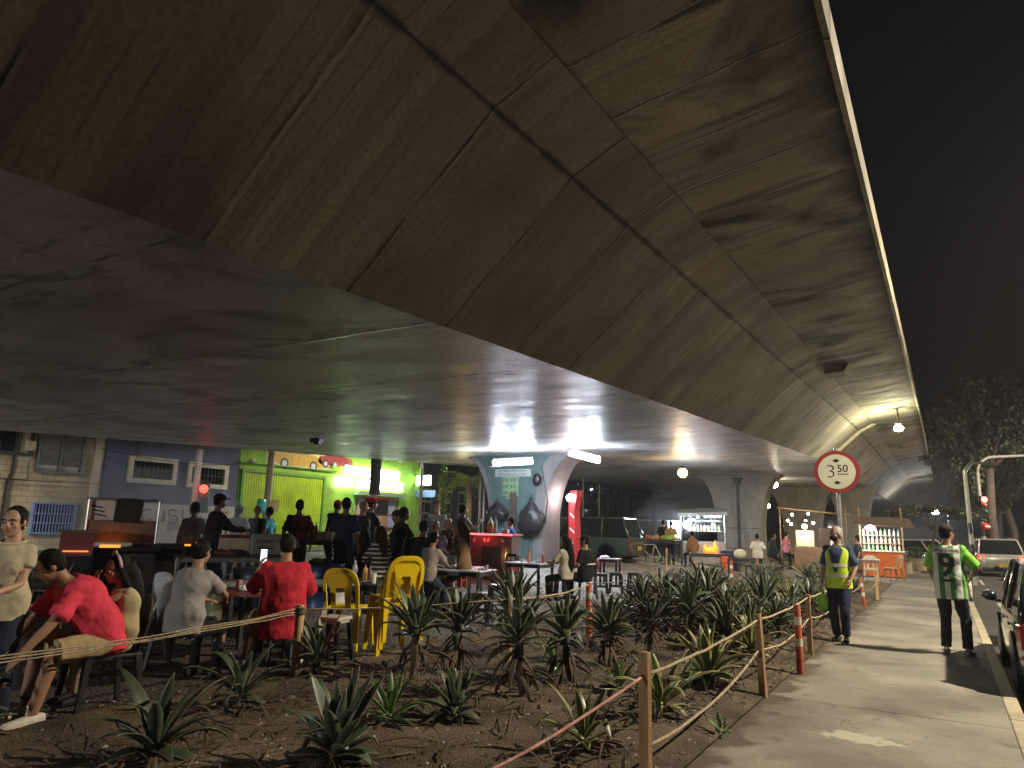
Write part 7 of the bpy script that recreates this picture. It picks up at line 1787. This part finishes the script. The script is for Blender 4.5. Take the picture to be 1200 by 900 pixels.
# lit palm and cypress left of the pier
q=at_d(546,650,31); pm=thing('palm_tree','palm with yellow green fronds lit from below, left of the first pier','palm',(q.x,q.y,.2)); b=MB(); b.tube([(0,0,0),(.1,0,1.6),(0,0,3.2)],[.16,.13,.11],9); b.build('trunk',M_bark,pm,smooth=True)
data=([],[],[]); rr=random.Random(12)
fr=MB()
for k in range(15):
    az=k*2.4; el=rr.uniform(.1,1.1); p=Vector((0,0,3.2)); d_=el; pr=p
    for i in range(10):
        d=Vector((math.cos(az)*math.cos(d_),math.sin(az)*math.cos(d_),math.sin(d_))); pn=p+d*.17; s=Vector((-math.sin(az),math.cos(az),0)); l=.42*math.sin(math.pi*(i+1.5)/12.5)
        for sg_ in(-1,1): fr.add([p,p+s*sg_*l+d*l*.5-Vector((0,0,l*.35)),p+d*.07],[(0,1,2)])
        p=pn; d_-=.2
fr.build('crown',M_palm,pm,fix=False); lamp('POINT',(.6,-1.2,2.2),55,(1,.85,.4),.1,pm)
q=at_d(516,650,36); cy=thing('cypress','narrow yellow green cypress between the dark house and the palm','tree',(q.x,q.y,.2)); b=MB(); b.tube([(0,0,0),(0,0,3.2)],[.1,.05],8); b.build('trunk',M_bark,cy)
b=MB(); rr=random.Random(3)
for k in range(10): leaf_cloud(b,Vector((0,0,.5+.38*k)),(.42*(1-k/12),.42*(1-k/12),.3),90,.18,rr,-.3)
b.build('crown',M_palm,cy,fix=False)
# planters and bushes on the island
def planter(px,py,lb,r,h,sd,lb2):
    a=P(px,py); o=thing('planter',lb,'planter',a); b=MB(); b.lathe([(r*.92,0),(r,.04),(r,h-.05),(r*1.04,h-.04),(r*1.04,h),(r*.9,h),(r*.9,h-.06)],20); b.build('pot',mat('planter_concrete',(.36,.30,.20),.8,var=.3,scale=4),o,smooth=True,auto=40)
    b=MB(); rr=random.Random(sd); leaf_cloud(b,Vector((0,0,h+.25)),(r*1.1,r*1.1,.3),260,.16,rr,.1)
    for k in range(6): b.tube([(0,0,h-.1),(rr.uniform(-.3,.3),rr.uniform(-.3,.3),h+.4)],.01,5)
    s=b.build('shrub',M_folb,fix=False); s.location=a; tag(s,lb2,'shrub')
planter(1031,673,'round concrete planter left of three by the kiosk',.42,.62,1,'small shrub in the left planter')
planter(1052,673,'tyre shaped dark planter in the middle by the kiosk',.55,.5,2,'wide leafy shrub in the middle planter')
planter(1077,669,'right concrete planter in front of the white car',.45,.58,3,'shrub in the right planter')
planter(1003,668,'terracotta trough planter behind the yellow vest man',.4,.5,4,'spiky shrub behind the yellow vest man')
for i,(px,py,sc,lb) in enumerate(((1105,668,2.0,'big dark spiky bush behind the football shirt man'),(1128,664,1.9,'dark spiky bush left of the lamp post'),(1092,660,1.6,'spiky bush left of the football shirt man'),(1196,664,2.2,'pale green spiky bush at the right edge beyond the silver car'),(1078,655,1.7,'spiky bush beyond the white car'))):
    a=agave(200+i,24,.6,.05,.1,M_leaf,0,label=lb,droop=.5); a.location=P(px,py); a.scale=(sc,)*3; a.name='spiky_bush'
q=at_d(1093,640,40); tree('low dark umbrella shaped tree above the football shirt man\'s cap',(q.x,q.y,0),3.1,[(-1.2,0,2.7),(-.3,.3,2.9),(.7,0,2.85),(1.5,.2,2.6)],.2,(.75,.7,.16),170,61,.1,tr=.08,th=.7)
# street lamps of the place
def slamp(px,py,d,label,power,c,r=.16,strength=60,pole=None,m=None):
    a=at_d(px,py,d); o=thing('street_lamp',label,'street lamp',a); b=MB(); b.ell((0,0,0),(r,r,r*.7),12,8); b.build('globe',m or emit('lamp_%d'%px,c,strength),o,smooth=True)
    b=MB(); b.box((0,.05,r*1.0),(r*1.2,r*1.4,r*.35)); b.build('hood',M_steel,o,bevel=.02)
    if pole: b=MB(); b.tube([(0,0,r*.8),(pole[0]*.6,pole[1]*.6,.25),(pole[0],pole[1],.1),(pole[0],pole[1],-a.z)],.06,8); b.build('post',M_steel,o,smooth=True)
    else: b=MB(); b.cone((0,.1,r),(0,.1,r+.95),.03,.03,6); b.build('bracket',M_steel,o)
    if power: lamp('POINT',(0,0,-r*.7-.12),power,c,.15,o)
    return o
a=AT(1053,502,t=-1.02); d1=math.hypot(a.x,a.y)
slamp(1053,502,d1,'bright yellowish lamp under the bridge edge at the joint',420,(1,.93,.55),.15,70)
a=AT(1073,537,t=-1.3); d2=math.hypot(a.x,a.y)
slamp(1073,538,d2,'second smaller white lamp further along under the bridge edge',260,(1,.97,.9),.18,60)
slamp(1096,600,62,'white street lamp low beyond the bridge on the right',900,(1,.97,.9),.26,60,(.8,.3))
slamp(524,557,62,'white street lamp over the street left of the pier',500,(.95,.97,1),.2,50,(1.2,.3))
slamp(694,574,85,'tiny white street lamp far behind the red totem',200,(.95,.97,1),.2,40,(1.2,.3))
# pale poles behind the pier and by the palm
for px,d,h,lb in((702,48,5.5,'pale slim pole behind the green wagon'),(683,40,4.0,'thin grey pole right of the red totem'),(565,26,4.0,'bamboo pole leaning by the left side of the first pier'),(560,26.5,3.8,'second bamboo pole by the left side of the first pier')):
    q=at_d(px,650,d); o=thing('pole',lb,'pole',(q.x,q.y,zg(q.x))); b=MB(); b.lathe([(.045,0),(.035,h)],8); b.build('shaft',mat('pale_pole',(.4,.33,.27),.6,var=.2),o)
    b=MB(); b.lathe([(.1,h),(.1,h+.06),(.03,h+.1)],8); b.build('cap',M_dsteel,o)
# dark blocks that close the view
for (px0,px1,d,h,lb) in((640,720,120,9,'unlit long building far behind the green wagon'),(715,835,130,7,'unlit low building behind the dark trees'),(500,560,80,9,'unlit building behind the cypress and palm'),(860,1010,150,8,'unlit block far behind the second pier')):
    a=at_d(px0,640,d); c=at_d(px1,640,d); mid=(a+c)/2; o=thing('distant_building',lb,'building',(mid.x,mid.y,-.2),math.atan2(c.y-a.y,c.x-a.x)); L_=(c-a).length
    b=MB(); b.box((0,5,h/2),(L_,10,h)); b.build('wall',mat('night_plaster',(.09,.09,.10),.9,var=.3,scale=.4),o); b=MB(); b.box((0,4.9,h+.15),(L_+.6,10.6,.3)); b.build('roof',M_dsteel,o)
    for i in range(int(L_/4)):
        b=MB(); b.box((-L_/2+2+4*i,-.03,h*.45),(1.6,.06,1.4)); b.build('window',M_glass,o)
# far traffic of pale stripes: fence panel behind trees
q0=at_d(640,640,95); q1=at_d(800,640,95)
o=thing('boundary_wall','long pale topped boundary wall behind the dark trees','wall',((q0.x+q1.x)/2,(q0.y+q1.y)/2,0),math.atan2(q1.y-q0.y,q1.x-q0.x)); b=MB(); b.box((0,0,1.3),((q1-q0).length,.25,2.6)); b.build('wall',mat('night_plaster2',(.10,.10,.11),.9),o); b=MB(); b.box((0,0,2.72),((q1-q0).length,.5,.22)); b.build('coping',mat('pale_coping',(.4,.42,.45),.7),o)
# ------------------------------------------------------------------ lamps outside the picture that light the place
def post_lamp(x,y,h,label,power,c=WARM,arm=(-1.2,0),size=.12):
    o=thing('street_lamp',label,'street lamp',(x,y,-.13)); b=MB(); b.tube([(0,0,0),(0,0,h-.6),(arm[0]*.3,arm[1]*.3,h),(arm[0],arm[1],h+.05)],[.1,.07,.05,.05],10); b.build('post',M_steel,o,smooth=True)
    b=MB(); b.box((arm[0]*1.1,arm[1]*1.1,h+.04),(.6,.28,.12)); b.build('lamp_head',M_steel,o,bevel=.03); b=MB(); b.box((arm[0]*1.1,arm[1]*1.1,h-.03),(.45,.2,.02)); b.build('lens',emit('sodium',c,40),o)
    lamp('SPOT',(arm[0]*1.1,arm[1]*1.1,h-.1),power,c,size,o,spot_size=R(165),spot_blend=.5); return o

def smoke(name,puffs,dens,c=(.75,.78,.85)):
    b=MB()
    for p,r in puffs: b.ell(p,r,18,12)
    m=bpy.data.materials.new(name); m.use_nodes=True; nt=m.node_tree; nt.nodes.remove(nt.nodes['Principled BSDF'])
    v=nd(nt,'ShaderNodeVolumePrincipled'); v.inputs['Color'].default_value=(*c,1); v.inputs['Density'].default_value=dens; v.inputs['Anisotropy'].default_value=.2
    nt.links.new(v.outputs[0],[n for n in nt.nodes if n.type=='OUTPUT_MATERIAL'][0].inputs['Volume'])
    o=b.build(name,m,smooth=True); vox(o,.18,12); tag(o,kind='stuff'); return o
q=lambda px,py,d: at_d(px,py,d)
smoke('grill_smoke',[(q(178,628,13.2),(1.2,1.2,.45)),(q(200,612,14.5),(1.6,1.6,.7)),(q(165,600,15.5),(1.7,1.7,.9)),(q(120,640,13.0),(1.3,1.0,.35)),(q(250,650,12.8),(1.5,1.0,.35))],.19)
smoke('stall_smoke',[(q(800,600,34),(2.0,1.6,1.2)),(q(815,575,35),(2.2,1.8,1.1)),(q(780,612,33.5),(1.8,1.5,.8))],.07)
smoke('kiosk_smoke',[(q(1060,640,45),(4.0,3.0,1.2)),(q(1000,625,42),(3.0,3.0,1.0))],.03)
smoke('lamp_smoke',[(q(1062,560,46),(3.0,5,1.8)),(q(1075,600,52),(4.0,5,1.6))],.022)

def haze():
    b=MB(); b.box((0,375,10.4),(806,1060,23.2)); m=bpy.data.materials.new('haze_air'); m.use_nodes=True; nt=m.node_tree; nt.nodes.remove(nt.nodes['Principled BSDF'])
    v=nd(nt,'ShaderNodeVolumePrincipled'); v.inputs['Color'].default_value=(.9,.92,1,1); v.inputs['Density'].default_value=.0007; v.inputs['Anisotropy'].default_value=.3
    nt.links.new(v.outputs[0],[n for n in nt.nodes if n.type=='OUTPUT_MATERIAL'][0].inputs['Volume'])
    o=b.build('haze',m); tag(o,kind='stuff')
haze()
post_lamp(7.3,12,9.0,'street lamp across the road right of the picture',9500,(1,.86,.65))
post_lamp(9,40,8.5,'street lamp across the road further on, right of the picture',6000,(1,.87,.68))
post_lamp(-21.5,1,7.5,'street lamp before the cream building, above the slab',9500,(1,.88,.68),(-1.2,0))
post_lamp(-22.4,28.6,7.5,'street lamp before the green shop, above the slab',2300,(1,.9,.74),(-1.2,0))
def low_lamp(x,y,h,label,power,c):  # invented tripod fixture for the fill lamps added out of view
    o=thing('fill_lamp',label,'lamp',(x,y,zg(x) if x<0 else -.13))
    for k in range(3):
        b=MB(); b.cone((0,0,h*.5),(.5*math.cos(k*2.1),.5*math.sin(k*2.1),0),.015,.015,6); b.build('leg',M_black,o)
    b=MB(); b.cone((0,0,h*.5),(0,0,h-.1),.02,.02,8); b.build('pole',M_black,o); b=MB(); b.ell((0,0,h),(.16,.16,.12),12,8); b.build('globe',emit('fill_globe',(1,.95,.85),40),o,smooth=True)
    lamp('POINT',(0,.25,h),power,c,.35,o)
low_lamp(-7.5,-9,2.4,'added white fill lamp on a tripod behind the camera',1300,(1,.95,.86))  # added to brighten the crowd and slab from the camera side
low_lamp(12,35,2.8,'added warm fill lamp across the road right of the picture',2300,(1,.84,.6))  # added low fill light on web and cantilever, strongest at the far end
# ------------------------------------------------------------------ camera, world, render settings
def setup():
    cd=bpy.data.cameras.new('camera'); co=bpy.data.objects.new('camera',cd); col.objects.link(co)
    f0=cam_dir(600,450).normalized(); rt=(cam_dir(700,450)-cam_dir(600,450)).normalized(); up=(cam_dir(600,350)-cam_dir(600,450)).normalized()
    m=Matrix((rt,up,-f0)).transposed().to_4x4(); m.translation=(0,0,EYE); co.matrix_world=m
    cd.sensor_width=36; cd.lens=36*FPX/1200; cd.clip_end=1500; cd.clip_start=.05
    scn.camera=co
    w=bpy.data.worlds.new('World'); scn.world=w; w.use_nodes=True; nt=w.node_tree; bg=nt.nodes['Background']
    sk=nt.nodes.new('ShaderNodeTexSky'); sk.sky_type='NISHITA'; sk.sun_disc=False; sk.sun_elevation=R(-4); sk.sun_rotation=R(200)
    mx=nt.nodes.new('ShaderNodeMix'); mx.data_type='RGBA'; mx.inputs['Factor'].default_value=.9
    mx.inputs['B'].default_value=(.0024,.0024,.0031,1)
    nt.links.new(sk.outputs[0],mx.inputs['A']); nt.links.new(mx.outputs['Result'],bg.inputs['Color']); bg.inputs['Strength'].default_value=1.0
    v=scn.view_settings; v.view_transform='Standard'; v.look='None'; v.gamma=1; v.exposure=.25; v.use_curve_mapping=False
    c=scn.cycles; c.use_denoising=True; c.max_bounces=6; c.diffuse_bounces=4; c.glossy_bounces=3; c.transmission_bounces=3; c.volume_bounces=0
    c.sample_clamp_indirect=4; c.use_adaptive_sampling=True; c.adaptive_threshold=.02; c.caustics_reflective=False; c.caustics_refractive=False
setup()
